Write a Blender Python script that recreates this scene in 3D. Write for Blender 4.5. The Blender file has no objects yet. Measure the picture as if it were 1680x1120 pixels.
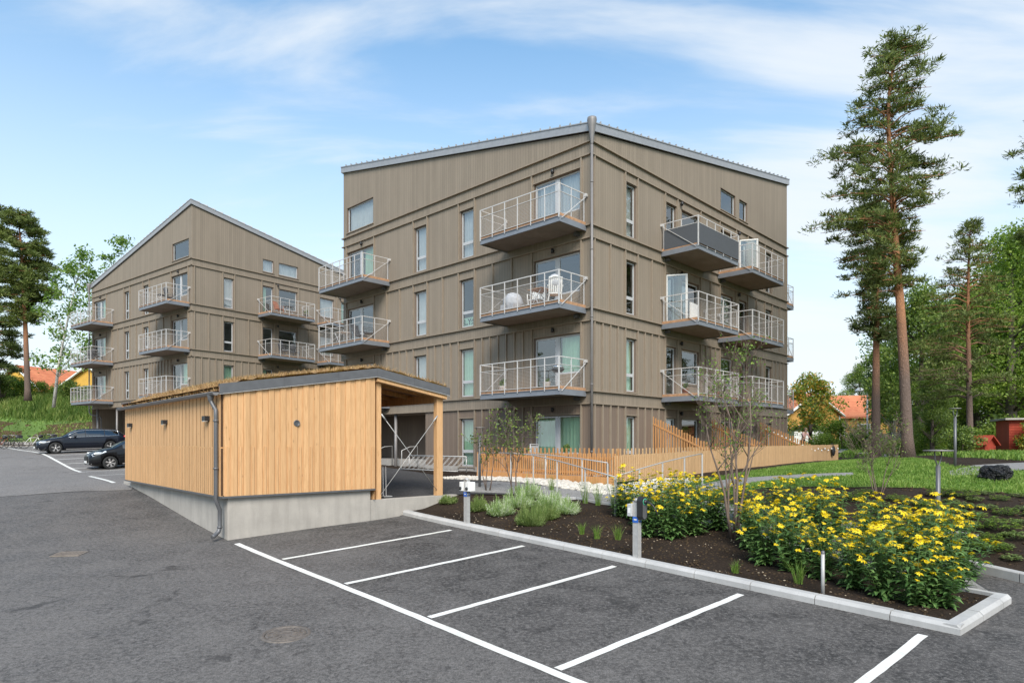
import bpy, bmesh, math, random
import numpy as np
from mathutils import Vector, Matrix

# ------------------------------------------------------------------ camera, sky, sun
scene = bpy.context.scene
COL = scene.collection
F_PX, HY, CAM_Z = 1073.6, 725.8, 2.97          # photo focal length and horizon row in 1680-wide pixels
cam_data = bpy.data.cameras.new('camera')
cam_data.sensor_width = 36.0
cam_data.lens = F_PX / 1680 * 36
cam_data.shift_y = (HY - 560) / 1680
cam_data.clip_start = 0.1
cam_data.clip_end = 3000
cam = bpy.data.objects.new('camera', cam_data)
COL.objects.link(cam)
cam.location = (0, 0, CAM_Z)
cam.rotation_euler = (math.radians(90), 0, 0)
scene.camera = cam

SUN_EL, SUN_AZ = math.radians(42), math.radians(175)      # azimuth clockwise from +Y
world = bpy.data.worlds.new('World')
scene.world = world
world.use_nodes = True
wn, wl = world.node_tree.nodes, world.node_tree.links
wn.clear()
def wnode(t, **k):
    n = wn.new(t)
    for a, b in k.items():
        setattr(n, a, b)
    return n
w_out = wnode('ShaderNodeOutputWorld')
w_bg = wnode('ShaderNodeBackground')
w_bg.inputs['Strength'].default_value = 0.15
w_sky = wnode('ShaderNodeTexSky', sky_type='NISHITA')
w_sky.sun_disc = False
w_sky.sun_elevation = SUN_EL
w_sky.sun_rotation = SUN_AZ
w_sky.air_density = 1.0
w_sky.dust_density = 0.6
w_sky.ozone_density = 2.0
# thin streaked clouds: noise on a flat layer overhead
w_tc = wnode('ShaderNodeTexCoord')
w_sep = wnode('ShaderNodeSeparateXYZ')
wl.new(w_tc.outputs['Generated'], w_sep.inputs[0])
def wmath(op, a, b=None, c=None, clamp=False):
    n = wnode('ShaderNodeMath', operation=op, use_clamp=clamp)
    for i, x in enumerate((a, b, c)):
        if x is None:
            continue
        if isinstance(x, (int, float)):
            n.inputs[i].default_value = x
        else:
            wl.new(x, n.inputs[i])
    return n.outputs[0]
zz = wmath('ADD', wmath('MAXIMUM', w_sep.outputs[2], 0.0), 0.22)
px = wmath('DIVIDE', w_sep.outputs[0], zz)
py = wmath('DIVIDE', w_sep.outputs[1], zz)
w_comb = wnode('ShaderNodeCombineXYZ')
wl.new(px, w_comb.inputs[0]); wl.new(py, w_comb.inputs[1])
def wcloud(scale, rot, sc, det, dist):
    m = wnode('ShaderNodeMapping')
    m.inputs['Rotation'].default_value = (0, 0, rot)
    m.inputs['Scale'].default_value = sc
    wl.new(w_comb.outputs[0], m.inputs['Vector'])
    n = wnode('ShaderNodeTexNoise')
    n.inputs['Scale'].default_value = scale
    n.inputs['Detail'].default_value = det
    n.inputs['Roughness'].default_value = 0.55
    n.inputs['Distortion'].default_value = dist
    wl.new(m.outputs[0], n.inputs['Vector'])
    return n.outputs['Fac']
c1 = wcloud(1.35, 0.32, (0.8, 2.6, 1), 7, 0.35)
c2 = wcloud(0.55, 0.25, (1.0, 1.6, 1), 4, 0.2)
big = wmath('ADD', wmath('MULTIPLY', c2, 0.75), wmath('MULTIPLY', wmath('MINIMUM', wmath('MAXIMUM', px, -0.9), 0.02), 0.16))
cl = wmath('ADD', wmath('MULTIPLY', c1, 0.85), big)
ramp = wnode('ShaderNodeMapRange', interpolation_type='SMOOTHSTEP')
ramp.inputs['From Min'].default_value = 0.70
ramp.inputs['From Max'].default_value = 0.93
wl.new(cl, ramp.inputs['Value'])
hz = wnode('ShaderNodeMapRange', interpolation_type='SMOOTHSTEP')      # whitening toward the horizon
hz.inputs['From Min'].default_value = 0.62
hz.inputs['From Max'].default_value = 0.0
wl.new(w_sep.outputs[2], hz.inputs['Value'])
clf = wmath('MULTIPLY', ramp.outputs[0], 0.80)
hzf = wmath('MULTIPLY', hz.outputs[0], 0.92)
tot = wmath('SUBTRACT', 1.0, wmath('MULTIPLY', wmath('SUBTRACT', 1.0, clf), wmath('SUBTRACT', 1.0, hzf)))
w_mix = wnode('ShaderNodeMix', data_type='RGBA')
w_mix.inputs['B'].default_value = (4.75, 5.0, 5.2, 1)
wl.new(tot, w_mix.inputs['Factor'])
w_blue = wnode('ShaderNodeMix', data_type='RGBA', blend_type='MULTIPLY')
w_blue.inputs['Factor'].default_value = 1.0
w_blue.inputs['B'].default_value = (1.12, 1.42, 1.38, 1)
wl.new(w_sky.outputs[0], w_blue.inputs['A'])
wl.new(w_blue.outputs['Result'], w_mix.inputs['A'])
wl.new(w_mix.outputs['Result'], w_bg.inputs['Color'])
wl.new(w_bg.outputs[0], w_out.inputs[0])

sun_data = bpy.data.lights.new('sun', 'SUN')
sun_data.energy = 3.5
sun_data.angle = math.radians(30)
sun_data.color = (1.0, 0.94, 0.85)
sun = bpy.data.objects.new('sun', sun_data)
COL.objects.link(sun)
sd = Vector((math.sin(SUN_AZ) * math.cos(SUN_EL), math.cos(SUN_AZ) * math.cos(SUN_EL), math.sin(SUN_EL)))
sun.rotation_euler = sd.to_track_quat('Z', 'Y').to_euler()
sun.location = (0, -10, 30)

scene.view_settings.view_transform = 'Standard'
scene.view_settings.look = 'None'
scene.view_settings.exposure = 0.40
scene.view_settings.gamma = 1.0
scene.render.engine = 'CYCLES'
scene.cycles.max_bounces = 6
scene.cycles.transparent_max_bounces = 12
scene.cycles.diffuse_bounces = 3
scene.cycles.glossy_bounces = 3
scene.cycles.caustics_reflective = False
scene.cycles.caustics_refractive = False

rnd = random.Random(7)
nrng = np.random.default_rng(11)

# ------------------------------------------------------------------ helpers
def tag(o, label=None, cat=None, group=None, kind=None):
    if label: o['label'] = label
    if cat: o['category'] = cat
    if group: o['group'] = group
    if kind: o['kind'] = kind
    return o

def thing(name, loc, rz, label, cat, group=None):
    o = bpy.data.objects.new(name, None)
    o.empty_display_size = 0.3
    COL.objects.link(o)
    o.location = loc
    o.rotation_euler = (0, 0, rz)
    return tag(o, label, cat, group)

def copy_tree(o, parent=None, loc=None, rz=None, scale=None, label=None, group=None):
    c = o.copy()
    COL.objects.link(c)
    if parent is not None:
        c.parent = parent
    if loc is not None: c.location = loc
    if rz is not None: c.rotation_euler = (c.rotation_euler[0], c.rotation_euler[1], rz)
    if scale is not None: c.scale = scale if hasattr(scale, '__len__') else (scale,) * 3
    if label: c['label'] = label
    if group: c['group'] = group
    for ch in list(o.children):
        copy_tree(ch, c)
    return c

class MB:
    def __init__(s):
        s.v, s.f, s.m, s.sm = [], [], [], []
    def face(s, pts, m=0, smooth=False):
        i = len(s.v)
        s.v += [tuple(p) for p in pts]
        s.f.append(tuple(range(i, i + len(pts))))
        s.m.append(m); s.sm.append(smooth)
    def box(s, x0, y0, z0, x1, y1, z1, m=0):
        if x0 > x1: x0, x1 = x1, x0
        if y0 > y1: y0, y1 = y1, y0
        if z0 > z1: z0, z1 = z1, z0
        i = len(s.v)
        s.v += [(x0,y0,z0),(x1,y0,z0),(x1,y1,z0),(x0,y1,z0),(x0,y0,z1),(x1,y0,z1),(x1,y1,z1),(x0,y1,z1)]
        for q in ((0,3,2,1),(4,5,6,7),(0,1,5,4),(1,2,6,5),(2,3,7,6),(3,0,4,7)):
            s.f.append(tuple(i + k for k in q)); s.m.append(m); s.sm.append(False)
    def bar(s, a, b, w, h, m=0, up=(0, 0, 1)):
        a, b, up = Vector(a), Vector(b), Vector(up)
        d = (b - a)
        if d.length < 1e-6: return
        d.normalize()
        x = d.cross(up)
        if x.length < 1e-4: x = d.cross(Vector((1, 0, 0)))
        x.normalize(); y = x.cross(d).normalized()
        i = len(s.v)
        for p in (a, b):
            for sx, sy in ((-1,-1),(1,-1),(1,1),(-1,1)):
                s.v.append(tuple(p + x * (sx * w / 2) + y * (sy * h / 2)))
        for q in ((3,2,1,0),(4,5,6,7),(0,1,5,4),(1,2,6,5),(2,3,7,6),(3,0,4,7)):
            s.f.append(tuple(i + k for k in q)); s.m.append(m); s.sm.append(False)
    def tube(s, pts, r, n=8, m=0, cap=True, smooth=True):
        pts = [Vector(p) for p in pts]
        rs = r if hasattr(r, '__len__') else [r] * len(pts)
        i0 = len(s.v)
        prev = None
        for k, p in enumerate(pts):
            if k == 0: d = pts[1] - p
            elif k == len(pts) - 1: d = p - pts[k - 1]
            else: d = (pts[k + 1] - p).normalized() + (p - pts[k - 1]).normalized()
            if d.length < 1e-8: d = Vector((0, 0, 1))
            d.normalize()
            if prev is None:
                a = d.orthogonal().normalized()
            else:
                a = prev - d * prev.dot(d)
                a = a.normalized() if a.length > 1e-5 else d.orthogonal().normalized()
            prev = a
            b = d.cross(a)
            for j in range(n):
                t = 2 * math.pi * j / n
                s.v.append(tuple(p + (a * math.cos(t) + b * math.sin(t)) * rs[k]))
        for k in range(len(pts) - 1):
            for j in range(n):
                j2 = (j + 1) % n
                s.f.append((i0 + k*n + j, i0 + k*n + j2, i0 + (k+1)*n + j2, i0 + (k+1)*n + j))
                s.m.append(m); s.sm.append(smooth)
        if cap:
            s.f.append(tuple(i0 + j for j in reversed(range(n)))); s.m.append(m); s.sm.append(False)
            e = i0 + (len(pts) - 1) * n
            s.f.append(tuple(e + j for j in range(n))); s.m.append(m); s.sm.append(False)
    def lathe(s, prof, c=(0, 0, 0), n=16, m=0, axis='Z'):
        i0 = len(s.v)
        for r, z in prof:
            for j in range(n):
                t = 2 * math.pi * j / n
                p = (r * math.cos(t), r * math.sin(t), z)
                if axis == 'Y': p = (p[0], p[2], p[1])
                if axis == 'X': p = (p[2], p[0], p[1])
                s.v.append((c[0] + p[0], c[1] + p[1], c[2] + p[2]))
        for k in range(len(prof) - 1):
            for j in range(n):
                j2 = (j + 1) % n
                s.f.append((i0 + k*n + j, i0 + k*n + j2, i0 + (k+1)*n + j2, i0 + (k+1)*n + j))
                s.m.append(m); s.sm.append(True)
    def ico(s, c, r, m=0, sub=1, jit=0.0, sc=(1, 1, 1)):
        bm = bmesh.new()
        bmesh.ops.create_icosphere(bm, subdivisions=sub, radius=1)
        i0 = len(s.v)
        for v in bm.verts:
            k = r * (1 + rnd.uniform(-jit, jit))
            s.v.append((c[0] + v.co.x*k*sc[0], c[1] + v.co.y*k*sc[1], c[2] + v.co.z*k*sc[2]))
        for f in bm.faces:
            s.f.append(tuple(i0 + v.index for v in f.verts)); s.m.append(m); s.sm.append(jit < 0.1)
        bm.free()
    def build(s, name, mats, parent=None, bevel=0):
        me = bpy.data.meshes.new(name)
        me.from_pydata(s.v, [], s.f)
        if not hasattr(mats, '__len__'): mats = [mats]
        for mt in mats: me.materials.append(mt)
        me.polygons.foreach_set('material_index', s.m)
        me.polygons.foreach_set('use_smooth', s.sm)
        me.update()
        o = bpy.data.objects.new(name, me)
        COL.objects.link(o)
        if parent is not None: o.parent = parent
        if bevel:
            b = o.modifiers.new('bevel', 'BEVEL'); b.width = bevel; b.segments = 2; b.limit_method = 'ANGLE'
        return o

def np_mesh(name, V, Fc, mats, parent=None, mi=None, smooth=False):
    """V (n,3) array, Fc (m,k) array of equal-size faces"""
    me = bpy.data.meshes.new(name)
    V = np.asarray(V, dtype=np.float32); Fc = np.asarray(Fc, dtype=np.int32)
    k = Fc.shape[1]
    me.vertices.add(len(V)); me.vertices.foreach_set('co', V.ravel())
    me.loops.add(Fc.size); me.loops.foreach_set('vertex_index', Fc.ravel())
    me.polygons.add(len(Fc))
    me.polygons.foreach_set('loop_start', np.arange(0, Fc.size, k, dtype=np.int32))
    me.polygons.foreach_set('loop_total', np.full(len(Fc), k, dtype=np.int32))
    if not hasattr(mats, '__len__'): mats = [mats]
    for mt in mats: me.materials.append(mt)
    if mi is not None: me.polygons.foreach_set('material_index', np.asarray(mi, dtype=np.int32))
    if smooth: me.polygons.foreach_set('use_smooth', np.ones(len(Fc), dtype=bool))
    me.update(calc_edges=True)
    me.validate()
    o = bpy.data.objects.new(name, me)
    COL.objects.link(o)
    if parent is not None: o.parent = parent
    return o

# ------------------------------------------------------------------ materials
MATS = {}
def new_mat(name):
    m = bpy.data.materials.new(name); m.use_nodes = True
    nt = m.node_tree; nt.nodes.clear()
    out = nt.nodes.new('ShaderNodeOutputMaterial')
    b = nt.nodes.new('ShaderNodeBsdfPrincipled')
    nt.links.new(b.outputs[0], out.inputs[0])
    return m, nt, b, out
def N(nt, t, **k):
    n = nt.nodes.new(t)
    for a, b in k.items(): setattr(n, a, b)
    return n
def rgba(c): return (c[0], c[1], c[2], 1)
def noise(nt, vec, scale, detail=4, rough=0.55, dist=0.0):
    n = N(nt, 'ShaderNodeTexNoise')
    n.inputs['Scale'].default_value = scale; n.inputs['Detail'].default_value = detail
    n.inputs['Roughness'].default_value = rough; n.inputs['Distortion'].default_value = dist
    if vec is not None: nt.links.new(vec, n.inputs['Vector'])
    return n.outputs['Fac']
def mapping(nt, vec, scale=(1, 1, 1), rot=(0, 0, 0), loc=(0, 0, 0)):
    m = N(nt, 'ShaderNodeMapping')
    m.inputs['Scale'].default_value = scale; m.inputs['Rotation'].default_value = rot; m.inputs['Location'].default_value = loc
    nt.links.new(vec, m.inputs['Vector'])
    return m.outputs[0]
def ramp_(nt, fac, stops, interp='LINEAR'):
    r = N(nt, 'ShaderNodeValToRGB'); r.color_ramp.interpolation = interp
    el = r.color_ramp.elements
    while len(el) < len(stops): el.new(0.5)
    for e, (p, c) in zip(el, stops):
        e.position = p; e.color = rgba(c) if hasattr(c, '__len__') else (c, c, c, 1)
    nt.links.new(fac, r.inputs[0])
    return r.outputs[0]
def mixc(nt, fac, a, b, blend='MIX'):
    m = N(nt, 'ShaderNodeMix', data_type='RGBA', blend_type=blend)
    for key, x in (('Factor', fac), ('A', a), ('B', b)):
        if isinstance(x, (int, float)): m.inputs[key].default_value = x
        elif isinstance(x, (tuple, list)): m.inputs[key].default_value = rgba(x)
        else: nt.links.new(x, m.inputs[key])
    return m.outputs['Result']
def mth(nt, op, a, b=None, clamp=False):
    n = N(nt, 'ShaderNodeMath', operation=op, use_clamp=clamp)
    for i, x in enumerate((a, b)):
        if x is None: continue
        if isinstance(x, (int, float)): n.inputs[i].default_value = x
        else: nt.links.new(x, n.inputs[i])
    return n.outputs[0]
def bump(nt, b, height, strength=0.3, dist=0.02):
    n = N(nt, 'ShaderNodeBump')
    n.inputs['Strength'].default_value = strength; n.inputs['Distance'].default_value = dist
    nt.links.new(height, n.inputs['Height']); nt.links.new(n.outputs[0], b.inputs['Normal'])
def objco(nt): return N(nt, 'ShaderNodeTexCoord').outputs['Object']

def simple(name, col, rough=0.6, metal=0.0, var=0.12, scale=6, spec=0.5, bmp=0.0):
    m, nt, b, o = new_mat(name)
    co = objco(nt)
    n1 = noise(nt, co, scale, 5)
    c = ramp_(nt, n1, [(0.3, tuple(x * (1 - var) for x in col)), (0.7, tuple(min(1, x * (1 + var)) for x in col))])
    nt.links.new(c, b.inputs['Base Color'])
    b.inputs['Roughness'].default_value = rough; b.inputs['Metallic'].default_value = metal
    b.inputs['Specular IOR Level'].default_value = spec
    if bmp: bump(nt, b, noise(nt, co, scale * 8, 4), bmp, 0.01)
    MATS[name] = m
    return m

# painted board cladding of the flats: fine vertical boards
def cladding(name, col, board=0.145):
    m, nt, b, o = new_mat(name)
    co = objco(nt)
    sp = N(nt, 'ShaderNodeSeparateXYZ'); nt.links.new(co, sp.inputs[0])
    s = mth(nt, 'ADD', sp.outputs[0], sp.outputs[1])
    q = mth(nt, 'DIVIDE', s, board)
    fr = mth(nt, 'FRACT', q)
    edge = mth(nt, 'ABSOLUTE', mth(nt, 'SUBTRACT', fr, 0.5))
    groove = N(nt, 'ShaderNodeMapRange'); groove.inputs['From Min'].default_value = 0.43; groove.inputs['From Max'].default_value = 0.5
    nt.links.new(edge, groove.inputs['Value'])
    wn_ = N(nt, 'ShaderNodeTexWhiteNoise', noise_dimensions='1D'); nt.links.new(mth(nt, 'FLOOR', q), wn_.inputs['W'])
    n1 = noise(nt, mapping(nt, co, (1, 1, 0.25)), 2.0, 5)
    n2 = noise(nt, mapping(nt, co, (12, 12, 0.8)), 4.0, 4)
    c = ramp_(nt, n1, [(0.3, tuple(x * 0.93 for x in col)), (0.7, tuple(x * 1.06 for x in col))])
    c = mixc(nt, 0.07, c, wn_.outputs['Value'], 'OVERLAY')
    c = mixc(nt, mth(nt, 'MULTIPLY', n2, 0.10), c, tuple(x * 0.72 for x in col))
    c = mixc(nt, mth(nt, 'MULTIPLY', groove.outputs[0], 0.6), c, tuple(x * 0.35 for x in col))
    nt.links.new(c, b.inputs['Base Color'])
    b.inputs['Roughness'].default_value = 0.75; b.inputs['Specular IOR Level'].default_value = 0.3
    h = mth(nt, 'SUBTRACT', mth(nt, 'MULTIPLY', n2, 0.15), groove.outputs[0])
    bump(nt, b, h, 0.6, 0.012)
    MATS[name] = m
    return m

def wood(name, col, dark, knot=0.5, board=0.14, grey=0.0):
    m, nt, b, o = new_mat(name)
    co = objco(nt)
    sp = N(nt, 'ShaderNodeSeparateXYZ'); nt.links.new(co, sp.inputs[0])
    s = mth(nt, 'ADD', sp.outputs[0], sp.outputs[1])
    q = mth(nt, 'FLOOR', mth(nt, 'DIVIDE', s, board))
    wn_ = N(nt, 'ShaderNodeTexWhiteNoise', noise_dimensions='1D'); nt.links.new(q, wn_.inputs['W'])
    cmb = N(nt, 'ShaderNodeCombineXYZ'); nt.links.new(wn_.outputs['Value'], cmb.inputs[2])
    ad = N(nt, 'ShaderNodeVectorMath', operation='MULTIPLY_ADD')
    nt.links.new(cmb.outputs[0], ad.inputs[0]); ad.inputs[1].default_value = (0, 0, 40); nt.links.new(co, ad.inputs[2])
    vec = ad.outputs[0]
    g = noise(nt, mapping(nt, vec, (16, 16, 0.9)), 3.0, 6, 0.6, 0.6)
    g2 = noise(nt, mapping(nt, vec, (3, 3, 0.5)), 2.0, 3)
    c = ramp_(nt, g, [(0.32, dark), (0.52, col), (0.75, tuple(min(1, x * 1.12) for x in col))])
    c = mixc(nt, mth(nt, 'MULTIPLY', wn_.outputs['Value'], 0.55), c, tuple(x * 0.64 for x in col))
    c = mixc(nt, mth(nt, 'MULTIPLY', g2, 0.25), c, tuple(min(1, x * 1.2) for x in col))
    v = N(nt, 'ShaderNodeTexVoronoi'); v.inputs['Scale'].default_value = 2.2
    nt.links.new(mapping(nt, vec, (2.4, 2.4, 1.0)), v.inputs['Vector'])
    kn = N(nt, 'ShaderNodeMapRange'); kn.inputs['From Min'].default_value = 0.10; kn.inputs['From Max'].default_value = 0.04
    nt.links.new(v.outputs['Distance'], kn.inputs['Value'])
    c = mixc(nt, mth(nt, 'MULTIPLY', kn.outputs[0], knot), c, tuple(x * 0.35 for x in dark))
    nt.links.new(c, b.inputs['Base Color'])
    b.inputs['Roughness'].default_value = 0.7; b.inputs['Specular IOR Level'].default_value = 0.3
    bump(nt, b, g, 0.25, 0.004)
    MATS[name] = m
    return m

def asphalt(name, base, light, wet=0.0, rot=0.7, wear=False):
    m, nt, b, o = new_mat(name)
    co = objco(nt)
    big_ = noise(nt, co, 0.22, 5, 0.6, 0.6)
    mid = noise(nt, mapping(nt, co, (1, 1, 1)), 1.6, 6, 0.62, 0.5)
    fine = noise(nt, co, 55, 3, 0.7)
    grain = noise(nt, co, 170, 2, 0.8)
    if wear:                                        # paler, wheel-polished lane on the road side, fresher dark surfacing by the bays
        sp = N(nt, 'ShaderNodeSeparateXYZ'); nt.links.new(co, sp.inputs[0])
        mr = N(nt, 'ShaderNodeMapRange'); mr.inputs['From Min'].default_value = 12.0; mr.inputs['From Max'].default_value = 2.0
        dd = mth(nt, 'ADD', sp.outputs[1], mth(nt, 'MULTIPLY', sp.outputs[0], 0.8))
        nt.links.new(dd, mr.inputs['Value'])
        big_ = mth(nt, 'ADD', mth(nt, 'MULTIPLY', big_, 0.75), mth(nt, 'MULTIPLY', mr.outputs[0], 0.34))
    c = ramp_(nt, big_, [(0.34, base), (0.66, light)])
    gr2 = noise(nt, co, 17, 5, 0.8)
    c = mixc(nt, ramp_(nt, gr2, [(0.46, 0.0), (0.66, 0.75)]), c, tuple(x * 1.55 for x in light))
    c = mixc(nt, ramp_(nt, gr2, [(0.34, 0.75), (0.50, 0.0)]), c, tuple(x * 0.5 for x in base))
    c = mixc(nt, ramp_(nt, mid, [(0.42, 0.0), (0.68, 0.42)]), c, tuple(x * 1.32 for x in light))
    streak = noise(nt, mapping(nt, co, (3.2, 0.5, 1), (0, 0, rot)), 3.4, 6, 0.7, 1.2)
    c = mixc(nt, ramp_(nt, streak, [(0.60, 0.0), (0.78, 0.5)]), c, tuple(min(1, x * 2.0) for x in light))
    c = mixc(nt, ramp_(nt, streak, [(0.22, 0.45), (0.38, 0.0)]), c, tuple(x * 0.55 for x in base))
    c = mixc(nt, ramp_(nt, fine, [(0.35, 0.55), (0.55, 0.0)]), c, tuple(x * 0.45 for x in base))
    v = N(nt, 'ShaderNodeTexVoronoi'); v.inputs['Scale'].default_value = 62
    nt.links.new(co, v.inputs['Vector'])
    wv = N(nt, 'ShaderNodeSeparateColor'); nt.links.new(v.outputs['Color'], wv.inputs[0])
    spk = mth(nt, 'MULTIPLY', ramp_(nt, v.outputs['Distance'], [(0.18, 1.0), (0.32, 0.0)]), ramp_(nt, wv.outputs[0], [(0.70, 0.0), (0.95, 0.7)]))
    c = mixc(nt, spk, c, (0.34, 0.33, 0.31))
    # hairline cracks
    vc = N(nt, 'ShaderNodeTexVoronoi', feature='DISTANCE_TO_EDGE'); vc.inputs['Scale'].default_value = 0.16
    dn = N(nt, 'ShaderNodeTexNoise'); dn.inputs['Scale'].default_value = 1.3; dn.inputs['Detail'].default_value = 6
    nt.links.new(co, dn.inputs['Vector'])
    av = N(nt, 'ShaderNodeVectorMath', operation='MULTIPLY_ADD'); nt.links.new(dn.outputs['Color'], av.inputs[0]); av.inputs[1].default_value = (0.9, 0.9, 0); nt.links.new(co, av.inputs[2])
    nt.links.new(av.outputs[0], vc.inputs['Vector'])
    ck = mth(nt, 'MULTIPLY', ramp_(nt, vc.outputs['Distance'], [(0.0012, 0.4), (0.003, 0.0)]), ramp_(nt, noise(nt, co, 0.5, 3), [(0.52, 0.0), (0.6, 1.0)]))
    c = mixc(nt, ck, c, tuple(x * 0.35 for x in base))
    # dark damp blotches
    db = noise(nt, mapping(nt, co, (1, 1, 1), loc=(3.1, 7.7, 0)), 0.75, 6, 0.65, 0.8)
    c = mixc(nt, ramp_(nt, db, [(0.62, 0.0), (0.67, 0.6)]), c, tuple(x * 0.5 for x in base))
    nt.links.new(c, b.inputs['Base Color'])
    r = ramp_(nt, mid, [(0.3, 0.72), (0.7, 0.9)])
    nt.links.new(r, b.inputs['Roughness'])
    b.inputs['Specular IOR Level'].default_value = 0.35
    bump(nt, b, mth(nt, 'ADD', mth(nt, 'MULTIPLY', fine, 0.6), grain), 0.5, 0.006)
    MATS[name] = m
    return m

def concrete(name, col, streaks=0.3):
    m, nt, b, o = new_mat(name)
    co = objco(nt)
    n1 = noise(nt, co, 1.4, 6, 0.6); n2 = noise(nt, mapping(nt, co, (2.5, 2.5, 0.35)), 2.5, 5); n3 = noise(nt, co, 45, 3)
    c = ramp_(nt, n1, [(0.3, tuple(x * 0.82 for x in col)), (0.7, tuple(x * 1.08 for x in col))])
    c = mixc(nt, mth(nt, 'MULTIPLY', ramp_(nt, n2, [(0.45, 0.0), (0.75, 1.0)]), streaks), c, tuple(x * 0.6 for x in col))
    c = mixc(nt, ramp_(nt, n3, [(0.28, 0.35), (0.42, 0.0)]), c, tuple(x * 0.55 for x in col))
    nt.links.new(c, b.inputs['Base Color'])
    b.inputs['Roughness'].default_value = 0.85; b.inputs['Specular IOR Level'].default_value = 0.25
    bump(nt, b, mth(nt, 'ADD', n3, n1), 0.25, 0.006)
    MATS[name] = m
    return m

def soil(name, col):
    m, nt, b, o = new_mat(name)
    co = objco(nt)
    n1 = noise(nt, co, 1.2, 6, 0.65); n2 = noise(nt, co, 22, 6, 0.75); n3 = noise(nt, co, 70, 3, 0.8)
    c = ramp_(nt, n1, [(0.3, tuple(x * 0.7 for x in col)), (0.7, tuple(x * 1.35 for x in col))])
    c = mixc(nt, ramp_(nt, n2, [(0.35, 0.7), (0.6, 0.0)]), c, tuple(x * 0.35 for x in col))
    c = mixc(nt, ramp_(nt, n3, [(0.66, 0.0), (0.76, 0.6)]), c, (0.2, 0.16, 0.12))
    nt.links.new(c, b.inputs['Base Color'])
    b.inputs['Roughness'].default_value = 0.95; b.inputs['Specular IOR Level'].default_value = 0.15
    bump(nt, b, mth(nt, 'ADD', mth(nt, 'MULTIPLY', n2, 1.0), mth(nt, 'MULTIPLY', n3, 0.5)), 1.0, 0.05)
    MATS[name] = m
    return m

def leafmat(name, cols, rough=0.55, trans=0.35, scale=0.9):
    m, nt, b, out = new_mat(name)
    co = objco(nt)
    ge = N(nt, 'ShaderNodeNewGeometry')
    n1 = noise(nt, co, scale, 4)
    n2 = mth(nt, 'ADD', mth(nt, 'MULTIPLY', n1, 0.6), mth(nt, 'MULTIPLY', ge.outputs['Random Per Island'], 0.4))
    c = ramp_(nt, n2, [(0.28 + 0.44 * i / (len(cols) - 1), cc) for i, cc in enumerate(cols)])
    nt.links.new(c, b.inputs['Base Color'])
    b.inputs['Roughness'].default_value = rough; b.inputs['Specular IOR Level'].default_value = 0.35
    tr = N(nt, 'ShaderNodeBsdfTranslucent')
    nt.links.new(mixc(nt, 1.0, c, (1.15, 1.25, 0.7), 'MULTIPLY'), tr.inputs[0])
    mx = N(nt, 'ShaderNodeMixShader'); mx.inputs[0].default_value = trans
    nt.links.new(b.outputs[0], mx.inputs[1]); nt.links.new(tr.outputs[0], mx.inputs[2])
    nt.links.new(mx.outputs[0], out.inputs[0])
    MATS[name] = m
    return m

def glassmat(name, tint, refl, rough=0.0):
    m, nt, b, out = new_mat(name)
    nt.nodes.remove(b)
    t = N(nt, 'ShaderNodeBsdfTransparent'); t.inputs[0].default_value = rgba(tint)
    g = N(nt, 'ShaderNodeBsdfGlossy'); g.inputs['Roughness'].default_value = rough
    g.inputs[0].default_value = (0.93, 0.96, 0.97, 1)
    lw = N(nt, 'ShaderNodeLayerWeight'); lw.inputs['Blend'].default_value = 0.35
    f = mth(nt, 'ADD', mth(nt, 'MULTIPLY', lw.outputs['Fresnel'], 0.6), refl, clamp=True)
    mx = N(nt, 'ShaderNodeMixShader')
    nt.links.new(f, mx.inputs[0]); nt.links.new(t.outputs[0], mx.inputs[1]); nt.links.new(g.outputs[0], mx.inputs[2])
    nt.links.new(mx.outputs[0], out.inputs[0])
    bn = N(nt, 'ShaderNodeBump'); bn.inputs['Strength'].default_value = 0.05; bn.inputs['Distance'].default_value = 0.05
    nt.links.new(noise(nt, objco(nt), 0.8, 2), bn.inputs['Height']); nt.links.new(bn.outputs[0], g.inputs['Normal'])
    MATS[name] = m
    return m

cladding('clad', (0.264, 0.216, 0.168))
simple('clad_trim', (0.265, 0.212, 0.160), 0.75, var=0.08, scale=3)
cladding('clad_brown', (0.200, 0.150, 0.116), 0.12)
simple('roof_metal', (0.34, 0.34, 0.35), 0.45, 0.3, 0.08)
simple('dark_metal', (0.135, 0.135, 0.142), 0.45, 0.35, 0.1)
simple('pipe_grey', (0.22, 0.205, 0.20), 0.5, 0.25, 0.08)
simple('slab_edge', (0.23, 0.245, 0.275), 0.5, 0.3, 0.08, 4)
simple('galv', (0.45, 0.44, 0.43), 0.45, 0.25, 0.10, 12)
simple('rail_white', (0.56, 0.54, 0.53), 0.45, 0.1, 0.06, 5)
simple('white_paint', (0.78, 0.77, 0.75), 0.5, 0.0, 0.05)
simple('frame_grey', (0.52, 0.52, 0.53), 0.45, 0.1, 0.05)
simple('curtain_white', (0.84, 0.84, 0.82), 0.9, 0, 0.08, 3)
simple('curtain_green', (0.66, 0.86, 0.70), 0.9, 0, 0.10, 2)
simple('interior', (0.16, 0.155, 0.15), 0.9, 0, 0.3, 1.2)
simple('black', (0.02, 0.02, 0.022), 0.45, 0, 0.2)
simple('deck_wood', (0.42, 0.235, 0.13), 0.7, 0, 0.25, 9)
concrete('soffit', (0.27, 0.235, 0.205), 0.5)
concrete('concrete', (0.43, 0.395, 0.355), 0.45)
concrete('plinth', (0.42, 0.385, 0.35), 0.3)
concrete('kerb', (0.46, 0.45, 0.44), 0.3)
wood('pine_board', (0.665, 0.395, 0.195), (0.52, 0.275, 0.115), 0.4, 0.137)
simple('board_gap_shade', (0.075, 0.038, 0.018), 0.85, 0, 0.3, 5)  # dark brown that paints the shade in the gaps between shed boards
wood('fence_orange', (0.56, 0.29, 0.12), (0.36, 0.14, 0.04), 0.3, 0.06)
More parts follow.
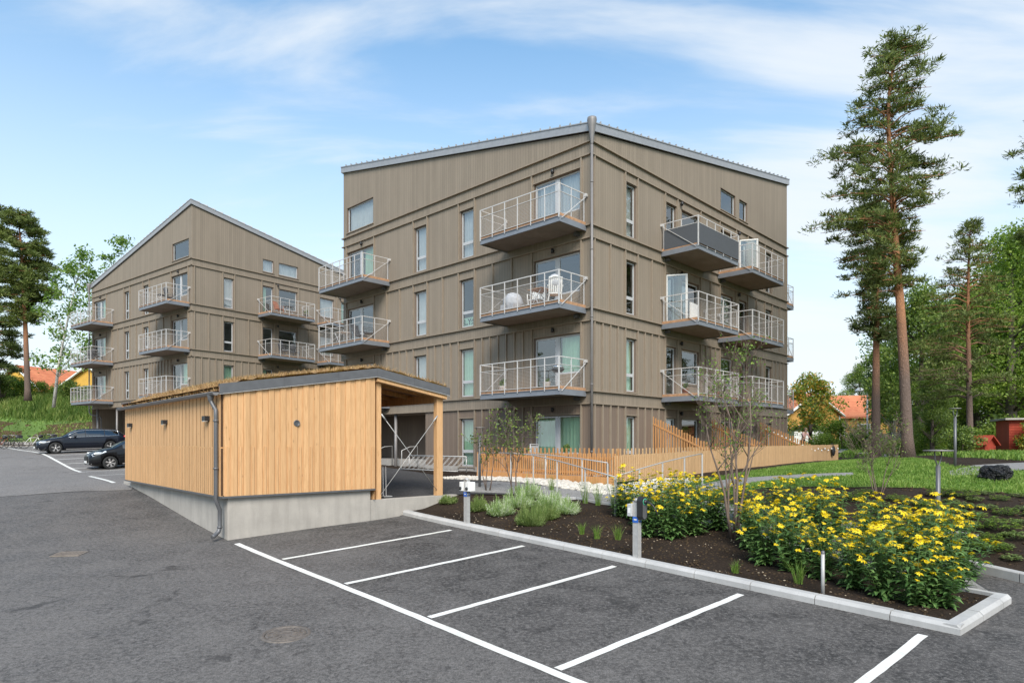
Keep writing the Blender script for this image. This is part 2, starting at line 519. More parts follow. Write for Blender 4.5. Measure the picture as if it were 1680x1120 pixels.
wood('fence_pale', (0.56, 0.36, 0.19), (0.38, 0.22, 0.10), 0.3, 0.09)
wood('timber_red', (0.42, 0.065, 0.035), (0.27, 0.035, 0.02), 0.1, 0.12)
asphalt('asphalt_new', (0.046, 0.042, 0.040), (0.140, 0.129, 0.122), wear=True)
asphalt('asphalt_old', (0.150, 0.137, 0.129), (0.205, 0.190, 0.180))
asphalt('asphalt_yard', (0.035, 0.034, 0.036), (0.066, 0.063, 0.064))
asphalt('asphalt_path', (0.21, 0.20, 0.195), (0.27, 0.26, 0.25))
soil('soil', (0.052, 0.036, 0.026))
soil('bank_soil', (0.11, 0.075, 0.045))
leafmat('pine_leaf', [(0.062, 0.082, 0.022), (0.128, 0.170, 0.042), (0.23, 0.27, 0.075)], 0.6, 0.25, 0.6)
leafmat('pine_leaf_dark', [(0.046, 0.064, 0.021), (0.088, 0.122, 0.036), (0.150, 0.188, 0.056)], 0.6, 0.2, 0.6)
leafmat('birch_leaf', [(0.070, 0.132, 0.028), (0.155, 0.264, 0.054), (0.310, 0.419, 0.093)], 0.5, 0.4, 0.8)
leafmat('broad_leaf', [(0.060, 0.100, 0.024), (0.140, 0.215, 0.046), (0.30, 0.37, 0.08)], 0.5, 0.35, 0.5)
leafmat('bright_leaf', [(0.085, 0.15, 0.022), (0.185, 0.285, 0.045), (0.36, 0.44, 0.085)], 0.5, 0.4, 0.9)
leafmat('maple_leaf', [(0.062, 0.155, 0.023), (0.217, 0.295, 0.046), (0.698, 0.357, 0.062)], 0.5, 0.35, 0.7)
leafmat('flower_leaf', [(0.050, 0.105, 0.030), (0.105, 0.205, 0.058), (0.20, 0.32, 0.10)], 0.45, 0.25, 3.0)
leafmat('grey_leaf', [(0.12, 0.18, 0.05), (0.30, 0.36, 0.20), (0.62, 0.62, 0.50)], 0.6, 0.3, 2.2)
leafmat('grass', [(0.080, 0.160, 0.022), (0.165, 0.285, 0.045), (0.33, 0.42, 0.11)], 0.55, 0.35, 0.8)
leafmat('tall_grass', [(0.070, 0.135, 0.022), (0.150, 0.240, 0.045), (0.34, 0.38, 0.12)], 0.6, 0.35, 0.4)
leafmat('dry_sedum', [(0.20, 0.125, 0.06), (0.38, 0.235, 0.115), (0.52, 0.37, 0.18)], 0.8, 0.2, 1.5)
leafmat('petal', [(0.86, 0.56, 0.010), (0.95, 0.68, 0.015), (0.97, 0.76, 0.05)], 0.5, 0.3, 6)
simple('flower_eye', (0.35, 0.24, 0.02), 0.8)
simple('stem', (0.075, 0.13, 0.035), 0.7, 0, 0.2, 5)
simple('twig', (0.16, 0.115, 0.09), 0.85, 0, 0.25, 8)
simple('stone_white', (0.58, 0.54, 0.48), 0.85, 0, 0.25, 3)
simple('stone_grey', (0.24, 0.22, 0.20), 0.9, 0, 0.4, 2)
def bark(name, lo, hi, dark, z0, z1):
    m, nt, b, o = new_mat(name)
    co = objco(nt)
    sp = N(nt, 'ShaderNodeSeparateXYZ'); nt.links.new(co, sp.inputs[0])
    mr = N(nt, 'ShaderNodeMapRange'); mr.inputs['From Min'].default_value = z0; mr.inputs['From Max'].default_value = z1
    nz = noise(nt, mapping(nt, co, (1, 1, 0.6)), 1.5, 4)
    nt.links.new(mth(nt, 'ADD', sp.outputs[2], mth(nt, 'MULTIPLY', nz, 1.5)), mr.inputs['Value'])
    c = mixc(nt, mr.outputs[0], lo, hi)
    v = N(nt, 'ShaderNodeTexVoronoi', feature='DISTANCE_TO_EDGE'); v.inputs['Scale'].default_value = 9
    wb_ = N(nt, 'ShaderNodeTexNoise'); wb_.inputs['Scale'].default_value = 4; wb_.inputs['Detail'].default_value = 5; nt.links.new(co, wb_.inputs['Vector'])
    wa_ = N(nt, 'ShaderNodeVectorMath', operation='MULTIPLY_ADD'); nt.links.new(wb_.outputs['Color'], wa_.inputs[0]); wa_.inputs[1].default_value = (0.5, 0.5, 0.5); nt.links.new(mapping(nt, co, (1.5, 1.5, 0.4)), wa_.inputs[2])
    nt.links.new(wa_.outputs[0], v.inputs['Vector'])
    cr = mth(nt, 'MULTIPLY', ramp_(nt, v.outputs['Distance'], [(0.02, 0.6), (0.20, 0.0)]), ramp_(nt, noise(nt, co, 2.5, 4), [(0.3, 1.0), (0.7, 0.4)]))
    c = mixc(nt, cr, c, dark)
    c = mixc(nt, mth(nt, 'MULTIPLY', noise(nt, co, 14, 4), 0.45), c, tuple(x * 1.3 for x in lo))
    nt.links.new(c, b.inputs['Base Color']); b.inputs['Roughness'].default_value = 0.9
    bump(nt, b, v.outputs['Distance'], 0.8, 0.05)
    MATS[name] = m
bark('pine_bark', (0.15, 0.105, 0.085), (0.50, 0.21, 0.085), (0.045, 0.028, 0.020), 4.0, 7.5)
bark('grey_bark', (0.13, 0.105, 0.085), (0.14, 0.11, 0.09), (0.05, 0.04, 0.03), 0, 5)
def birch_bark():
    m, nt, b, o = new_mat('birch_bark')
    co = objco(nt)
    n = noise(nt, mapping(nt, co, (2, 2, 7)), 2.2, 4)
    c = ramp_(nt, n, [(0.36, (0.05, 0.045, 0.04)), (0.44, (0.60, 0.57, 0.52))])
    nt.links.new(c, b.inputs['Base Color']); b.inputs['Roughness'].default_value = 0.8
    MATS['birch_bark'] = m
birch_bark()
glassmat('glass', (0.88, 0.98, 0.92), 0.17)
glassmat('glass_bright', (0.94, 0.97, 0.96), 0.20)
glassmat('car_glass', (0.10, 0.11, 0.11), 0.16)
def carpaint(name, col):
    m, nt, b, o = new_mat(name)
    n1 = noise(nt, objco(nt), 0.7, 3)
    nt.links.new(ramp_(nt, n1, [(0.3, col), (0.7, tuple(x * 1.4 for x in col))]), b.inputs['Base Color'])
    b.inputs['Roughness'].default_value = 0.35; b.inputs['Specular IOR Level'].default_value = 0.2; b.inputs['Coat Weight'].default_value = 0.55; b.inputs['Coat Roughness'].default_value = 0.04
    MATS[name] = m
carpaint('paint_blueblack', (0.005, 0.007, 0.013))
carpaint('paint_black', (0.003, 0.003, 0.004))
simple('tyre', (0.02, 0.02, 0.02), 0.85)
simple('alloy', (0.55, 0.52, 0.50), 0.35, 0.7, 0.08)
simple('chrome', (0.75, 0.75, 0.75), 0.18, 0.9, 0.03)
simple('lens', (0.70, 0.73, 0.75), 0.15, 0.3, 0.15, 12)
simple('red_lens', (0.45, 0.02, 0.03), 0.2)
simple('yellow_wall', (0.66, 0.38, 0.07), 0.8, 0, 0.08, 1)
simple('ochre_wall', (0.50, 0.27, 0.07), 0.8, 0, 0.1, 1)
simple('green_wall', (0.075, 0.105, 0.06), 0.8, 0, 0.1, 1)
simple('blue_label', (0.03, 0.13, 0.50), 0.4)
simple('led_green', (0.06, 0.36, 0.22), 0.4)
simple('skin', (0.55, 0.34, 0.25), 0.6)
simple('shirt_pink', (0.66, 0.42, 0.40), 0.85)
simple('hair', (0.30, 0.21, 0.13), 0.8)
simple('terracotta', (0.35, 0.13, 0.07), 0.8)
simple('seat_grey', (0.05, 0.05, 0.058), 0.75, 0, 0.2)
simple('cover_grey', (0.42, 0.43, 0.46), 0.8, 0, 0.15)
simple('screen_fabric', (0.075, 0.08, 0.09), 0.85, 0, 0.12, 30)
simple('gold_line', (0.30, 0.245, 0.15), 0.5, 0.3)
def plastic_black():
    m, nt, b, o = new_mat('black_plastic')
    co = objco(nt)
    b.inputs['Base Color'].default_value = (0.012, 0.012, 0.014, 1); b.inputs['Roughness'].default_value = 0.16
    bump(nt, b, noise(nt, co, 7, 5, 0.6, 2.0), 1.0, 0.10)
    MATS['black_plastic'] = m
plastic_black()
def roadpaint():
    m, nt, b, o = new_mat('road_paint')
    co = objco(nt)
    n = noise(nt, co, 28, 5, 0.7); n2 = noise(nt, co, 2.0, 4)
    c = ramp_(nt, n2, [(0.3, (0.66, 0.64, 0.58)), (0.7, (0.80, 0.79, 0.76))])
    c = mixc(nt, ramp_(nt, n, [(0.30, 0.65), (0.42, 0.0)]), c, (0.16, 0.155, 0.15))
    c = mixc(nt, ramp_(nt, noise(nt, co, 5.0, 6, 0.7), [(0.56, 0.0), (0.70, 0.35)]), c, (0.36, 0.35, 0.33))
    nt.links.new(c, b.inputs['Base Color']); b.inputs['Roughness'].default_value = 0.7
    bump(nt, b, n, 0.2, 0.003)
    MATS['road_paint'] = m
roadpaint()
def tiles():
    m, nt, b, o = new_mat('roof_tile')
    co = objco(nt)
    w = N(nt, 'ShaderNodeTexWave', wave_type='BANDS', bands_direction='X'); w.inputs['Scale'].default_value = 1.3
    nt.links.new(co, w.inputs['Vector'])
    w2 = N(nt, 'ShaderNodeTexWave', wave_type='BANDS', bands_direction='Z'); w2.inputs['Scale'].default_value = 1.2
    nt.links.new(co, w2.inputs['Vector'])
    c = ramp_(nt, noise(nt, co, 1.2, 5), [(0.3, (0.46, 0.135, 0.06)), (0.7, (0.62, 0.22, 0.10))])
    nt.links.new(c, b.inputs['Base Color']); b.inputs['Roughness'].default_value = 0.8
    bump(nt, b, mth(nt, 'ADD', w.outputs[0], w2.outputs[0]), 0.6, 0.08)
    MATS['roof_tile'] = m
tiles()
M = MATS

# ------------------------------------------------------------------ terrain
class TPS:
    def __init__(s, pts, lam=0.0):
        P = np.array(pts, dtype=float); s.xy = P[:, :2]; n = len(P)
        K = s.k(np.hypot(*(s.xy[:, None] - s.xy[None]).transpose(2, 0, 1))) + lam * np.eye(n)
        Q = np.hstack([np.ones((n, 1)), s.xy])
        A = np.zeros((n + 3, n + 3)); A[:n, :n] = K; A[:n, n:] = Q; A[n:, :n] = Q.T
        s.w = np.linalg.solve(A, np.concatenate([P[:, 2], np.zeros(3)]))
    @staticmethod
    def k(r): return np.where(r > 1e-9, r * r * np.log(np.maximum(r, 1e-9)), 0.0)
    def many(s, X):
        X = np.asarray(X, dtype=float)
        R = np.hypot(X[:, 0][:, None] - s.xy[:, 0], X[:, 1][:, None] - s.xy[:, 1])
        return s.k(R) @ s.w[:-3] + s.w[-3] + X @ s.w[-2:]
    def __call__(s, x, y): return float(s.many([(x, y)])[0])

TH = 0.7426
NV = Vector((math.cos(TH), math.sin(TH)))        # across the parking bays, away to the right
KV = Vector((-math.sin(TH), math.cos(TH)))       # along the kerb, away to the left
def nk(n, k): return NV * n + KV * k
def P0(x, y): return 0.0594 * y + 0.0092 * x
_a = [(x, y, P0(x, y)) for x, y in ((-6,14.6),(-3,17),(0,14),(3,11),(5.6,8.3),(0,8),(5,4),(-4,10),(8.2,11),(-8,5),(0,2),(12,5),(0,-12),(-15,-12),(20,-12),(-9.5,12),(-16,10))]
_a += [(-12.4,21.2,1.56),(-19.5,31.3,1.68),(-26.8,38.4,2.30),(-24,33,1.85),(-40,53,2.55),(-46,62,2.7),(-34,45,2.4),(-38,30,1.5),(-60,50,2.3),(-30,20,1.05),(-55,20,1.0),(-60,-12,-0.6)]
HA = TPS(_a, 0.3)
_g = [(nk(9.8, k).x, nk(9.8, k).y, HA(*nk(9.8, k)) + 0.10) for k in (2.3, 5, 8, 11, 14, 15)]
_g += [(nk(10.0, k).x, nk(10.0, k).y, HA(*nk(10.0, k)) + 0.085) for k in (12.2, 13.2, 14.4)]
_g += [(7.3,9.6,HA(7.3,9.6)+0.05),(7.9,11.8,HA(7.9,11.8)+0.03),(9.6,8.4,HA(9.6,8.4)+0.1),(12,3,HA(12,3)+0.1),
       (-3.5,16.95,1.49),(-1.55,18.9,1.49),(-6.5,18,1.5),(-12.3,21.2,1.56),(-10,27,1.66),(1.77,18.3,1.37),(2.9,17,1.29),(5.2,13.4,0.98),
       (8.3,12.7,1.15),(12.5,12,1.3),(17,10,1.4),(20,14,1.8),(12.5,17.0,1.88),(14.3,17.5,2.0),(9.3,15.6,1.80),(13.5,20,2.20),(5.8,20,1.70),(3.2,20.1,1.62),(7.5,22.5,1.86),(10,27,1.95),
       (17.25,34.7,2.05),(16.65,27.5,2.28),(21.7,31,2.42),(25.6,34,2.2),(30,30,2.3),(27,50,2.5),(-1.2,24,1.66),(-5,28,1.75),(-9,35,1.85),(-14,30,1.7),(30,60,2.6),(45,45,2.6),(40,15,2.0),(40,0,1.2)]
HG = TPS(_g, 0.05)
_t = [(x, y, z - 0.35) for x, y, z in _a[::2]] + [(x, y, z - 0.30) for x, y, z in _g[::2]]
_t += [(-46,59,2.75),(-34,59,2.9),(-58,57,2.6),(-46,62,4.4),(-46,66,6.7),(-36,64,5.4),(-32,63,4.8),(-60,64,6.9),(-32,70,6.9),(-46,75,7.3),(-75,75,7.4),(-60,95,7.6),(-30,95,7.6),(-45,130,8),
       (-20,75,4.5),(27,50,2.45),(30,62,2.6),(60,60,3),(40,40,2.5),(60,20,2.2),(60,120,4),(0,120,6),(100,0,1),(0,-60,-3.5),(-80,-60,-3),(80,-60,-2),(200,200,4),(-200,200,8),(-200,-100,-2),(200,-100,-2),(25.7,34,2.15),(22,31,2.38)]
HT = TPS(_t, 1.0)

def ray(px_, py_, Y):                              # photo pixel at a given distance -> point
    return Vector(((px_ - 840) / F_PX * Y, Y, CAM_Z + (HY - py_) / F_PX * Y))
def atg(px_, py_, H=HG, y0=3.0, y1=120.0):         # photo pixel -> where its sight line meets the ground
    Y = y0
    while Y < y1:
        p = ray(px_, py_, Y)
        if p.z < H(p.x, p.y): return Vector((p.x, p.y, H(p.x, p.y)))
        Y += 0.05
    return p

def patch(name, poly, H, off, mat, step=1.0, extra=None):
    bm = bmesh.new()
    bm.faces.new([bm.verts.new((p[0], p[1], 0)) for p in poly])
    xs = [p[0] for p in poly]; ys = [p[1] for p in poly]
    for ax, lo, hi in ((0, min(xs), max(xs)), (1, min(ys), max(ys))):
        t = math.floor(lo / step) * step + step
        while t < hi:
            co = (t, 0, 0) if ax == 0 else (0, t, 0); no = (1, 0, 0) if ax == 0 else (0, 1, 0)
            bmesh.ops.bisect_plane(bm, geom=bm.verts[:] + bm.edges[:] + bm.faces[:], plane_co=co, plane_no=no)
            t += step
    bmesh.ops.triangulate(bm, faces=bm.faces[:])
    bm.normal_update()
    if bm.faces and sum(f.normal.z for f in bm.faces) < 0:
        bmesh.ops.reverse_faces(bm, faces=bm.faces[:])
    Z = H.many([(v.co.x, v.co.y) for v in bm.verts])
    for v, z in zip(bm.verts, Z):
        v.co.z = z + off + (extra(v.co.x, v.co.y) if extra else 0)
    me = bpy.data.meshes.new(name); bm.to_mesh(me); bm.free()
    me.materials.append(mat)
    for p in me.polygons: p.use_smooth = True
    o = bpy.data.objects.new(name, me); COL.objects.link(o)
    tag(o, kind='structure')
    return o

# far-reaching base terrain
simple('terrain_green', (0.085, 0.145, 0.03), 0.9, 0, 0.4, 0.5)
gx = np.concatenate([np.linspace(-900, -90, 16), np.arange(-85, 90, 2.0), np.linspace(95, 900, 16)])
gy = np.concatenate([np.linspace(-500, -40, 10), np.arange(-36, 110, 2.0), np.linspace(115, 1500, 18)])
GX, GY = np.meshgrid(gx, gy)
pts = np.stack([GX.ravel(), GY.ravel()], 1)
GZ = HT.many(np.clip(pts, [-120, -80], [120, 160]))
nx, ny = len(gx), len(gy)
ii = (np.arange(ny - 1)[:, None] * nx + np.arange(nx - 1)[None]).ravel()
tag(np_mesh('ground', np.column_stack([pts, GZ]), np.stack([ii, ii + 1, ii + nx + 1, ii + nx], 1), M['terrain_green'], smooth=True), kind='structure')

patch('asphalt_road', [(-75,-14),(14,-14),(12,3),(9.5,8.2),(8.37,10.7),(7.94,11.85),(7.3,9.75),(5.75,8.45),tuple(nk(9.85,15.1)),(-2.2,18.25),(-3.5,16.9),(-6.27,14.7),(-12.4,21.3),(-12.2,30),(-17,42),(-31,57.5),(-46,61),(-75,58)], HA, 0.0, M['asphalt_new'], 1.5)
_s0, _s1 = atg(0, 815, HA), atg(215, 804, HA)
_sd = (_s0 - _s1).normalized()
_far = _s0 + _sd * 18
patch('older_asphalt', [(_far.x, _far.y), (_s0.x, _s0.y), (_s0.x * .5 + _s1.x * .5, _s0.y * .5 + _s1.y * .5 + 0.25), (_s1.x, _s1.y), (-12.6,22.0),(-12.4,30),(-17.2,42),(-31,57),(-46,60.5),(-74,57.5)], HA, 0.006, M['asphalt_old'], 1.5)
def soil_edge(x, y):
    n = x * NV.x + y * NV.y; k = x * KV.x + y * KV.y
    if n > 10.7 or not 1.5 < k < 15.3: return 0.0
    w = min(1, max(0, (10.7 - n) / 0.6))
    return (HA(x, y) + 0.085 - HG(x, y)) * w
patch('garden_soil', [(-1.5,18.85),(-3.0,17.75)] + [tuple(nk(9.92, 14.9))] + [tuple(nk(9.92, 2.42))] + [tuple(nk(11.7, 2.3))]  + [(7.25,9.75),(7.96,11.8),(8.5,10.7),(9.6,8.2),(12.1,3),(60,3),(60,62),(10,62),(4,26),(-9,37),(-12.1,30),(-12.3,21.3),(-3.6,17.05)], HG, 0.0, M['soil'], 0.6,
      extra=lambda x, y: soil_edge(x, y) + 0.025 * math.sin(x * 5.1 + 1.3 * math.sin(y * 3.7)) * math.sin(y * 4.3))
patch('yard_asphalt', [(-12.3,21.4),(-3.7,17.1),(-1.6,18.8),(0.2,18.75),(1.8,18.4),(2.9,17.1),(5.2,13.5),(6.5,11.4),(7.2,9.7),(7.92,11.7),(8.2,12.6),(6.2,15.2),(4.6,17.6),(5.6,19.3),(4.6,20.0),(2.7,18.9),(-1.2,22.6),(-8.6,34.9),(-11,36),(-12.2,30)], HG, 0.03, M['asphalt_yard'], 0.8)
_pp = [atg(*p) for p in ((1062,822),(1130,800),(1200,787),(1290,781),(1400,777))]
_pq = [atg(*p) for p in ((1400,782),(1300,787),(1240,793),(1180,805),(1110,826))]
patch('garden_path', [(p.x, p.y) for p in _pp + _pq], HG, 0.045, M['asphalt_path'], 0.8)
_pp = [atg(*p) for p in ((1556,775),(1600,765),(1690,760),(1760,765),(1760,775),(1690,771),(1640,779),(1560,782))]
patch('back_path', [(p.x, p.y) for p in _pp], HG, 0.045, M['asphalt_path'], 0.8)
_pp = [atg(*p) for p in ((1373,737),(1430,739),(1478,748),(1478,754),(1440,746),(1373,743))]
patch('far_path', [(p.x, p.y) for p in _pp], HG, 0.05, M['asphalt_path'], 0.8)
# lighter patch of path asphalt beside the bed
patch('path_asphalt', [(-1.4,18.95),(0.2,18.85),(1.8,18.5),(2.95,17.2),(5.2,13.6),(6.5,11.5),(7.2,9.85),(7.88,11.7),(8.1,12.6),(6.1,15.2),(4.5,17.55),(5.4,19.3),(4.6,19.9),(2.7,18.8),(-0.6,21.4),(-1.6,20.2)], HG, 0.036, M['asphalt_path'], 0.8)

# painted lines: each one sheet following the ground
def line_strip(name, a, b, w, H, off=0.006, seg=24, jit=0.006):
    a, b = Vector(a[:2]), Vector(b[:2]); d = (b - a).normalized(); s = Vector((-d.y, d.x)) * w / 2
    mb = MB(); prev = None
    for i in range(seg + 1):
        c = a.lerp(b, i / seg) + s.normalized() * rnd.uniform(-jit, jit)
        l, r = c + s, c - s
        cur = ((l.x, l.y, H(l.x, l.y) + off), (r.x, r.y, H(r.x, r.y) + off))
        if prev: mb.face((prev[1], cur[1], cur[0], prev[0]))
        prev = cur
    o = mb.build(name, M['road_paint']); tag(o, kind='structure')
    return o
line_strip('bay_front_line', nk(5.20, 14.48), nk(5.25, -6.0), 0.125, HA, seg=60)
for k in (12.40, 9.90, 7.50, 5.04, 2.58):
    line_strip('bay_line', nk(5.32, k), nk(9.42, k), 0.115, HA, 0.0066)
_l0, _l1 = atg(133, 774.6, HA), atg(6, 734.0, HA)
line_strip('bay_front_line', _l0, _l1, 0.14, HA, 0.016, 40)
_ld = (_l1 - _l0); _ln = _ld.length
for i in range(14):
    p = _l0 + _ld * (i * 2.5 / _ln)
    if i * 2.5 > _ln: break
    line_strip('bay_line', p, (p.x + NV.x * 5, p.y + NV.y * 5), 0.12, HA, 0.017)
_l2, _l3 = atg(146.4, 781.4, HA), atg(187.5, 792.5, HA)
line_strip('bay_front_line', _l2, _l3, 0.13, HA, 0.016)
line_strip('bay_line', _l2, (_l2.x + NV.x * 4.6, _l2.y + NV.y * 4.6), 0.12, HA, 0.017)

# kerb stones with open joints
def kerb_run(mb, a, b, H, w=0.20, h=0.125, stone=1.0, side=1, off=0.0, ch=0.045, m=0):
    a, b = Vector(a), Vector(b); L = (b - a).length; d = (b - a).normalized(); s = Vector((d.y, -d.x)) * side
    t = 0.0
    while t < L - 0.02:
        t2 = min(L, t + stone)
        g = 0.006
        p, q = a + d * (t + g), a + d * (t2 - g)
        dz = rnd.uniform(-0.004, 0.004)
        sec = [(0, -0.08), (0, h - ch), (ch, h), (w - 0.015, h), (w, h - 0.015), (w, -0.08)]
        ring = []
        for e in (p, q):
            z = H(e.x, e.y) + off + dz
            ring.append([(e.x - s.x * c, e.y - s.y * c, z + zz_) for c, zz_ in sec])
        n = len(sec)
        for i in range(n):
            j = (i + 1) % n
            fc = (ring[0][i], ring[1][i], ring[1][j], ring[0][j])
            mb.face(fc if side > 0 else fc[::-1], m)
        mb.face(ring[0] if side < 0 else ring[0][::-1], m); mb.face(ring[1][::-1] if side < 0 else ring[1], m)
        t = t2
mb = MB()
kerb_run(mb, nk(9.73, 15.06), nk(9.73, 2.25), HA, side=1)
kerb_run(mb, nk(9.73, 2.25), nk(11.8, 2.1), HA, side=1, stone=0.85)
o = mb.build('parking_kerb', M['kerb']); tag(o, kind='structure')
mb = MB()
bk = [nk(11.8, 2.25), Vector((5.25, 13.4)), Vector((2.92, 17.0)), Vector((1.8, 18.35)), Vector((0.2, 18.7))]
for a, b in zip(bk, bk[1:]): kerb_run(mb, a, b, HG, w=0.08, h=0.06, side=-1, ch=0.01)
tag(mb.build('path_edging', M['kerb']), kind='structure')
mb = MB()
rk = [Vector((12.0, 3.0)), Vector((9.5, 8.2)), Vector((8.42, 10.7)), Vector((7.98, 11.85))]
for a, b in zip(rk, rk[1:]): kerb_run(mb, a, b, HA, side=1, off=0.02)
kerb_run(mb, Vector((7.98, 11.85)), Vector((7.6, 12.6)), HG, side=1, w=.12)
_e0, _e1 = atg(1540, 872), atg(1606, 882)
kerb_run(mb, (_e0.x, _e0.y), (_e1.x, _e1.y), HG, w=0.06, h=0.06, side=1, ch=0.01)
tag(mb.build('garden_kerb', M['kerb']), kind='structure')

# manholes and a drain frame in the asphalt
def on_ground(px_, py_, H): p = atg(px_, py_, H); return p
p = on_ground(469, 1041, HA)
t = thing('manhole_cover', (p.x, p.y, p.z), 0.3, 'round cast iron manhole cover flush with the asphalt', 'manhole cover')
t.rotation_euler = (math.atan(0.0594), -math.atan(0.0092), 0.3)
mb = MB(); mb.lathe([(0.0,0.010),(0.25,0.010),(0.255,0.004)], n=40)
simple('iron', (0.17, 0.145, 0.125), 0.6, 0.4, 0.3, 14)
for r in (0.08, 0.15, 0.21):
    mb.lathe([(r,0.010),(r+0.008,0.016),(r+0.022,0.016),(r+0.03,0.010)], n=40)
for i in range(12):
    a = i * math.pi / 6; mb.bar((0.1*math.cos(a),0.1*math.sin(a),0.013),(0.24*math.cos(a),0.24*math.sin(a),0.013),0.012,0.008)
mb.build('cover', M['iron'], t)
mb = MB(); mb.lathe([(0.262,0.002),(0.268,0.014),(0.305,0.014),(0.315,0.0)], n=40); mb.build('rim', M['iron'], t)
p = on_ground(114, 909, HA)
t = thing('drain_cover', (p.x, p.y, p.z), math.radians(8), 'rectangular rusty drain cover in the asphalt by the shed corner', 'drain cover')
t.rotation_euler = (math.atan(0.0594), 0, math.radians(8))
mb = MB(); mb.box(-0.24,-0.17,0,0.24,0.17,0.012)
for i in range(7): mb.box(-0.21+i*0.065,-0.14,0.012,-0.18+i*0.065,0.14,0.02)
simple('rusty_iron', (0.24, 0.20, 0.165), 0.7, 0.3, 0.3, 14)
mb.build('grate', M['rusty_iron'], t)
mb = MB(); mb.box(-0.27,-0.2,0,0.27,-0.172,0.016); mb.box(-0.27,0.172,0,0.27,0.2,0.016); mb.box(-0.27,-0.172,0,-0.242,0.172,0.016); mb.box(0.242,-0.172,0,0.27,0.172,0.016)
mb.build('frame', M['rusty_iron'], t)

# ------------------------------------------------------------------ apartment buildings
FH, BH, GL = 2.985, 0.45, 18.0             # storey height, band height, right facade length
WL = 16.39                                  # left facade length
def fp(F, s, d, z):
    if F == 'L': return (-d, s, z)
    if F == 'R': return (s, -d, z)
    if F == 'E': return (GL + d, s, z)
    if F == 'N': return (s, WL + d, z)
def fbox(mb, F, s0, s1, d0, d1, z0, z1, m=0):
    a, b = fp(F, s0, d0, z0), fp(F, s1, d1, z1); mb.box(*a, *b, m)
def fquad(mb, F, s0, s1, d, z0, z1, m=0, flip=False):
    q = [fp(F, s0, d, z0), fp(F, s1, d, z0), fp(F, s1, d, z1), fp(F, s0, d, z1)]
    if F in 'LN': q = q[::-1]
    mb.face(q[::-1] if flip else q, m)

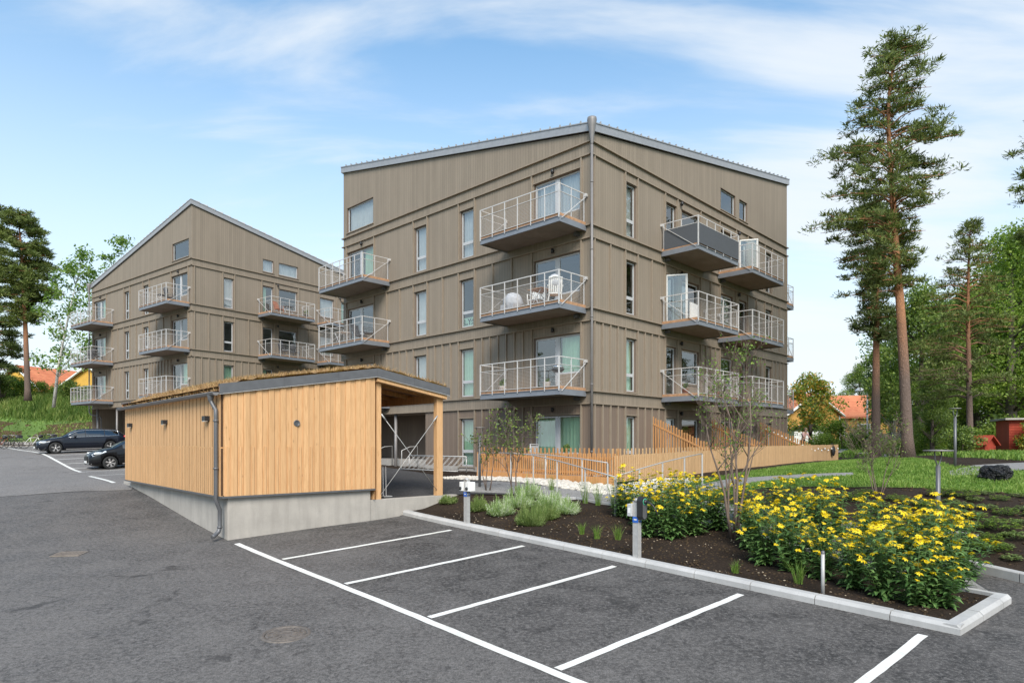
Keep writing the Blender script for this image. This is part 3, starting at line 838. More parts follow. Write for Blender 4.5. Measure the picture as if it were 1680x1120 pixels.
def apartment(name, origin, ang, zb, roof, label, windows, attic, strips, style, tallest):
    c, s_ = math.cos(math.radians(ang)), math.sin(math.radians(ang))
    t = thing(name, (origin[0], origin[1], zb), math.atan2(s_, c), label, 'apartment building', 'grey-brown apartment buildings')
    LO, HI = 12.24, 15.45
    corner = {(0, 0): LO, (1, 0): HI, (0, 1): HI, (1, 1): LO} if roof == 'low' else {(0, 0): HI, (1, 0): LO, (0, 1): LO, (1, 1): HI}
    def topz(F, s):
        L = WL if F in 'LE' else GL
        k = max(0, min(1, s / L))
        if F == 'L': a, b = corner[0, 0], corner[0, 1]
        if F == 'R': a, b = corner[0, 0], corner[1, 0]
        if F == 'E': a, b = corner[1, 0], corner[1, 1]
        if F == 'N': a, b = corner[0, 1], corner[1, 1]
        return a + (b - a) * k
    TOPB = 4 * FH
    wall = MB()
    REC0 = 9.45
    for F in 'LREN':
        L = WL if F in 'LE' else GL
        holes = [(w[1], w[2], w[3], w[4]) for w in windows if w[0] == F] + [(w[1], w[2], w[3], w[4]) for w in attic if w[0] == F]
        if F == 'L': holes.append((REC0, L, -1.0, FH - BH))
        ss = sorted({0.0, L} | {round(h[i], 3) for h in holes for i in (0, 1)} | {round(L * i / 6, 3) for i in range(7)})
        zs = sorted({-1.0, FH, TOPB} | {round(h[i], 3) for h in holes for i in (2, 3) if h[i] <= TOPB} | {FH - BH})
        for a, b in zip(ss, ss[1:]):
            for z0, z1 in zip(zs, zs[1:]):
                ms, mz = (a + b) / 2, (z0 + z1) / 2
                if any(h[0] < ms < h[1] and h[2] < mz < h[3] for h in holes): continue
                mat = 0
                if z1 <= FH - BH + 0.001: mat = 1 if mz > 0.1 else 0
                fquad(wall, F, a, b, 0, z0, z1, mat)
            # gable above the top band
            ah = sorted({TOPB} | {h[i] for h in holes for i in (2, 3) if h[i] > TOPB and h[0] < (a + b) / 2 < h[1]})
            lev = ah
            for z0, z1 in zip(lev, lev[1:]):
                if any(h[0] < (a+b)/2 < h[1] and h[2] < (z0+z1)/2 < h[3] for h in holes): continue
                fquad(wall, F, a, b, 0, z0, z1, 0)
            zl = lev[-1]
            q = [fp(F, a, 0, zl), fp(F, b, 0, zl), fp(F, b, 0, topz(F, b)), fp(F, a, 0, topz(F, a))]
            wall.face(q[::-1] if F in 'LN' else q, 0)
    # opaque storey slabs inside
    for k in range(1, 5):
        wall.box(0.15, 0.15, k * FH - 0.3, GL - 0.15, WL - 0.15, k * FH - 0.02, 2)
    # entrance recess
    rd = 2.2
    wall.box(rd, REC0 + 0.0, 0.32, rd + 0.15, WL - 0.2, FH - BH, 3)
    wall.box(0.02, REC0 - 0.16, -0.6, rd + 0.14, REC0 - 0.01, FH - BH - 0.01, 1)
    wall.box(0.02, REC0, FH - BH + 0.0, rd, WL - 0.02, FH - BH + 0.08, 4)
    wall.box(0.5, REC0 + 0.01, -0.8, rd + 0.15, WL - 0.2, 0.30, 5)
    wall.box(GL - 0.2, 0.2, 0, GL - 0.1, WL - 0.2, 3, 2)
    # concrete plinth
    mb = MB()
    for F in 'LREN':
        L = WL if F in 'LE' else GL
        e = REC0 if F == 'L' else L
        fbox(mb, F, 0.0 if F in 'RN' else 0.0, e, 0.0, 0.02, -1.2, 0.02 if F != 'L' else 0.1)
    fbox(mb, 'L', REC0, WL, 0.3, -0.45, -1.2, -0.12)
    mb.build('plinth', M['plinth'], t)
    # bands, ledges, battens
    for F in 'LREN':
        L = WL if F in 'LE' else GL
        for k in range(1, 5):
            for z, hgt, dep in ((k * FH, 0.045, 0.085), (k * FH - BH, 0.045, 0.075)):
                fbox(wall, F, -dep, L + dep, 0.001, dep, z - hgt / 2, z + hgt / 2, 4)
    for F in 'LR':
        for k in range(4):
            z0, z1 = k * FH + (0.03 if k else 0.0), (k + 1) * FH - BH - 0.02
            for s in strips[F][k]:
                fbox(wall, F, s - 0.030, s + 0.030, 0.001, 0.060, z0, z1, 4)
    wo = wall.build('wall', [M['clad'], M['clad_brown'] if style == 'A' else M['clad'], M['interior'], M['clad_brown'], M['clad_trim'], M['plinth']], t)
    # roof sheets with standing seams, two slopes meeting on a diagonal
    mb = MB()
    o_ = 0.10
    P = {k: Vector(((GL + o_) if k[0] else -o_, (WL + o_) if k[1] else -o_, corner[k] + 0.02)) for k in corner}
    up = Vector((0, 0, 0.30))
    hi = [k for k in corner if corner[k] == HI]; lo = [k for k in corner if corner[k] == LO]
    for l in lo:
        a, b, cc = P[hi[0]], P[hi[1]], P[l]
        if (b - a).cross(cc - a).z < 0: a, b = b, a
        mb.face((a + up, b + up, cc + up)); mb.face((cc, b, a))
    order = [(0, 0), (1, 0), (1, 1), (0, 1)]
    for i in range(4):
        a, b = P[order[i]], P[order[(i + 1) % 4]]
        mb.face((a, b, b + up, a + up))
        mb.bar(a + up * 1.0, b + up * 1.0, 0.05, 0.04)
    mid = (P[hi[0]] + P[hi[1]]) / 2
    for l in lo:
        low = P[l]
        # slope direction in plan from the low corner to the ridge
        for hk in hi:
            e0, e1 = low, P[hk]
            n = 34
            for i in range(1, n):
                p = e0.lerp(e1, i / n)
                # walk up-slope (toward the ridge, parallel to low->opposite)
                opp = P[lo[0] if l == lo[1] else lo[1]]
                dirp = Vector((opp.x - low.x, opp.y - low.y, 0))
                fr = (1 - i / n) * 0.5
                q = Vector((p.x + dirp.x * fr, p.y + dirp.y * fr, HI + 0.02))
                mb.bar(p + up * 1.0 + Vector((0, 0, 0.025)) - dirp.normalized() * 0.05, q + up * 1.0 + Vector((0, 0, 0.025)), 0.05, 0.10)
    mb.build('roof', M['roof_metal'], t)
    # funnel and downpipe at the low corner
    lx, ly = (0, 0) if roof == 'low' else (0, WL)
    sx, sy = -0.10, (-0.10 if ly == 0 else 0.10)
    cx, cy = lx + sx, ly + sy
    mb = MB()
    dx_, dy_ = sx * 1.0, sy * 1.0
    mb.lathe([(0.045, LO - 0.50), (0.075, LO - 0.25), (0.135, LO + 0.12), (0.175, LO + 0.34), (0.165, LO + 0.42), (0.12, LO + 0.41)], (cx + dx_ * 0.6, cy + dy_ * 0.6, 0), 20)
    mb.lathe([(0.0, LO + 0.38), (0.14, LO + 0.39)], (cx + dx_ * 0.6, cy + dy_ * 0.6, 0), 20)
    mb.build('rain_funnel', M['pipe_grey'], t)
    mb = MB()
    bx, by = cx + dx_ * 0.5, cy + dy_ * 0.5
    endz = -0.35 if roof == 'low' else FH - BH - 0.25
    pts = [(bx, by, LO - 0.42), (bx, by, endz)]
    if roof != 'low':
        pts += [(bx + 0.1, by - 0.1, endz - 0.22), (bx + 0.5, by - 0.55, endz - 0.30), (bx + 0.62, by - 0.72, endz - 0.5), (bx + 0.62, by - 0.72, -1.0)]
    mb.tube(pts, 0.046, 12)
    for k in range(5):
        z = 0.8 + k * 2.4
        if z > endz: mb.lathe([(0.048, z - 0.02), (0.056, z - 0.02), (0.056, z + 0.02), (0.048, z + 0.02)], (bx, by, 0), 12)
    mb.build('downpipe', M['pipe_grey'], t)
    # columns under the entrance recess
    for s in (11.9, 15.55):
        mb = MB(); mb.tube([fp('L', s, -0.12, -1.1), fp('L', s, -0.12, FH - BH)], 0.075 if s < 14 else 0.09, 16); mb.build('column', M['pipe_grey'], t)
    # ---- windows
    for w in windows + attic:
        F, s0, s1, z0, z1, kind, cur = w
        fr = MB(); D = -0.09
        fw = 0.06
        gm = M['glass']
        vert = []
        trans = None
        if kind == 'tall': trans = z0 + 0.66
        if kind == 'door_window': vert = [(s0 + s1) / 2]
        # dark reveal
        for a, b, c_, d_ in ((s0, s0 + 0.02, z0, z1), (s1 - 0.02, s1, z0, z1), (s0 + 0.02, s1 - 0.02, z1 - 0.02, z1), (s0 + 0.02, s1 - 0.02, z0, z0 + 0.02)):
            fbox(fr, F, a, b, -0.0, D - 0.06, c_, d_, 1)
        def sash(a, b, c_, d_, dd=D, w_=fw):
            fbox(fr, F, a, a + w_, dd - 0.05, dd, c_, d_); fbox(fr, F, b - w_, b, dd - 0.05, dd, c_, d_)
            fbox(fr, F, a + w_, b - w_, dd - 0.05, dd, d_ - w_, d_); fbox(fr, F, a + w_, b - w_, dd - 0.05, dd, c_, c_ + w_)
        a, b, c_, d_ = s0 + 0.02, s1 - 0.02, z0 + 0.02, z1 - 0.02
        panes = []
        if trans:
            sash(a, b, c_, trans); sash(a, b, trans + 0.0, d_, D + 0.003)
            panes = [(a, b, c_, trans), (a, b, trans, d_)]
        elif vert:
            v = vert[0]
            # s grows away from the corner: door on the far half, window on the near half
            fbox(fr, F, v - 0.05, v + 0.05, D - 0.06, D + 0.01, c_, d_)
            sash(v + 0.05, b, c_, d_, D, 0.075)
            zsill = c_ + 0.66
            if F == 'L':
                sash(a, v - 0.05, zsill, d_)
                fbox(fr, F, a, v - 0.05, D - 0.04, D + 0.02, c_, zsill, 2)
            else:
                sash(a, v - 0.05, c_, d_)
            panes = [(v + 0.05, b, c_, d_), (a, v - 0.05, zsill if F == 'L' else c_, d_)]
        else:
            sash(a, b, c_, d_)
            panes = [(a, b, c_, d_)]
        fbox(fr, F, s0 - 0.04, s1 + 0.04, 0.001, 0.05, z0 - 0.045, z0 - 0.012, 3)
        if kind != 'attic': fbox(fr, F, s0 - 0.02, s1 + 0.02, 0.001, 0.045, z1 + 0.005, z1 + 0.035, 3)
        fo = fr.build('balcony_door' if kind == 'door_window' else 'window', [M['frame_grey'], M['clad_brown'], M['clad'], M['clad_trim']], t)
        for (pa, pb, pc, pd) in panes:
            g = MB(); fquad(g, F, pa + 0.05, pb - 0.05, D - 0.02, pc + 0.05, pd - 0.05); g.build('pane', M['glass_bright'] if cur in ('bright', 'white') else gm, fo)
        # room behind
        r = MB(); dp = -2.2 if kind != 'attic' else -1.5
        A0, A1 = s0 - 0.3, s1 + 0.3
        fbox(r, F, A0, A1, dp - 0.02, dp, z0 - 0.2, z1 + 0.1)
        fbox(r, F, A0 - 0.02, A0, dp, -0.16, z0 - 0.2, z1 + 0.1); fbox(r, F, A1, A1 + 0.02, dp, -0.16, z0 - 0.2, z1 + 0.1)
        fbox(r, F, A0, A1, dp, -0.16, z0 - 0.22, z0 - 0.2); fbox(r, F, A0, A1, dp, -0.16, z1 + 0.1, z1 + 0.12)
        r.build('room', M['interior'], fo)
        if cur not in ('none',):
            cm = {'green': 'curtain_green', 'white': 'curtain_white', 'bright': 'curtain_white', 'half': 'curtain_green', 'blind': 'curtain_green'}[cur]
            r = MB(); n = max(4, int((s1 - s0) / 0.05))
            e0, e1 = s0 + 0.03, s1 - 0.03
            if cur == 'half': e1 = s0 + (s1 - s0) * 0.45
            zb_ = z0 + 0.03 if cur != 'blind' else z0 + 0.9
            prev = None
            for i in range(n + 1):
                s = e0 + (e1 - e0) * i / n
                dd = -0.24 - (0.035 * math.sin(i * 1.9) if cur != 'blind' else 0)
                q = (fp(F, s, dd, zb_), fp(F, s, dd, z1 - 0.02))
                if prev: r.face((prev[0], q[0], q[1], prev[1]), 0, True)
                prev = q
            r.build('curtain', M[cm], fo)
    # spot lamps over the balcony doors
    for F in 'LR':
        for k in range(4):
            for s in ((1.75, 14.6) if F == 'L' else (6.3, 11.85)):
                if k == 0 and F == 'L' and s > 9: continue
                z = (k + 1) * FH - BH - 0.17
                mb = MB(); mb.lathe([(0.0, -0.08), (0.055, -0.08), (0.055, 0.08), (0.0, 0.08)], fp(F, s, 0.09, z), 12)
                x = fp(F, s, 0.0, z); y = fp(F, s, 0.1, z); mb.bar(x, y, 0.05, 0.05)
                mb.build('wall_lamp', M['black'], t)
    return t

def balcony(t, F, s0, s1, z, D=1.5, screen=False, rail_at='both'):
    """slab, deck, rail posts, wire infill and tie rods"""
    mb = MB()
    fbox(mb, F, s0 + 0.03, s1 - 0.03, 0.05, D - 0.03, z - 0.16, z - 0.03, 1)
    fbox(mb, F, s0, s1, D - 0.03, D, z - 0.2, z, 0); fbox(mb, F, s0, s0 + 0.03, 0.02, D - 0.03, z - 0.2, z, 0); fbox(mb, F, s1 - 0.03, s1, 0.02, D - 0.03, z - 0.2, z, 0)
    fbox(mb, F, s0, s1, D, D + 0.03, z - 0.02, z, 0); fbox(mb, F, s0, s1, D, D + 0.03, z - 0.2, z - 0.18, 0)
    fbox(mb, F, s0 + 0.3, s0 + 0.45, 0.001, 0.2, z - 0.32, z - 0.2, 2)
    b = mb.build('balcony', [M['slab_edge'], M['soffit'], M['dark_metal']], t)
    mb = MB(); n = 9
    for i in range(n):
        a = 0.06 + (D - 0.08) * i / n
        fbox(mb, F, s0 + 0.05, s1 - 0.05, a, a + (D - 0.08) / n - 0.012, z + 0.035, z + 0.062)
    for k in range(8):
        s = s0 + 0.1 + (s1 - s0 - 0.25) * k / 7; fbox(mb, F, s, s + 0.05, 0.06, D - 0.05, z, z + 0.035)
    fbox(mb, F, s0 + 0.03, s1 - 0.03, D - 0.028, D - 0.004, z + 0.004, z + 0.105); fbox(mb, F, s0 + 0.005, s0 + 0.028, 0.05, D - 0.03, z + 0.004, z + 0.105); fbox(mb, F, s1 - 0.028, s1 - 0.005, 0.05, D - 0.03, z + 0.004, z + 0.105)
    mb.build('decking', M['deck_wood'], b)
    H_ = 1.12
    mb = MB(); L = s1 - s0
    n = 6 if L > 3.8 else 5
    ps = [(s0 + 0.03 + (L - 0.06) * i / n, D + 0.02) for i in range(n + 1)]
    side = [(s0 + 0.03, 0.12), (s0 + 0.03, D / 2 + 0.1), (s1 - 0.03, 0.12), (s1 - 0.03, D / 2 + 0.1)]
    for s, d in ps + side:
        w = 0.014 if (s, d) not in (ps[0], ps[-1]) else 0.020
        fbox(mb, F, s - w, s + w, d - w, d + w, z - 0.06 if d > D else z, z + H_)
    for zz_, hh in ((z + H_, 0.016), (z + H_ - 0.27, 0.009), (z + 0.10, 0.009)):
        fbox(mb, F, s0 + 0.01, s1 - 0.01, D + 0.008, D + 0.032, zz_ - hh, zz_ + hh)
        for s in (s0 + 0.03, s1 - 0.03): fbox(mb, F, s - 0.012, s + 0.012, 0.10, D + 0.008, zz_ - hh, zz_ + hh)
    mb.build('railing', M['rail_white'], b)
    if screen:
        mb = MB()
        fbox(mb, F, s0 + 0.06, s1 - 0.06, D + 0.036, D + 0.042, z + 0.05, z + H_ - 0.3); fbox(mb, F, s0 + 0.0, s0 + 0.008, 0.15, D, z + 0.05, z + H_ - 0.3); fbox(mb, F, s1 - 0.008, s1, 0.15, D, z + 0.05, z + H_ - 0.3)
        mb.build('fabric_screen', M['screen_fabric'], b)
    mb = MB(); z0_, z1_ = z + 0.12, z + H_ - 0.29
    n = 15
    for i in range(n):
        zc = z0_ + (z1_ - z0_) * i / (n - 1)
        fbox(mb, F, s0 + 0.05, s1 - 0.05, D + 0.002, D + 0.007, zc - 0.003, zc + 0.003)
        for s in (s0 + 0.03, s1 - 0.03): fbox(mb, F, s - 0.0025, s + 0.0025, 0.12, D, zc - 0.003, zc + 0.003)
    mb.build('wire_infill', M['galv'], b)
    for s in (s0 - 0.0, s1 + 0.0):
        mb = MB(); e = -0.03 if s == s0 else 0.03
        mb.bar(fp(F, s + e, 0.0, z + H_ - 0.05), fp(F, s + e, D - 0.05, z - 0.08), 0.02, 0.02)
        fbox(mb, F, s + e - 0.03, s + e + 0.03, 0.001, 0.12, z + H_ - 0.10, z + H_ + 0.0)
        mb.build('tie_rod', M['rail_white'], b)
    return b

def windows_for(style):
    W = []
    for k in range(4):
        f0 = k * FH
        top = (k + 1) * FH - BH - 0.38; bot = f0 + 0.09
        alt = (k + (style == 'B')) % 3
        W.append(('L', 6.2, 7.05, bot, top, 'tall', {0: 'green', 1: 'green', 2: 'none', 3: 'bright'}[k] if style == 'A' else 'bright'))
        if not (k == 0): W.append(('L', 9.37, 10.25, bot, top, 'tall', 'bright'))
        W.append(('L', 0.49, 2.76, f0 + 0.02, top, 'door_window', {0: 'green', 1: 'half', 2: 'none', 3: 'white'}[k] if style == 'A' else ('none', 'half', 'none', 'none')[k]))
        if k: W.append(('L', 13.62, 15.99, f0 + 0.02, top, 'door_window', ('x', 'half', 'none', 'half')[k] if style == 'A' else 'half'))
        W.append(('R', 2.2, 2.9, bot, top, 'tall', ('green', 'green', 'none', 'bright')[k]))
        W.append(('R', 5.12, 5.95, f0 + 0.02, top, 'door', ('white', 'half', 'none', 'half')[k]))
        W.append(('R', 6.42, 7.95, f0 + 0.02 + 0.66, top, 'pane', ('none', 'none', 'none', 'none')[k]))
        W.append(('R', 10.0, 11.3, f0 + 0.02 + 0.66, top, 'pane', 'none' if style == 'A' else 'bright'))
        W.append(('R', 12.0, 12.82, f0 + 0.02, top, 'door', 'half' if k == 3 else 'none'))
        W.append(('R', 15.05, 15.85, bot, top, 'tall', 'half'))
    return W
A_AT = [('L', 13.63, 16.06, 4 * FH + 0.24, 4 * FH + 1.56, 'attic', 'bright'), ('R', 10.03, 11.6, 4 * FH + 0.15, 4 * FH + 1.17, 'attic', 'none'), ('R', 12.0, 12.92, 4 * FH + 0.18, 4 * FH + 1.16, 'attic', 'none')]
B_AT = [('L', 0.36, 2.69, 4 * FH + 0.22, 4 * FH + 1.40, 'attic', 'none'), ('R', 5.12, 5.99, 4 * FH + 0.2, 4 * FH + 1.1, 'attic', 'bright'), ('R', 6.42, 8.04, 4 * FH + 0.2, 4 * FH + 1.1, 'attic', 'bright')]
def seq(a, b, st):
    n = max(1, round((b - a) / st)); return [a + (b - a) * i / n for i in range(n + 1)]
STR = {'L': [[], [], [], []], 'R': [[], [], [], []]}
for k, st in ((0, 0.5), (1, 0.5), (2, 1.0), (3, 99)):
    L_ = [0.45 - 0.03, 2.85]
    L_ += (seq(2.85, 6.11, st)[1:] if k < 3 else [6.11]) + [7.14]
    L_ += (seq(7.14, 9.30, st)[1:] if (k < 3 and k > 0) else ([9.30] if k else []))
    if k: L_ += [10.33] + (seq(10.33, 13.53, st)[1:] if k < 3 else [13.53]) + [16.08]
    STR['L'][k] = sorted(set(L_))
    R_ = [0.17] + (seq(0.17, 2.12, st)[1:] if k < 3 else [2.12]) + [2.98] + (seq(2.98, 5.03, st)[1:] if k < 3 else [5.03]) + [6.03, 8.06]
    R_ += (seq(8.06, 9.9, st)[1:] if k < 3 else [9.9]) + [11.6, 12.92] + (seq(12.92, 14.97, st)[1:] if k < 3 else [14.97]) + [15.93] + (seq(15.93, 17.9, st)[1:] if k < 3 else [17.9])
    STR['R'][k] = R_

OA = ((969.7 - 840) / F_PX * 23.5, 23.5)
OB = ((314.4 - 840) / F_PX * 43.0, 43.0)
ANG_A, ANG_B = 46.1, 52.34
bA = apartment('apartment_building', OA, ANG_A, 1.85, 'low', 'large grey-brown clad apartment building with a drain funnel on its near corner', windows_for('A'), A_AT, STR, 'A', True)
bB = apartment('apartment_building', OB, ANG_B, 3.15, 'high', 'farther grey-brown apartment building whose roof peaks over its near corner', windows_for('B'), B_AT, STR, 'B', False)
for t, st in ((bA, 'A'), (bB, 'B')):
    for k in (1, 2, 3):
        balcony(t, 'L', 0.2, 4.2, k * FH)
        balcony(t, 'L', 12.2, 16.2, k * FH, 1.55)
        balcony(t, 'R', 4.74, 8.36, k * FH, 1.64, screen=(k == 3 and st == 'A'))
        balcony(t, 'R', 9.72, 13.3, k * FH, 1.64)
        if st == 'A': balcony(t, 'E', 0.2, 4.0, k * FH, 1.5)
def bpt(b, F, s, d, z):
    p = fp(F, s, d, z)
    base = {bA: (OA, ANG_A, 1.85), bB: (OB, ANG_B, 3.15)}[b]
    a = math.radians(base[1]); c, s_ = math.cos(a), math.sin(a)
    return Vector((base[0][0] + p[0] * c - p[1] * s_, base[0][1] + p[0] * s_ + p[1] * c, base[2] + p[2]))
def bdir(b, F, ds, dd):
    return (bpt(b, F, ds, dd, 0) - bpt(b, F, 0, 0, 0))

# circled entrance numbers painted on the recess walls
def number_sign(b, s, z, txt, label):
    R_ = 0.46
    p = bpt(b, 'L', s, -2.2 + 0.012, z)
    a = math.radians({bA: ANG_A, bB: ANG_B}[b])
    t = thing('number_sign', p, a - math.pi / 2, label, 'house number')
    mb = MB()
    n = 48
    for i in range(n):
        a0, a1 = 2 * math.pi * i / n, 2 * math.pi * (i + 1) / n
        mb.face([(R_ * math.cos(a0), 0, R_ * 1.05 * math.sin(a0)), (R_ * math.cos(a1), 0, R_ * 1.05 * math.sin(a1)), ((R_ - 0.035) * math.cos(a1), 0, (R_ - 0.035) * 1.05 * math.sin(a1)), ((R_ - 0.035) * math.cos(a0), 0, (R_ - 0.035) * 1.05 * math.sin(a0))])
    mb.build('ring', M['gold_line'], t)
    cu = bpy.data.curves.new('digits', 'FONT'); cu.body = txt; cu.size = 0.62; cu.align_x = 'CENTER'; cu.align_y = 'CENTER'; cu.extrude = 0.002
    o = bpy.data.objects.new('digits', cu); COL.objects.link(o)
    dg = bpy.context.evaluated_depsgraph_get()
    me = bpy.data.meshes.new_from_object(o.evaluated_get(dg)); bpy.data.objects.remove(o)
    me.materials.clear(); me.materials.append(M['gold_line'])
    d = bpy.data.objects.new('digits', me); COL.objects.link(d); d.parent = t
    d.rotation_euler = (math.radians(90), 0, 0); d.location = (0, -0.004, 0); d.scale = (0.72, 1.0, 1.0)
number_sign(bA, 14.75, 1.45, '29', 'circled entrance number 29 painted on the dark recess wall behind the shed posts')
number_sign(bB, 15.1, 1.55, '27', 'circled entrance number 27 on the recess wall of the left building')

# ------------------------------------------------------------------ wooden shed with sedum roof
SA = math.radians(42.2)
SO = Vector((-6.30, 14.50, 0))
def shed():
    t = thing('bike_shed', (SO.x, SO.y, 0), SA, 'pale wooden bike shed with dry sedum roof, closed left half and open right half', 'shed')
    XR, XE, YL = 3.72, 5.90, 8.95
    ZB = 1.80
    zt = lambda x: 4.10 + (x + 0.12) * (4.72 - 4.10) / (XR + 0.12) if x <= XR else 4.72 - (x - XR) * (4.72 - 4.36) / (XE - XR)
    mb = MB()
    mb.box(0, 0, 0.0, 3.57, YL, ZB - 0.03); mb.box(0.02, YL + 0.001, 0.6, 0.22, YL + 1.1, ZB - 0.12)
    mb.build('concrete_base', M['concrete'], t, 0.01)
    # cladding boards: broad boards with raised battens, doubled battens in the lower part
    mb = MB()
    pitch = 0.275
    a, b = -0.10, XR - 0.06
    y0 = -0.05
    mb.face([(a, y0, ZB), (b, y0, ZB), (b, y0, zt(b)), (a, y0, zt(a))])
    mb.face([(a, YL, ZB), (a, y0, ZB), (a, y0, zt(a)), (a, YL, zt(a))])
    mb.face([(b, y0, 1.5), (b, YL, 1.5), (b, YL, zt(b)), (b, y0, zt(b))])
    mb.face([(b, YL, ZB), (a, YL, ZB), (a, YL, zt(a)), (b, YL, zt(b))])
    n = int((b - a) / 0.135)
    w = (b - a) / n
    for i in range(n):
        x = a + w * i; g = 0.016; zl = 2.86 + rnd.uniform(-0.012, 0.012)
        dp_ = 0.040 if i % 2 else 0.022
        mb.box(x + (0.004 if i % 2 else 0.008), y0 - dp_ - rnd.uniform(0, .003), ZB - 0.012, x + w - (0.004 if i % 2 else 0.0), y0 - 0.001, zt(x + w / 2) - 0.012)
        if i % 2 == 0: mb.box(x + w * .30, y0 - 0.044, ZB - 0.012, x + w * .66, y0 - 0.027, zl + 0.02)
    n = int((YL - y0) / pitch)
    w = (YL - y0) / n
    for i in range(n):
        y = y0 + w * i; g = 0.045; zl = 2.86 + rnd.uniform(-0.012, 0.012)
        mb.box(a - 0.058, y + g, zl, a - 0.001, y + w, zt(a) - 0.02); mb.box(a - 0.052, y + g - 0.004, zl + .02, a - 0.002, y + g - 0.0005, zt(a) - 0.03, 1)  # thin dark strip on each board's near side imitates a shaded gap
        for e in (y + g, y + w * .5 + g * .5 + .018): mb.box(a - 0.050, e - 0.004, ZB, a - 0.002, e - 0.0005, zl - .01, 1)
        mb.box(a - 0.058, y + g, ZB - 0.012, a - 0.001, y + w * .5 + g * .5 - .018, zl - 0.001); mb.box(a - 0.058, y + w * .5 + g * .5 + .018, ZB - 0.012, a - 0.001, y + w, zl - 0.001)
    mb.build('cladding', [M['pine_board'], M['board_gap_shade']], t)
    mb = MB(); mb.box(a - 0.068, y0 - 0.045, ZB - 0.035, b, YL, ZB - 0.012); mb.box(a - 0.05, y0 - 0.05, ZB - 0.055, b, y0 - 0.044, ZB - 0.012); mb.box(a - 0.076, y0 - 0.05, ZB - 0.055, a - 0.069, YL, ZB - 0.012)
    mb.build('drip_sheet', M['dark_metal'], t)
    # roof: board deck, metal verge, sedum
    mb = MB()
    xs = [-0.22, XR, XE + 0.12]
    th = 0.12
    for x0, x1 in zip(xs, xs[1:]):
        za, zb_ = zt(x0) + 0.0, zt(x1) + 0.0
        y_0, y_1 = -0.10, YL + 0.15
        mb.face([(x0, y_0, za), (x0, y_1, za), (x1, y_1, zb_), (x1, y_0, zb_)])
        mb.face([(x0, y_0, za + th), (x1, y_0, zb_ + th), (x1, y_1, zb_ + th), (x0, y_1, za + th)])
        mb.face([(x0, y_0, za), (x1, y_0, zb_), (x1, y_0, zb_ + th), (x0, y_0, za + th)])
        mb.face([(x0, y_1, za), (x0, y_1, za + th), (x1, y_1, zb_ + th), (x1, y_1, zb_)])
    ro = mb.build('roof', M['deck_wood'], t)
    mb = MB()
    for x0, x1 in zip(xs, xs[1:]):
        for yv in (-0.13, YL + 0.16):
            q = [(x0, yv, zt(x0) - 0.04), (x1, yv, zt(x1) - 0.04), (x1, yv, zt(x1) + 0.17), (x0, yv, zt(x0) + 0.17)]
            mb.face(q if yv < 0 else q[::-1])
            q = [(x0, yv + (0.002), zt(x0) + 0.17), (x1, yv + 0.002, zt(x1) + 0.17), (x1, yv + 0.07, zt(x1) + 0.17), (x0, yv + 0.07, zt(x0) + 0.17)]
            mb.face(q)
            mb.face([(x0, yv + 0.07, zt(x0) + 0.17), (x1, yv + 0.07, zt(x1) + 0.17), (x1, yv + 0.07, zt(x1) + 0.10), (x0, yv + 0.07, zt(x0) + 0.10)])
    for x in (XR * 0.33, XR * 0.70, XR - 0.02, XE * 0.82):
        mb.box(x, -0.136, zt(x) - 0.04, x + 0.012, -0.131, zt(x) + 0.17)
    mb.face([(XE + 0.13, -0.13, zt(XE) - 0.06), (XE + 0.13, YL + .15, zt(XE) - 0.06), (XE + 0.13, YL + .15, zt(XE) + 0.14), (XE + 0.13, -0.13, zt(XE) + 0.14)])
    mb.build('verge_flashing', M['dark_metal'], ro)
    mb = MB()
    for x0, x1 in zip(xs, xs[1:]):
        mb.bar((x0, -0.128, zt(x0) - 0.055), (x1, -0.128, zt(x1) - 0.05), 0.02, 0.014)
    mb.build('verge_trim', M['galv'], ro)
    # sedum: bumpy mat plus dry tufts
    nu, nv = 60, 90
    X_, Y_ = np.meshgrid(np.linspace(-0.20, XE + 0.10, nu), np.linspace(-0.06, YL + 0.1, nv))
    Zs = np.array([zt(x) for x in X_.ravel()]) + 0.03 + 0.17 * np.clip((X_.ravel() + 0.20) / 0.45, 0, 1) + 0.04 * nrng.random(X_.size) + 0.03 * np.sin(X_.ravel() * 4 + np.sin(Y_.ravel() * 3)) * np.sin(Y_.ravel() * 3.1)
    ii_ = (np.arange(nv - 1)[:, None] * nu + np.arange(nu - 1)[None]).ravel()
    sed = np_mesh('sedum', np.column_stack([X_.ravel(), Y_.ravel(), Zs]), np.stack([ii_, ii_ + 1, ii_ + nu + 1, ii_ + nu], 1), M['dry_sedum'], ro)
    n = 26000
    px_ = nrng.uniform(-0.2, XE + 0.1, n); py_ = nrng.uniform(-0.05, YL + 0.1, n) * nrng.random(n) ** 0.35
    pz = np.array([zt(x) for x in px_]) + 0.03 + 0.17 * np.clip((px_ + 0.20) / 0.45, 0, 1)
    tufts(sed, 'sedum_tufts', np.column_stack([px_, py_, pz]), 0.04, 0.15, 0.016, M['dry_sedum'], lean=0.9)
    sed.parent = ro
    # canopy frame
    for x, y, w in ((XR + 0.12, 0.02, 0.14), (XE - 0.10, 0.02, 0.20), (XE - 0.10, 4.5, 0.18), (XE - 0.10, YL - 0.1, 0.18)):
        mb = MB(); zz0 = 1.46 if y < 1 else 1.5
        mb.box(x - w / 2, y + 0.02, zz0 + .03, x + w / 2, y + 0.18, zt(x) - 0.02)
        mb.build('post', M['pine_board'], t)
    mb = MB(); mb.face([(XR, -0.09, zt(XR) - 0.16), (XE + 0.05, -0.09, zt(XE + 0.05) - 0.16), (XE + 0.05, -0.09, zt(XE + 0.05) - 0.02), (XR, -0.09, zt(XR) - 0.02)])
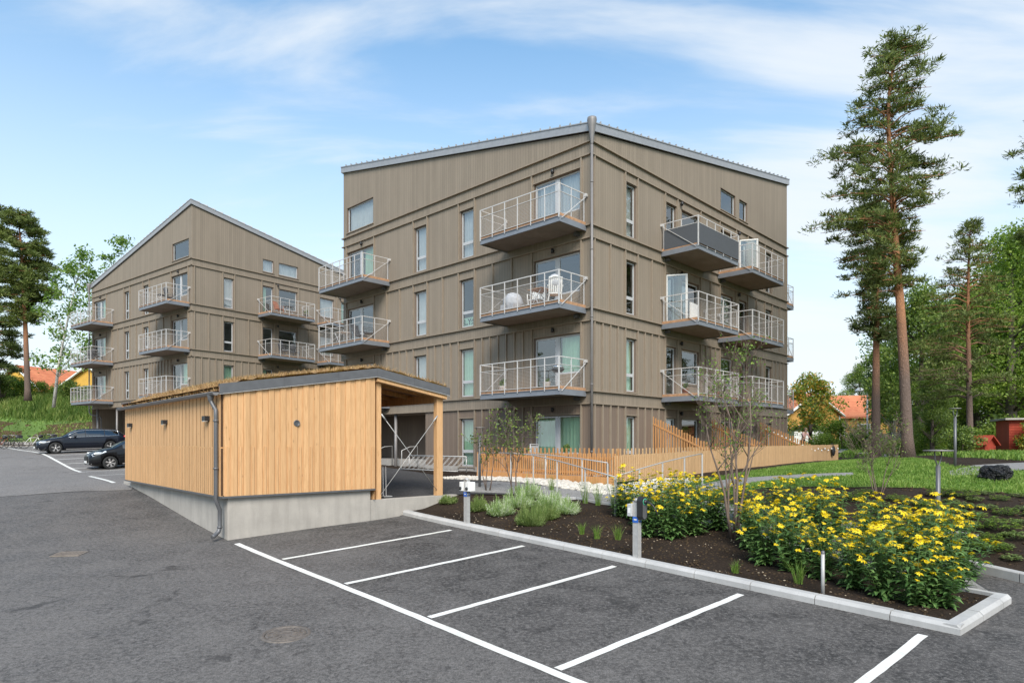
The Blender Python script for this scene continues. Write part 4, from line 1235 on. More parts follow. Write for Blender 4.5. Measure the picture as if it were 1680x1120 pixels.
    mb.bar((XR, 0.0, zt(XR) - 0.10), (XE + 0.05, 0.0, zt(XE + .05) - 0.10), 0.12, 0.14)
    mb.build('gable_beam', M['pine_board'], t)
    mb = MB(); mb.box(XE - 0.17, 0.12, zt(XE) - 0.26, XE - 0.03, YL, zt(XE) - 0.03)
    mb.build('eaves_beam', M['fence_orange'], t)
    for i in range(9):
        y = 0.6 + i * 1.0
        mb = MB(); mb.bar((XR, y, zt(XR) - 0.09), (XE + 0.08, y, zt(XE + .08) - 0.07), 0.05, 0.12); mb.build('rafter', M['fence_orange'], t)
    for z0, z1 in ((1.62, 3.72), (3.72, 1.62)):
        mb = MB(); mb.tube([(XR + 0.2, 0.05, z0), (XE - 0.18, 0.05, z1)], 0.009, 8)
        d = Vector((XE - 0.38 - XR, 0, z1 - z0)).normalized(); e = Vector((XE - 0.18, 0.05, z1)) if z1 > z0 else Vector((XR + 0.2, 0.05, z0))
        s_ = -1 if z1 > z0 else 1
        mb.tube([e, e + d * s_ * 0.22], 0.022, 8)
        mb.build('brace_rod', M['galv'], t)
    # gutter and downpipe on the left eave
    gx_ = -0.29; gz = zt(-0.2) - 0.02
    mb = MB()
    for i in range(10):
        a0, a1 = math.pi + math.pi * i / 10, math.pi + math.pi * (i + 1) / 10
        p0 = (gx_ + 0.07 * math.cos(a0), gz + 0.07 * math.sin(a0)); p1 = (gx_ + 0.07 * math.cos(a1), gz + 0.07 * math.sin(a1))
        mb.face([(p0[0], -0.12, p0[1]), (p0[0], YL + 0.2, p0[1]), (p1[0], YL + 0.2, p1[1]), (p1[0], -0.12, p1[1])], 0, True)
    mb.tube([(gx_ - 0.07, -0.12, gz), (gx_ - 0.07, YL + 0.2, gz)], 0.012, 8)
    mb.face([(gx_ + 0.07 * math.cos(math.pi + math.pi * i / 10), -0.12, gz + 0.07 * math.sin(math.pi + math.pi * i / 10)) for i in range(11)])
    mb.build('gutter', M['pipe_grey'], t)
    mb = MB(); py0 = 0.22
    px1 = a - 0.12
    mb.tube([(gx_, py0, gz - 0.05), (gx_, py0, gz - 0.16), (gx_ + 0.02, py0 - 0.02, gz - 0.22), (px1, py0 - 0.12, gz - 0.38), (px1, py0 - 0.12, gz - 0.5), (px1, py0 - 0.12, 1.72), (px1 + 0.04, py0 - 0.12, 1.60), (px1 + 0.09, py0 - 0.10, 1.48), (px1 + 0.09, py0 - 0.10, 1.08), (px1 + 0.06, py0 - 0.11, 1.0), (px1 - 0.05, py0 - 0.16, 0.92), (px1 - 0.10, py0 - 0.2, 0.90)], 0.045, 14)
    mb.lathe([(0.07, gz - 0.02), (0.068, gz - 0.10), (0.048, gz - 0.18)], (gx_, py0, 0), 14)
    for z in (3.45, 2.4, 1.1): mb.lathe([(0.046, z - 0.02), (0.056, z - 0.02), (0.056, z + 0.02), (0.046, z + 0.02)], (px1 + (0.09 if z < 1.5 else 0), py0 - 0.12 + (0.02 if z < 1.5 else 0), 0), 14)
    mb.build('downpipe', M['dark_metal'], t)
    # lamps on the left wall, vent on the front
    for px__, py__ in ((346, 686), (277, 692), (219.5, 697)):
        u = (px__ - 840) / F_PX; dx, dy = -math.sin(SA), math.cos(SA)
        ox, oy = SO.x - 0.1 * math.cos(SA), SO.y - 0.1 * math.sin(SA)
        s = (u * oy - ox) / (dx - u * dy); Y = oy + s * dy; z = CAM_Z + (HY - py__) / F_PX * Y
        mb = MB(); mb.box(a - 0.05, s - 0.06, z - 0.055, a - 0.02, s + 0.06, z + 0.055); mb.box(a - 0.17, s - 0.11, z - 0.06, a - 0.05, s + 0.11, z + 0.05); mb.box(a - 0.165, s - 0.1, z - 0.075, a - 0.10, s + 0.1, z - 0.06, 1)
        mb.build('wall_lamp', [M['black'], M['lens']], t)
    mb = MB(); vx = 1.55; vz = 3.43
    mb.lathe([(0.0, y0 - 0.045), (0.055, y0 - 0.045), (0.06, y0 - 0.06), (0.075, y0 - 0.06), (0.08, y0 - 0.02)], (vx, 0, vz), 20, 0, 'Y')
    for i in range(4): mb.box(vx - 0.05, y0 - 0.052, vz - 0.04 + i * 0.025, vx + 0.05, y0 - 0.046, vz - 0.03 + i * 0.025)
    mb.build('vent', M['dark_metal'], t)
    return t

def tufts(parent, name, P, h0, h1, w, mat, lean=0.5, segs=1, kind=None):
    """many single blades growing at the points P"""
    n = len(P)
    h = nrng.uniform(h0, h1, n); az = nrng.uniform(0, 2 * np.pi, n); ln = nrng.uniform(0, lean, n) * h; la = nrng.uniform(0, 2 * np.pi, n)
    wx, wy = np.cos(az) * w / 2, np.sin(az) * w / 2
    a = P + np.column_stack([wx, wy, np.zeros(n)]); b = P - np.column_stack([wx, wy, np.zeros(n)])
    mid = P + np.column_stack([np.cos(la) * ln * 0.35, np.sin(la) * ln * 0.35, h * 0.6])
    mA = mid + np.column_stack([wx, wy, np.zeros(n)]) * 0.8; mB = mid - np.column_stack([wx, wy, np.zeros(n)]) * 0.8
    tip = P + np.column_stack([np.cos(la) * ln, np.sin(la) * ln, h])
    V = np.stack([a, b, mB, mA, tip], 1).reshape(-1, 3)
    i = np.arange(n)[:, None] * 5
    F1 = i + np.array([[0, 1, 2]]); F2 = i + np.array([[0, 2, 3]]); F3 = i + np.array([[3, 2, 4]])
    o = np_mesh(name, V, np.concatenate([F1, F2, F3]), mat, parent)
    if kind: tag(o, kind=kind)
    return o
shed()

# low concrete wall running on from the shed base
def low_wall():
    t = thing('retaining_wall', (SO.x, SO.y, 0), SA, 'low concrete retaining wall between the yard and the planting bed', 'retaining wall')
    mb = MB(); mb.box(3.575, 0.03, 0.2, 6.55, 0.24, 1.487)
    mb.build('concrete', M['concrete'], t, 0.008)
low_wall()

# ------------------------------------------------------------------ fences, screens, handrails
def picket_run(mb, b, p0, p1, z0a, z0b, z1a, z1b, sp, w, th=0.022, tops=0.01, m=0, d_off=0.0):
    p0, p1 = Vector(p0), Vector(p1); L = (p1 - p0).length; d = (p1 - p0).normalized(); s = Vector((d.y, -d.x))
    n = int(L / sp)
    for i in range(n + 1):
        c = p0 + d * (i * L / n) + s * d_off
        k = i / n
        zb_ = z0a + (z0b - z0a) * k; zt_ = z1a + (z1b - z1a) * k + rnd.uniform(-tops, tops)
        h = d * (w / 2); q = s * (th / 2)
        i0 = len(mb.v)
        for zz_ in (zb_, zt_):
            for sg in ((-1, -1), (1, -1), (1, 1), (-1, 1)):
                v = c + h * sg[0] + q * sg[1]; mb.v.append((v.x, v.y, zz_))
        for qd in ((0,3,2,1),(4,5,6,7),(0,1,5,4),(1,2,6,5),(2,3,7,6),(3,0,4,7)):
            mb.f.append(tuple(i0 + e for e in qd)); mb.m.append(m); mb.sm.append(False)
def lp(x, y):                                       # local plan point of the near building -> world
    a = math.radians(ANG_A); return Vector((OA[0] + x * math.cos(a) - y * math.sin(a), OA[1] + x * math.sin(a) + y * math.cos(a)))
FC = lp(-2.2, -2.585); FLe = lp(-2.2, 3.6); FRm = lp(5.2, -2.585); FRe = lp(18.25, -2.585); FW = lp(-0.02, 3.6)
def fence(name, label, runs, rails, posts, mat, origin):
    t = thing(name, (origin.x, origin.y, 0), 0, label, 'fence')
    def off(p): return Vector((p[0] - origin.x, p[1] - origin.y))
    mb = MB()
    for p0, p1, a, b_, c, d, sp, w, do in runs: picket_run(mb, None, off(p0), off(p1), a, b_, c, d, sp, w, d_off=do)
    mb.build('pickets', M[mat], t)
    for p0, p1, z0, z1, w, h, do in rails:
        p0, p1 = off(p0), off(p1); d = (p1 - p0).normalized(); s = Vector((d.y, -d.x)) * do
        mb = MB(); mb.bar((p0.x + s.x, p0.y + s.y, z0), (p1.x + s.x, p1.y + s.y, z1), w, h); mb.build('rail', M[mat], t)
    for p, z0, z1 in posts:
        q = off(p); mb = MB(); mb.box(q.x - 0.045, q.y - 0.045, z0, q.x + 0.045, q.y + 0.045, z1); mb.build('post', M[mat], t)
    return t
fence('picket_fence', 'orange stained picket fence on timber boards in front of the ground-floor terrace',
      [(FC, FLe, 1.92, 1.92, 2.64, 2.62, 0.095, 0.045, 0.0), (FC, FLe, 1.95, 1.95, 2.79, 2.80, 0.185, 0.055, 0.16)],
      [(FC, FLe, 2.48, 2.47, 0.03, 0.07, 0.03), (FC, FLe, 2.02, 2.02, 0.03, 0.07, 0.03), (FC, FLe, 1.78, 1.80, 0.05, 0.24, -0.02), (FC, FLe, 1.56, 1.58, 0.05, 0.18, -0.025)],
      [(lp(-2.10, -2.5 + 6.0 * k / 3), 1.3, 2.6) for k in range(1, 4)], 'fence_orange', FC)
fence('board_fence', 'long pale picket fence along the lawn side of the big building',
      [(FC, FRm, 1.76, 1.84, 2.58, 2.70, 0.105, 0.07, 0.0), (FC, FRm, 1.9, 1.9, 2.78, 2.82, 0.21, 0.06, -0.10), (FRm, FRe, 1.84, 2.00, 2.80, 2.87, 0.10, 0.082, 0.0)],
      [(FC, FRe, 2.42, 2.62, 0.03, 0.07, -0.035), (FC, FRe, 1.98, 2.12, 0.03, 0.07, -0.035)],
      [(lp(-2.1 + 20.2 * k / 8, -2.50), 1.3, 2.55) for k in range(0, 9)], 'fence_pale', FC)
for i, (x, lab) in enumerate(((4.05, 'sloping orange slat screen nearest the drainpipe corner, dividing the terraces'), (9.1, 'sloping slat screen between the terraces, middle of three, behind the bare tree'), (14.4, 'sloping slat screen carrying bulbs near the far end of the building'))):
    w0, w1 = lp(x, -0.06), lp(x, -2.5)
    t = thing('terrace_screen', (w0.x, w0.y, 0), 0, lab, 'slat screen', 'slat screens dividing the terraces')
    mb = MB(); picket_run(mb, None, (0, 0), (w1.x - w0.x, w1.y - w0.y), 1.85, 1.85, 4.02, 2.92, 0.115, 0.06, tops=0.03)
    mb.build('slats', M['fence_orange'], t)
    for za, zb_ in ((3.72, 2.62), (2.2, 2.15)):
        mb = MB(); mb.bar((0, 0, za), (w1.x - w0.x, w1.y - w0.y, zb_), 0.05, 0.06); mb.build('rail', M['fence_orange'], t)
# bulbs on a string along the last screen and the fence
w0, w1 = lp(14.4, -0.06), lp(14.4, -2.5)
t = thing('string_lights', (w0.x, w0.y, 3.74), 0, 'string of pale round bulbs along the far slat screen and fence top', 'string lights')
pts = [(0, 0, 0.05)] + [((w1.x - w0.x) * k / 12, (w1.y - w0.y) * k / 12, 0.05 - 1.1 * k / 12) for k in range(1, 13)]
e = lp(17.8, -2.66)
pts += [(w1.x - w0.x + (e.x - w1.x) * k / 8, w1.y - w0.y + (e.y - w1.y) * k / 8, -1.05 - 0.08 * math.sin(k * math.pi / 2) ** 2) for k in range(1, 9)]
mb = MB(); mb.tube([(p[0] + 0.04, p[1] - 0.04, p[2]) for p in pts], 0.006, 5); mb.build('cable', M['black'], t)
for p in pts[1:]:
    mb = MB(); mb.ico((p[0] + 0.045, p[1] - 0.05, p[2] - 0.03), 0.042, sub=2); mb.build('bulb', M['white_paint'], t)

def handrail(label, pts, h=0.9):
    p0 = pts[0]
    t = thing('handrail', p0, 0, label, 'handrail', 'galvanised handrails')
    for p in pts:
        q = Vector(p) - Vector(p0); mb = MB(); mb.box(q.x - 0.02, q.y - 0.012, q.z - 0.1, q.x + 0.02, q.y + 0.012, q.z + h); mb.build('post', M['galv'], t)
    mb = MB(); mb.tube([tuple(Vector(p) - Vector(p0) + Vector((0, 0, h + 0.02))) for p in pts], 0.016, 8); mb.build('top_rail', M['galv'], t)
    return t
def g3(x, y, dz=0.0): return (x, y, HG(x, y) + dz)
def onpath(x, py, Y): p = ray(x, py, Y); return g3(p.x, p.y, 0.03)
handrail('galvanised handrail along the path in front of the picket fence', [onpath(785, 0, 22.6), onpath(838, 0, 21.6), onpath(875, 0, 20.4), onpath(914, 0, 19.2), onpath(960, 0, 17.8), onpath(1009, 0, 16.2)])
handrail('galvanised handrail climbing beside the path toward the lawn', [onpath(1011, 0, 16.3), onpath(1049, 0, 17.1), onpath(1087, 0, 18.0), onpath(1123, 0, 18.9), onpath(1152, 0, 19.8)])
handrail('short galvanised handrail on the far side of the path by the fence corner', [onpath(824, 0, 23.6), onpath(895, 0, 21.4), onpath(955, 0, 19.9), onpath(997, 0, 18.9)], 0.85)
# bent handrail at the entrance
def bent(label, p):
    t = thing('handrail', p, 0, label, 'handrail', 'galvanised handrails')
    mb = MB(); a = bdir(bA, 'L', 0, -1).normalized()
    q = a * 0.9
    mb.tube([(0, 0, -0.3), (0, 0, 0.95), (q.x * 0.5, q.y * 0.5, 1.12), (q.x, q.y, 1.15), (q.x, q.y, 0)], 0.022, 10); mb.build('rail', M['galv'], t)
bent('bent galvanised handrail by the entrance door', bpt(bA, 'L', 10.45, 0.6, -0.2))
bent('galvanised handrail left of the entrance column', bpt(bA, 'L', 12.6, 0.5, -0.2))

# gravel strip of pale stones
def stones(name, poly_fn, n, H, r0, r1, mat, off=0.0):
    bm = bmesh.new(); bmesh.ops.create_icosphere(bm, subdivisions=1, radius=1)
    bv = np.array([v.co[:] for v in bm.verts]); bf = np.array([[v.index for v in f.verts] for f in bm.faces]); bm.free()
    P = poly_fn(n); Z = H.many(P)
    r = nrng.uniform(r0, r1, len(P)); a = nrng.uniform(0, 6.28, len(P))
    V = bv[None] * (1 + nrng.uniform(-0.22, 0.22, (len(P), len(bv), 1))) * r[:, None, None] * np.array([1.2, 0.85, 0.6])
    ca, sa = np.cos(a)[:, None], np.sin(a)[:, None]
    X = V[..., 0] * ca - V[..., 1] * sa; Y = V[..., 0] * sa + V[..., 1] * ca
    V = np.stack([X + P[:, 0][:, None], Y + P[:, 1][:, None], V[..., 2] + Z[:, None] + off + r[:, None] * 0.2], -1).reshape(-1, 3)
    Fc = (bf[None] + np.arange(len(P))[:, None, None] * len(bv)).reshape(-1, 3)
    return tag(np_mesh(name, V, Fc, mat), kind='stuff')
def local_band(x0, x1, y0, y1):
    def f(n):
        a = math.radians(ANG_A); x = nrng.uniform(x0, x1, n); y = nrng.uniform(y0, y1, n)
        return np.column_stack([OA[0] + x * math.cos(a) - y * math.sin(a), OA[1] + x * math.sin(a) + y * math.cos(a)])
    return f
stones('white_gravel', local_band(-3.6, -2.28, -4.3, 4.2), 1500, HG, 0.05, 0.10, M['stone_white'], 0.02)
stones('corner_gravel', local_band(-2.3, 0.4, -4.2, -2.72), 500, HG, 0.05, 0.10, M['stone_white'], 0.02)

# bicycle rack along the wall
def bike_rack():
    a, b = bpt(bA, 'L', 8.7, 1.5, 0), bpt(bA, 'L', 5.0, 1.5, 0)
    z = HG(a.x, a.y) + 0.03; t = thing('bicycle_rack', (a.x, a.y, z), 0, 'long empty galvanised bicycle rack along the wall by the entrance', 'bicycle rack')
    v = Vector((b.x - a.x, b.y - a.y, 0)); L = v.length; d = v.normalized(); s = Vector((-d.y, d.x, 0)) if True else None
    out = -bdir(bA, 'L', 0, -1).normalized(); out.z = 0
    mb = MB(); mb.tube([(0, 0, 0.62), tuple(v + Vector((0, 0, 0.62)))], 0.025, 8)
    for k in range(3): q = v * (k / 2); mb.tube([tuple(q + Vector((0, 0, 0.0))), tuple(q + Vector((0, 0, 0.62)))], 0.024, 8)
    mb.build('top_beam', M['galv'], t)
    mb = MB()
    for e in (0.45, 0.55): mb.tube([tuple(out * e + Vector((0, 0, 0.06))), tuple(v + out * e + Vector((0, 0, 0.06)))], 0.02, 8)
    mb.build('floor_rail', M['galv'], t)
    n = 11
    for k in range(n):
        q = d * (0.2 + (L - 0.4) * k / (n - 1)); mb = MB()
        for g in (-0.035, 0.035):
            w = d * g; mb.tube([tuple(q + w + out * 0.5 + Vector((0, 0, 0.05))), tuple(q + w + d * 0.12 + out * 0.2 + Vector((0, 0, 0.35))), tuple(q + w + d * 0.2 + Vector((0, 0, 0.60)))], 0.009, 6)
        mb.build('wheel_holder', M['galv'], t)
bike_rack()

# ------------------------------------------------------------------ vegetation builders
def leaf_quads(P, size0, size1, flat=0.0, aspect=0.55, dirs=None):
    n = len(P)
    s = nrng.uniform(size0, size1, n)
    a = nrng.normal(size=(n, 3)) if dirs is None else dirs + nrng.normal(size=(n, 3)) * 0.35
    a[:, 2] *= (1 - flat); a /= np.linalg.norm(a, axis=1)[:, None] + 1e-9
    r = nrng.normal(size=(n, 3)); b = np.cross(a, r); b /= np.linalg.norm(b, axis=1)[:, None] + 1e-9
    A = a * s[:, None] / 2; B = b * (s * aspect)[:, None] / 2
    V = np.stack([P - A, P + B - A * 0.1, P + A, P - B - A * 0.1], 1).reshape(-1, 3)
    i = np.arange(n)[:, None] * 4
    return V, i + np.array([[0, 1, 2, 3]])

def blob_points(centers, radii, n_each, flat=0.6, shell=0.35):
    out = []
    for c, r in zip(centers, radii):
        d = nrng.normal(size=(n_each, 3)); d /= np.linalg.norm(d, axis=1)[:, None]
        k = (shell + (1 - shell) * nrng.random(n_each) ** 0.7) * r
        out.append(np.asarray(c) + d * k[:, None] * np.array([1, 1, flat]))
    return np.concatenate(out)

def pine_mesh(trunk, prof, n_br, per, seed, leafmat_='pine_leaf', barkmat='pine_bark', r0=0.28, clump=0.62, leaf=(0.16, 0.30), name='pine'):
    """trunk: list of points; prof: (z, left, right) crown half widths; returns (trunk_mesh_builder, V, F)"""
    rr = random.Random(seed)
    tz = [p[2] for p in trunk]
    def tp(z):
        for a, b in zip(trunk, trunk[1:]):
            if z <= b[2]: break
        k = (z - a[2]) / (b[2] - a[2]); k = max(0, min(1, k))
        return Vector(a).lerp(Vector(b), k)
    H = tz[-1]
    mb = MB()
    zs = [H * i / 18 for i in range(19)]
    mb.tube([tp(z) for z in zs], [r0 * (1.35 if i == 0 else (1 - 0.86 * (z / H) ** 1.15)) for i, z in enumerate(zs)], 12)
    z0, z1 = prof[0][0], prof[-1][0]
    cs, rs = [], []
    for i in range(n_br):
        z = z0 + (z1 - z0) * ((i + rr.random()) / n_br)
        for a, b in zip(prof, prof[1:]):
            if z <= b[0]: break
        k = (z - a[0]) / (b[0] - a[0]); l = a[1] + (b[1] - a[1]) * k; r = a[2] + (b[2] - a[2]) * k
        az = rr.uniform(0, 2 * math.pi)
        c = math.cos(az); ext = (r if c > 0 else l) * abs(c) + 0.5 * (l + r) * 0.8 * (1 - abs(c))
        ext *= rr.uniform(0.68, 1.08)
        p0 = tp(z - ext * 0.12)
        rise = rr.uniform(0.0, 0.30) * ext
        p1 = p0 + Vector((c * ext * 0.5, math.sin(az) * ext * 0.5, rise * 0.9))
        p2 = p0 + Vector((c * ext, math.sin(az) * ext, rise * 0.7 - 0.04 * ext))
        rb = r0 * 0.16 * (1 - 0.55 * z / H) + 0.012
        mb.tube([p0, p0.lerp(p1, 0.5) + Vector((0, 0, 0.06 * ext)), p1, p2], [rb, rb * 0.8, rb * 0.55, rb * 0.2], 6)
        nc = max(3, int(ext / 0.36))
        for j in range(nc):
            t = 0.38 + 0.62 * (j + rr.random() * 0.6) / nc
            q = (p0.lerp(p1, t * 2) if t < 0.5 else p1.lerp(p2, t * 2 - 1))
            sp = clump * (0.35 + 0.45 * t)
            q = q + Vector((rr.uniform(-sp, sp), rr.uniform(-sp, sp), rr.uniform(-0.1, 0.28)))
            cs.append(q[:]); rs.append(clump * rr.uniform(0.5, 0.95)); tw = (p0.lerp(p1, t * 2) if t < 0.5 else p1.lerp(p2, t * 2 - 1)); mb.tube([tw, q + Vector((0, 0, 0.05))], [rb * 0.3, rb * 0.1], 4)
    for j in range(5): q = tp(H - 0.15 * j) ; cs.append((q.x + rr.uniform(-.3, .3), q.y + rr.uniform(-.3, .3), q.z + 0.1)); rs.append(clump * 0.7)
    P = blob_points(cs, rs, per, 0.5, 0.0)
    C = np.repeat(np.array(cs), per, axis=0); D_ = P - C; D_[:, 2] += 0.12; D_ /= np.linalg.norm(D_, axis=1)[:, None] + 1e-6
    V, F_ = leaf_quads(P, leaf[0], leaf[1], 0.0, 0.20, D_)
    return mb, V, F_

def pine_tree(base, trunk, prof, n_br, per, seed, label, r0=0.28, group=None, mat='pine_leaf', clump=0.62, leaf=(0.16, 0.30), barkm='pine_bark', name='pine_tree'):
    t = thing(name, base, 0, label, 'pine tree' if 'pine' in name else 'spruce tree', group)
    mb, V, F_ = pine_mesh(trunk, prof, n_br, per, seed, r0=r0, clump=clump, leaf=leaf)
    mb.build('trunk', M[barkm], t)
    np_mesh('crown', V, F_, M[mat], t)
    return t

def broad_tree(name, base, H, W, seed, label, mat='broad_leaf', barkm='grey_bark', group=None, crown0=0.25, n_cl=46, per=330, leaf=(0.12, 0.24), cat='tree', dens=1.0, lean=(0, 0), shell=0.25, clr=0.2):
    rr = random.Random(seed)
    t = thing(name, base, 0, label, cat, group)
    mb = MB(); r0 = (0.0085 * H if 'birch' in name else 0.035 * H ** 0.85)
    top = Vector((lean[0], lean[1], H * 0.92))
    pts = [Vector((0, 0, -0.3)), Vector((lean[0] * .2 + rr.uniform(-.1, .1), lean[1] * .2, H * 0.25)), Vector((lean[0] * .5, lean[1] * .5, H * 0.55)), top]
    mb.tube(pts, [r0 * 1.3, r0 * 0.9, r0 * 0.55, r0 * 0.1], 9)
    cs, rs = [], []
    for i in range(n_cl):
        k = rr.random(); z = H * (crown0 + (1 - crown0) * k)
        wk = math.sin(math.pi * min(1, (0.12 + 0.86 * k) ** 0.8)) ** 0.7
        az = rr.uniform(0, 6.283); r = W / 2 * wk * rr.uniform(0.35, 0.95)
        q = Vector((lean[0] * z / H + r * math.cos(az), lean[1] * z / H + r * math.sin(az), z))
        cs.append(q[:]); rs.append(W * clr * rr.uniform(0.6, 1.15))
        if i % 2 == 0:
            zc = max(H * 0.18, z - r * 0.7 - 0.3)
            s = pts[0].lerp(top, zc / (H * 0.92)); s = Vector((lean[0] * zc / H, lean[1] * zc / H, zc))
            mb.tube([s, s.lerp(q, 0.5) + Vector((0, 0, 0.1)), q], [r0 * 0.28, r0 * 0.18, r0 * 0.05], 5)
    mb.build('trunk', M[barkm], t)
    P = blob_points(cs, rs, int(per * dens), 0.8, shell)
    V, F_ = leaf_quads(P, leaf[0], leaf[1], 0.2, 0.6)
    np_mesh('crown', V, F_, M[mat], t)
    return t

def shrub(name, base, H, W, seed, label, mat='bright_leaf', group=None, n_cl=14, per=220, leaf=(0.07, 0.14), cat='shrub'):
    rr = random.Random(seed)
    t = thing(name, base, 0, label, cat, group)
    mb = MB(); cs, rs = [], []
    for i in range(n_cl):
        az = rr.uniform(0, 6.283); r = W / 2 * rr.uniform(0.1, 0.8); z = H * rr.uniform(0.22, 0.85) * (1 - 0.35 * (2 * r / W) ** 2)
        q = Vector((r * math.cos(az), r * math.sin(az), z)); cs.append(q[:]); rs.append(0.24 * (W + H) / 2 * rr.uniform(0.7, 1.2))
        mb.tube([(r * .2 * math.cos(az), r * .2 * math.sin(az), -0.05), q], [0.02, 0.006], 5)
    mb.build('branches', M['twig'], t)
    P = blob_points(cs, rs, per, 0.85, 0.2); P = P[P[:, 2] > 0.03]
    V, F_ = leaf_quads(P, leaf[0], leaf[1], 0.2, 0.6)
    np_mesh('foliage', V, F_, M[mat], t)
    return t

def base_at(px_, py_, Y): p = ray(px_, py_, Y); return (p.x, p.y, p.z)
def base_on(px_, Y, H=HT, dz=-0.05): x = (px_ - 840) / F_PX * Y; return (x, Y, H(x, Y) + dz)

# the tall pine on the right: trunk line and crown outline measured from the photo
b = base_at(1490, 752, 27.5); b = (b[0], b[1], HG(b[0], b[1]) - 0.05)
def tr(b, pix, Y): return [(0, 0, 0)] + [tuple(Vector(ray(x, y, Y)) - Vector(b)) for x, y in pix]
T1 = tr(b, [(1483, 600), (1477, 500), (1469, 400), (1463, 300), (1457, 210), (1459, 150), (1470, 75)], 27.5)
px1 = F_PX / 27.5
def pf(rows, b, Y):
    k = Y / F_PX
    return sorted([(CAM_Z + (HY - y) * k - b[2], l * k, r * k) for y, l, r in rows])
PR1 = pf([(60, 22, 30), (85, 30, 42), (110, 45, 70), (140, 50, 60), (170, 72, 50), (205, 92, 85), (235, 104, 98), (270, 122, 84), (300, 116, 86), (340, 132, 64), (375, 120, 34), (410, 108, 30), (450, 84, 26), (480, 50, 20)], b, 27.5)
pine_tree(b, T1, PR1, 165, 50, 3, 'very tall pine with bare orange upper trunk standing on the lawn', r0=0.235, clump=0.50, leaf=(0.13, 0.27))
b = base_on(1437, 36, HG)
T2 = tr(b, [(1437, 640), (1438, 520), (1440, 430), (1436, 340)], 36)
PR2 = pf([(335, 12, 14), (365, 45, 30), (400, 50, 34), (440, 44, 32), (480, 42, 30), (520, 44, 28), (560, 30, 20)], b, 36)
pine_tree(b, T2, PR2, 96, 62, 5, 'darker pine just left of the tall one, partly behind its crown', r0=0.25, mat='pine_leaf_dark', clump=0.62)
b = base_on(1592, 31, HG)
T3 = tr(b, [(1590, 640), (1588, 520), (1589, 440), (1592, 364)], 31)
PR3 = pf([(366, 3, 3), (390, 24, 24), (420, 36, 40), (450, 46, 52), (480, 62, 60), (520, 86, 66), (560, 104, 72), (600, 98, 76), (650, 80, 60)], b, 31)
pine_tree(b, T3, PR3, 130, 28, 8, 'young thin-topped pine with sparse upturned branches beside the grove', r0=0.15, mat='pine_leaf', clump=0.40, leaf=(0.12, 0.24))
b = base_on(1720, 30, HG)
T4 = tr(b, [(1722, 500), (1725, 300), (1722, 180)], 30)
PR4 = pf([(190, 20, 20), (240, 50, 50), (300, 52, 60), (350, 62, 60), (400, 40, 40)], b, 30)
pine_tree(b, T4, PR4, 40, 110, 9, 'pine cut by the right edge of the picture, only branch tips showing', r0=0.25)
# left side pine and others
b = base_at(46, 657, 64)
T5 = tr(b, [(44, 600), (41, 520), (37, 450), (34, 400), (30, 350)], 64)
PR5 = pf([(352, 34, 26), (380, 44, 42), (410, 50, 45), (440, 48, 52), (470, 60, 62), (500, 55, 30), (530, 40, 20)], b, 64)
pine_tree(b, T5, PR5, 90, 70, 12, 'tall pine on the grassy bank at the left edge', r0=0.27, clump=0.85, leaf=(0.26, 0.50))
b = base_at(-8, 652, 66)
T6 = tr(b, [(-8, 560), (-6, 420), (-8, 340)], 66)
PR6 = pf([(345, 20, 14), (420, 40, 24), (500, 40, 30), (550, 40, 38), (600, 30, 36), (630, 10, 20)], b, 66)
pine_tree(b, T6, PR6, 44, 90, 13, 'dark pine half cut off by the left edge, behind the tall pine', r0=0.42, mat='pine_leaf_dark', clump=1.0, leaf=(0.3, 0.55))

def birch(base, H, W, lean, seed, label, group=None, n_cl=60, per=60, leaf=(0.14, 0.26)):
    return broad_tree('birch_tree', base, H, W, seed, label, 'birch_leaf', 'birch_bark', group, 0.22, n_cl, per, leaf, 'birch tree', 1.0, lean, 0.1, 0.16)
birch(base_at(88, 663, 62), 14.5, 6.2, (2.6, 0, 0), 21, 'slender leaning birch with white trunk on the left bank', n_cl=80, per=44, leaf=(0.2, 0.36))
birch(base_at(150, 655, 70), 17.5, 5.5, (3.4, 0, 0), 22, 'birch rising behind the left building eave', n_cl=70, per=44, leaf=(0.22, 0.4))
birch(base_on(1468, 45, HG), 9.5, 5.5, (-0.5, 0, 0), 23, 'airy birch between the street lamp and the tall pine trunk', n_cl=60, per=60, leaf=(0.12, 0.22))
birch(base_on(1652, 46, HG), 13.5, 5.5, (0.4, 0, 0), 24, 'pale birch in the grove behind the red playhouse', n_cl=70, per=110, leaf=(0.10, 0.2))

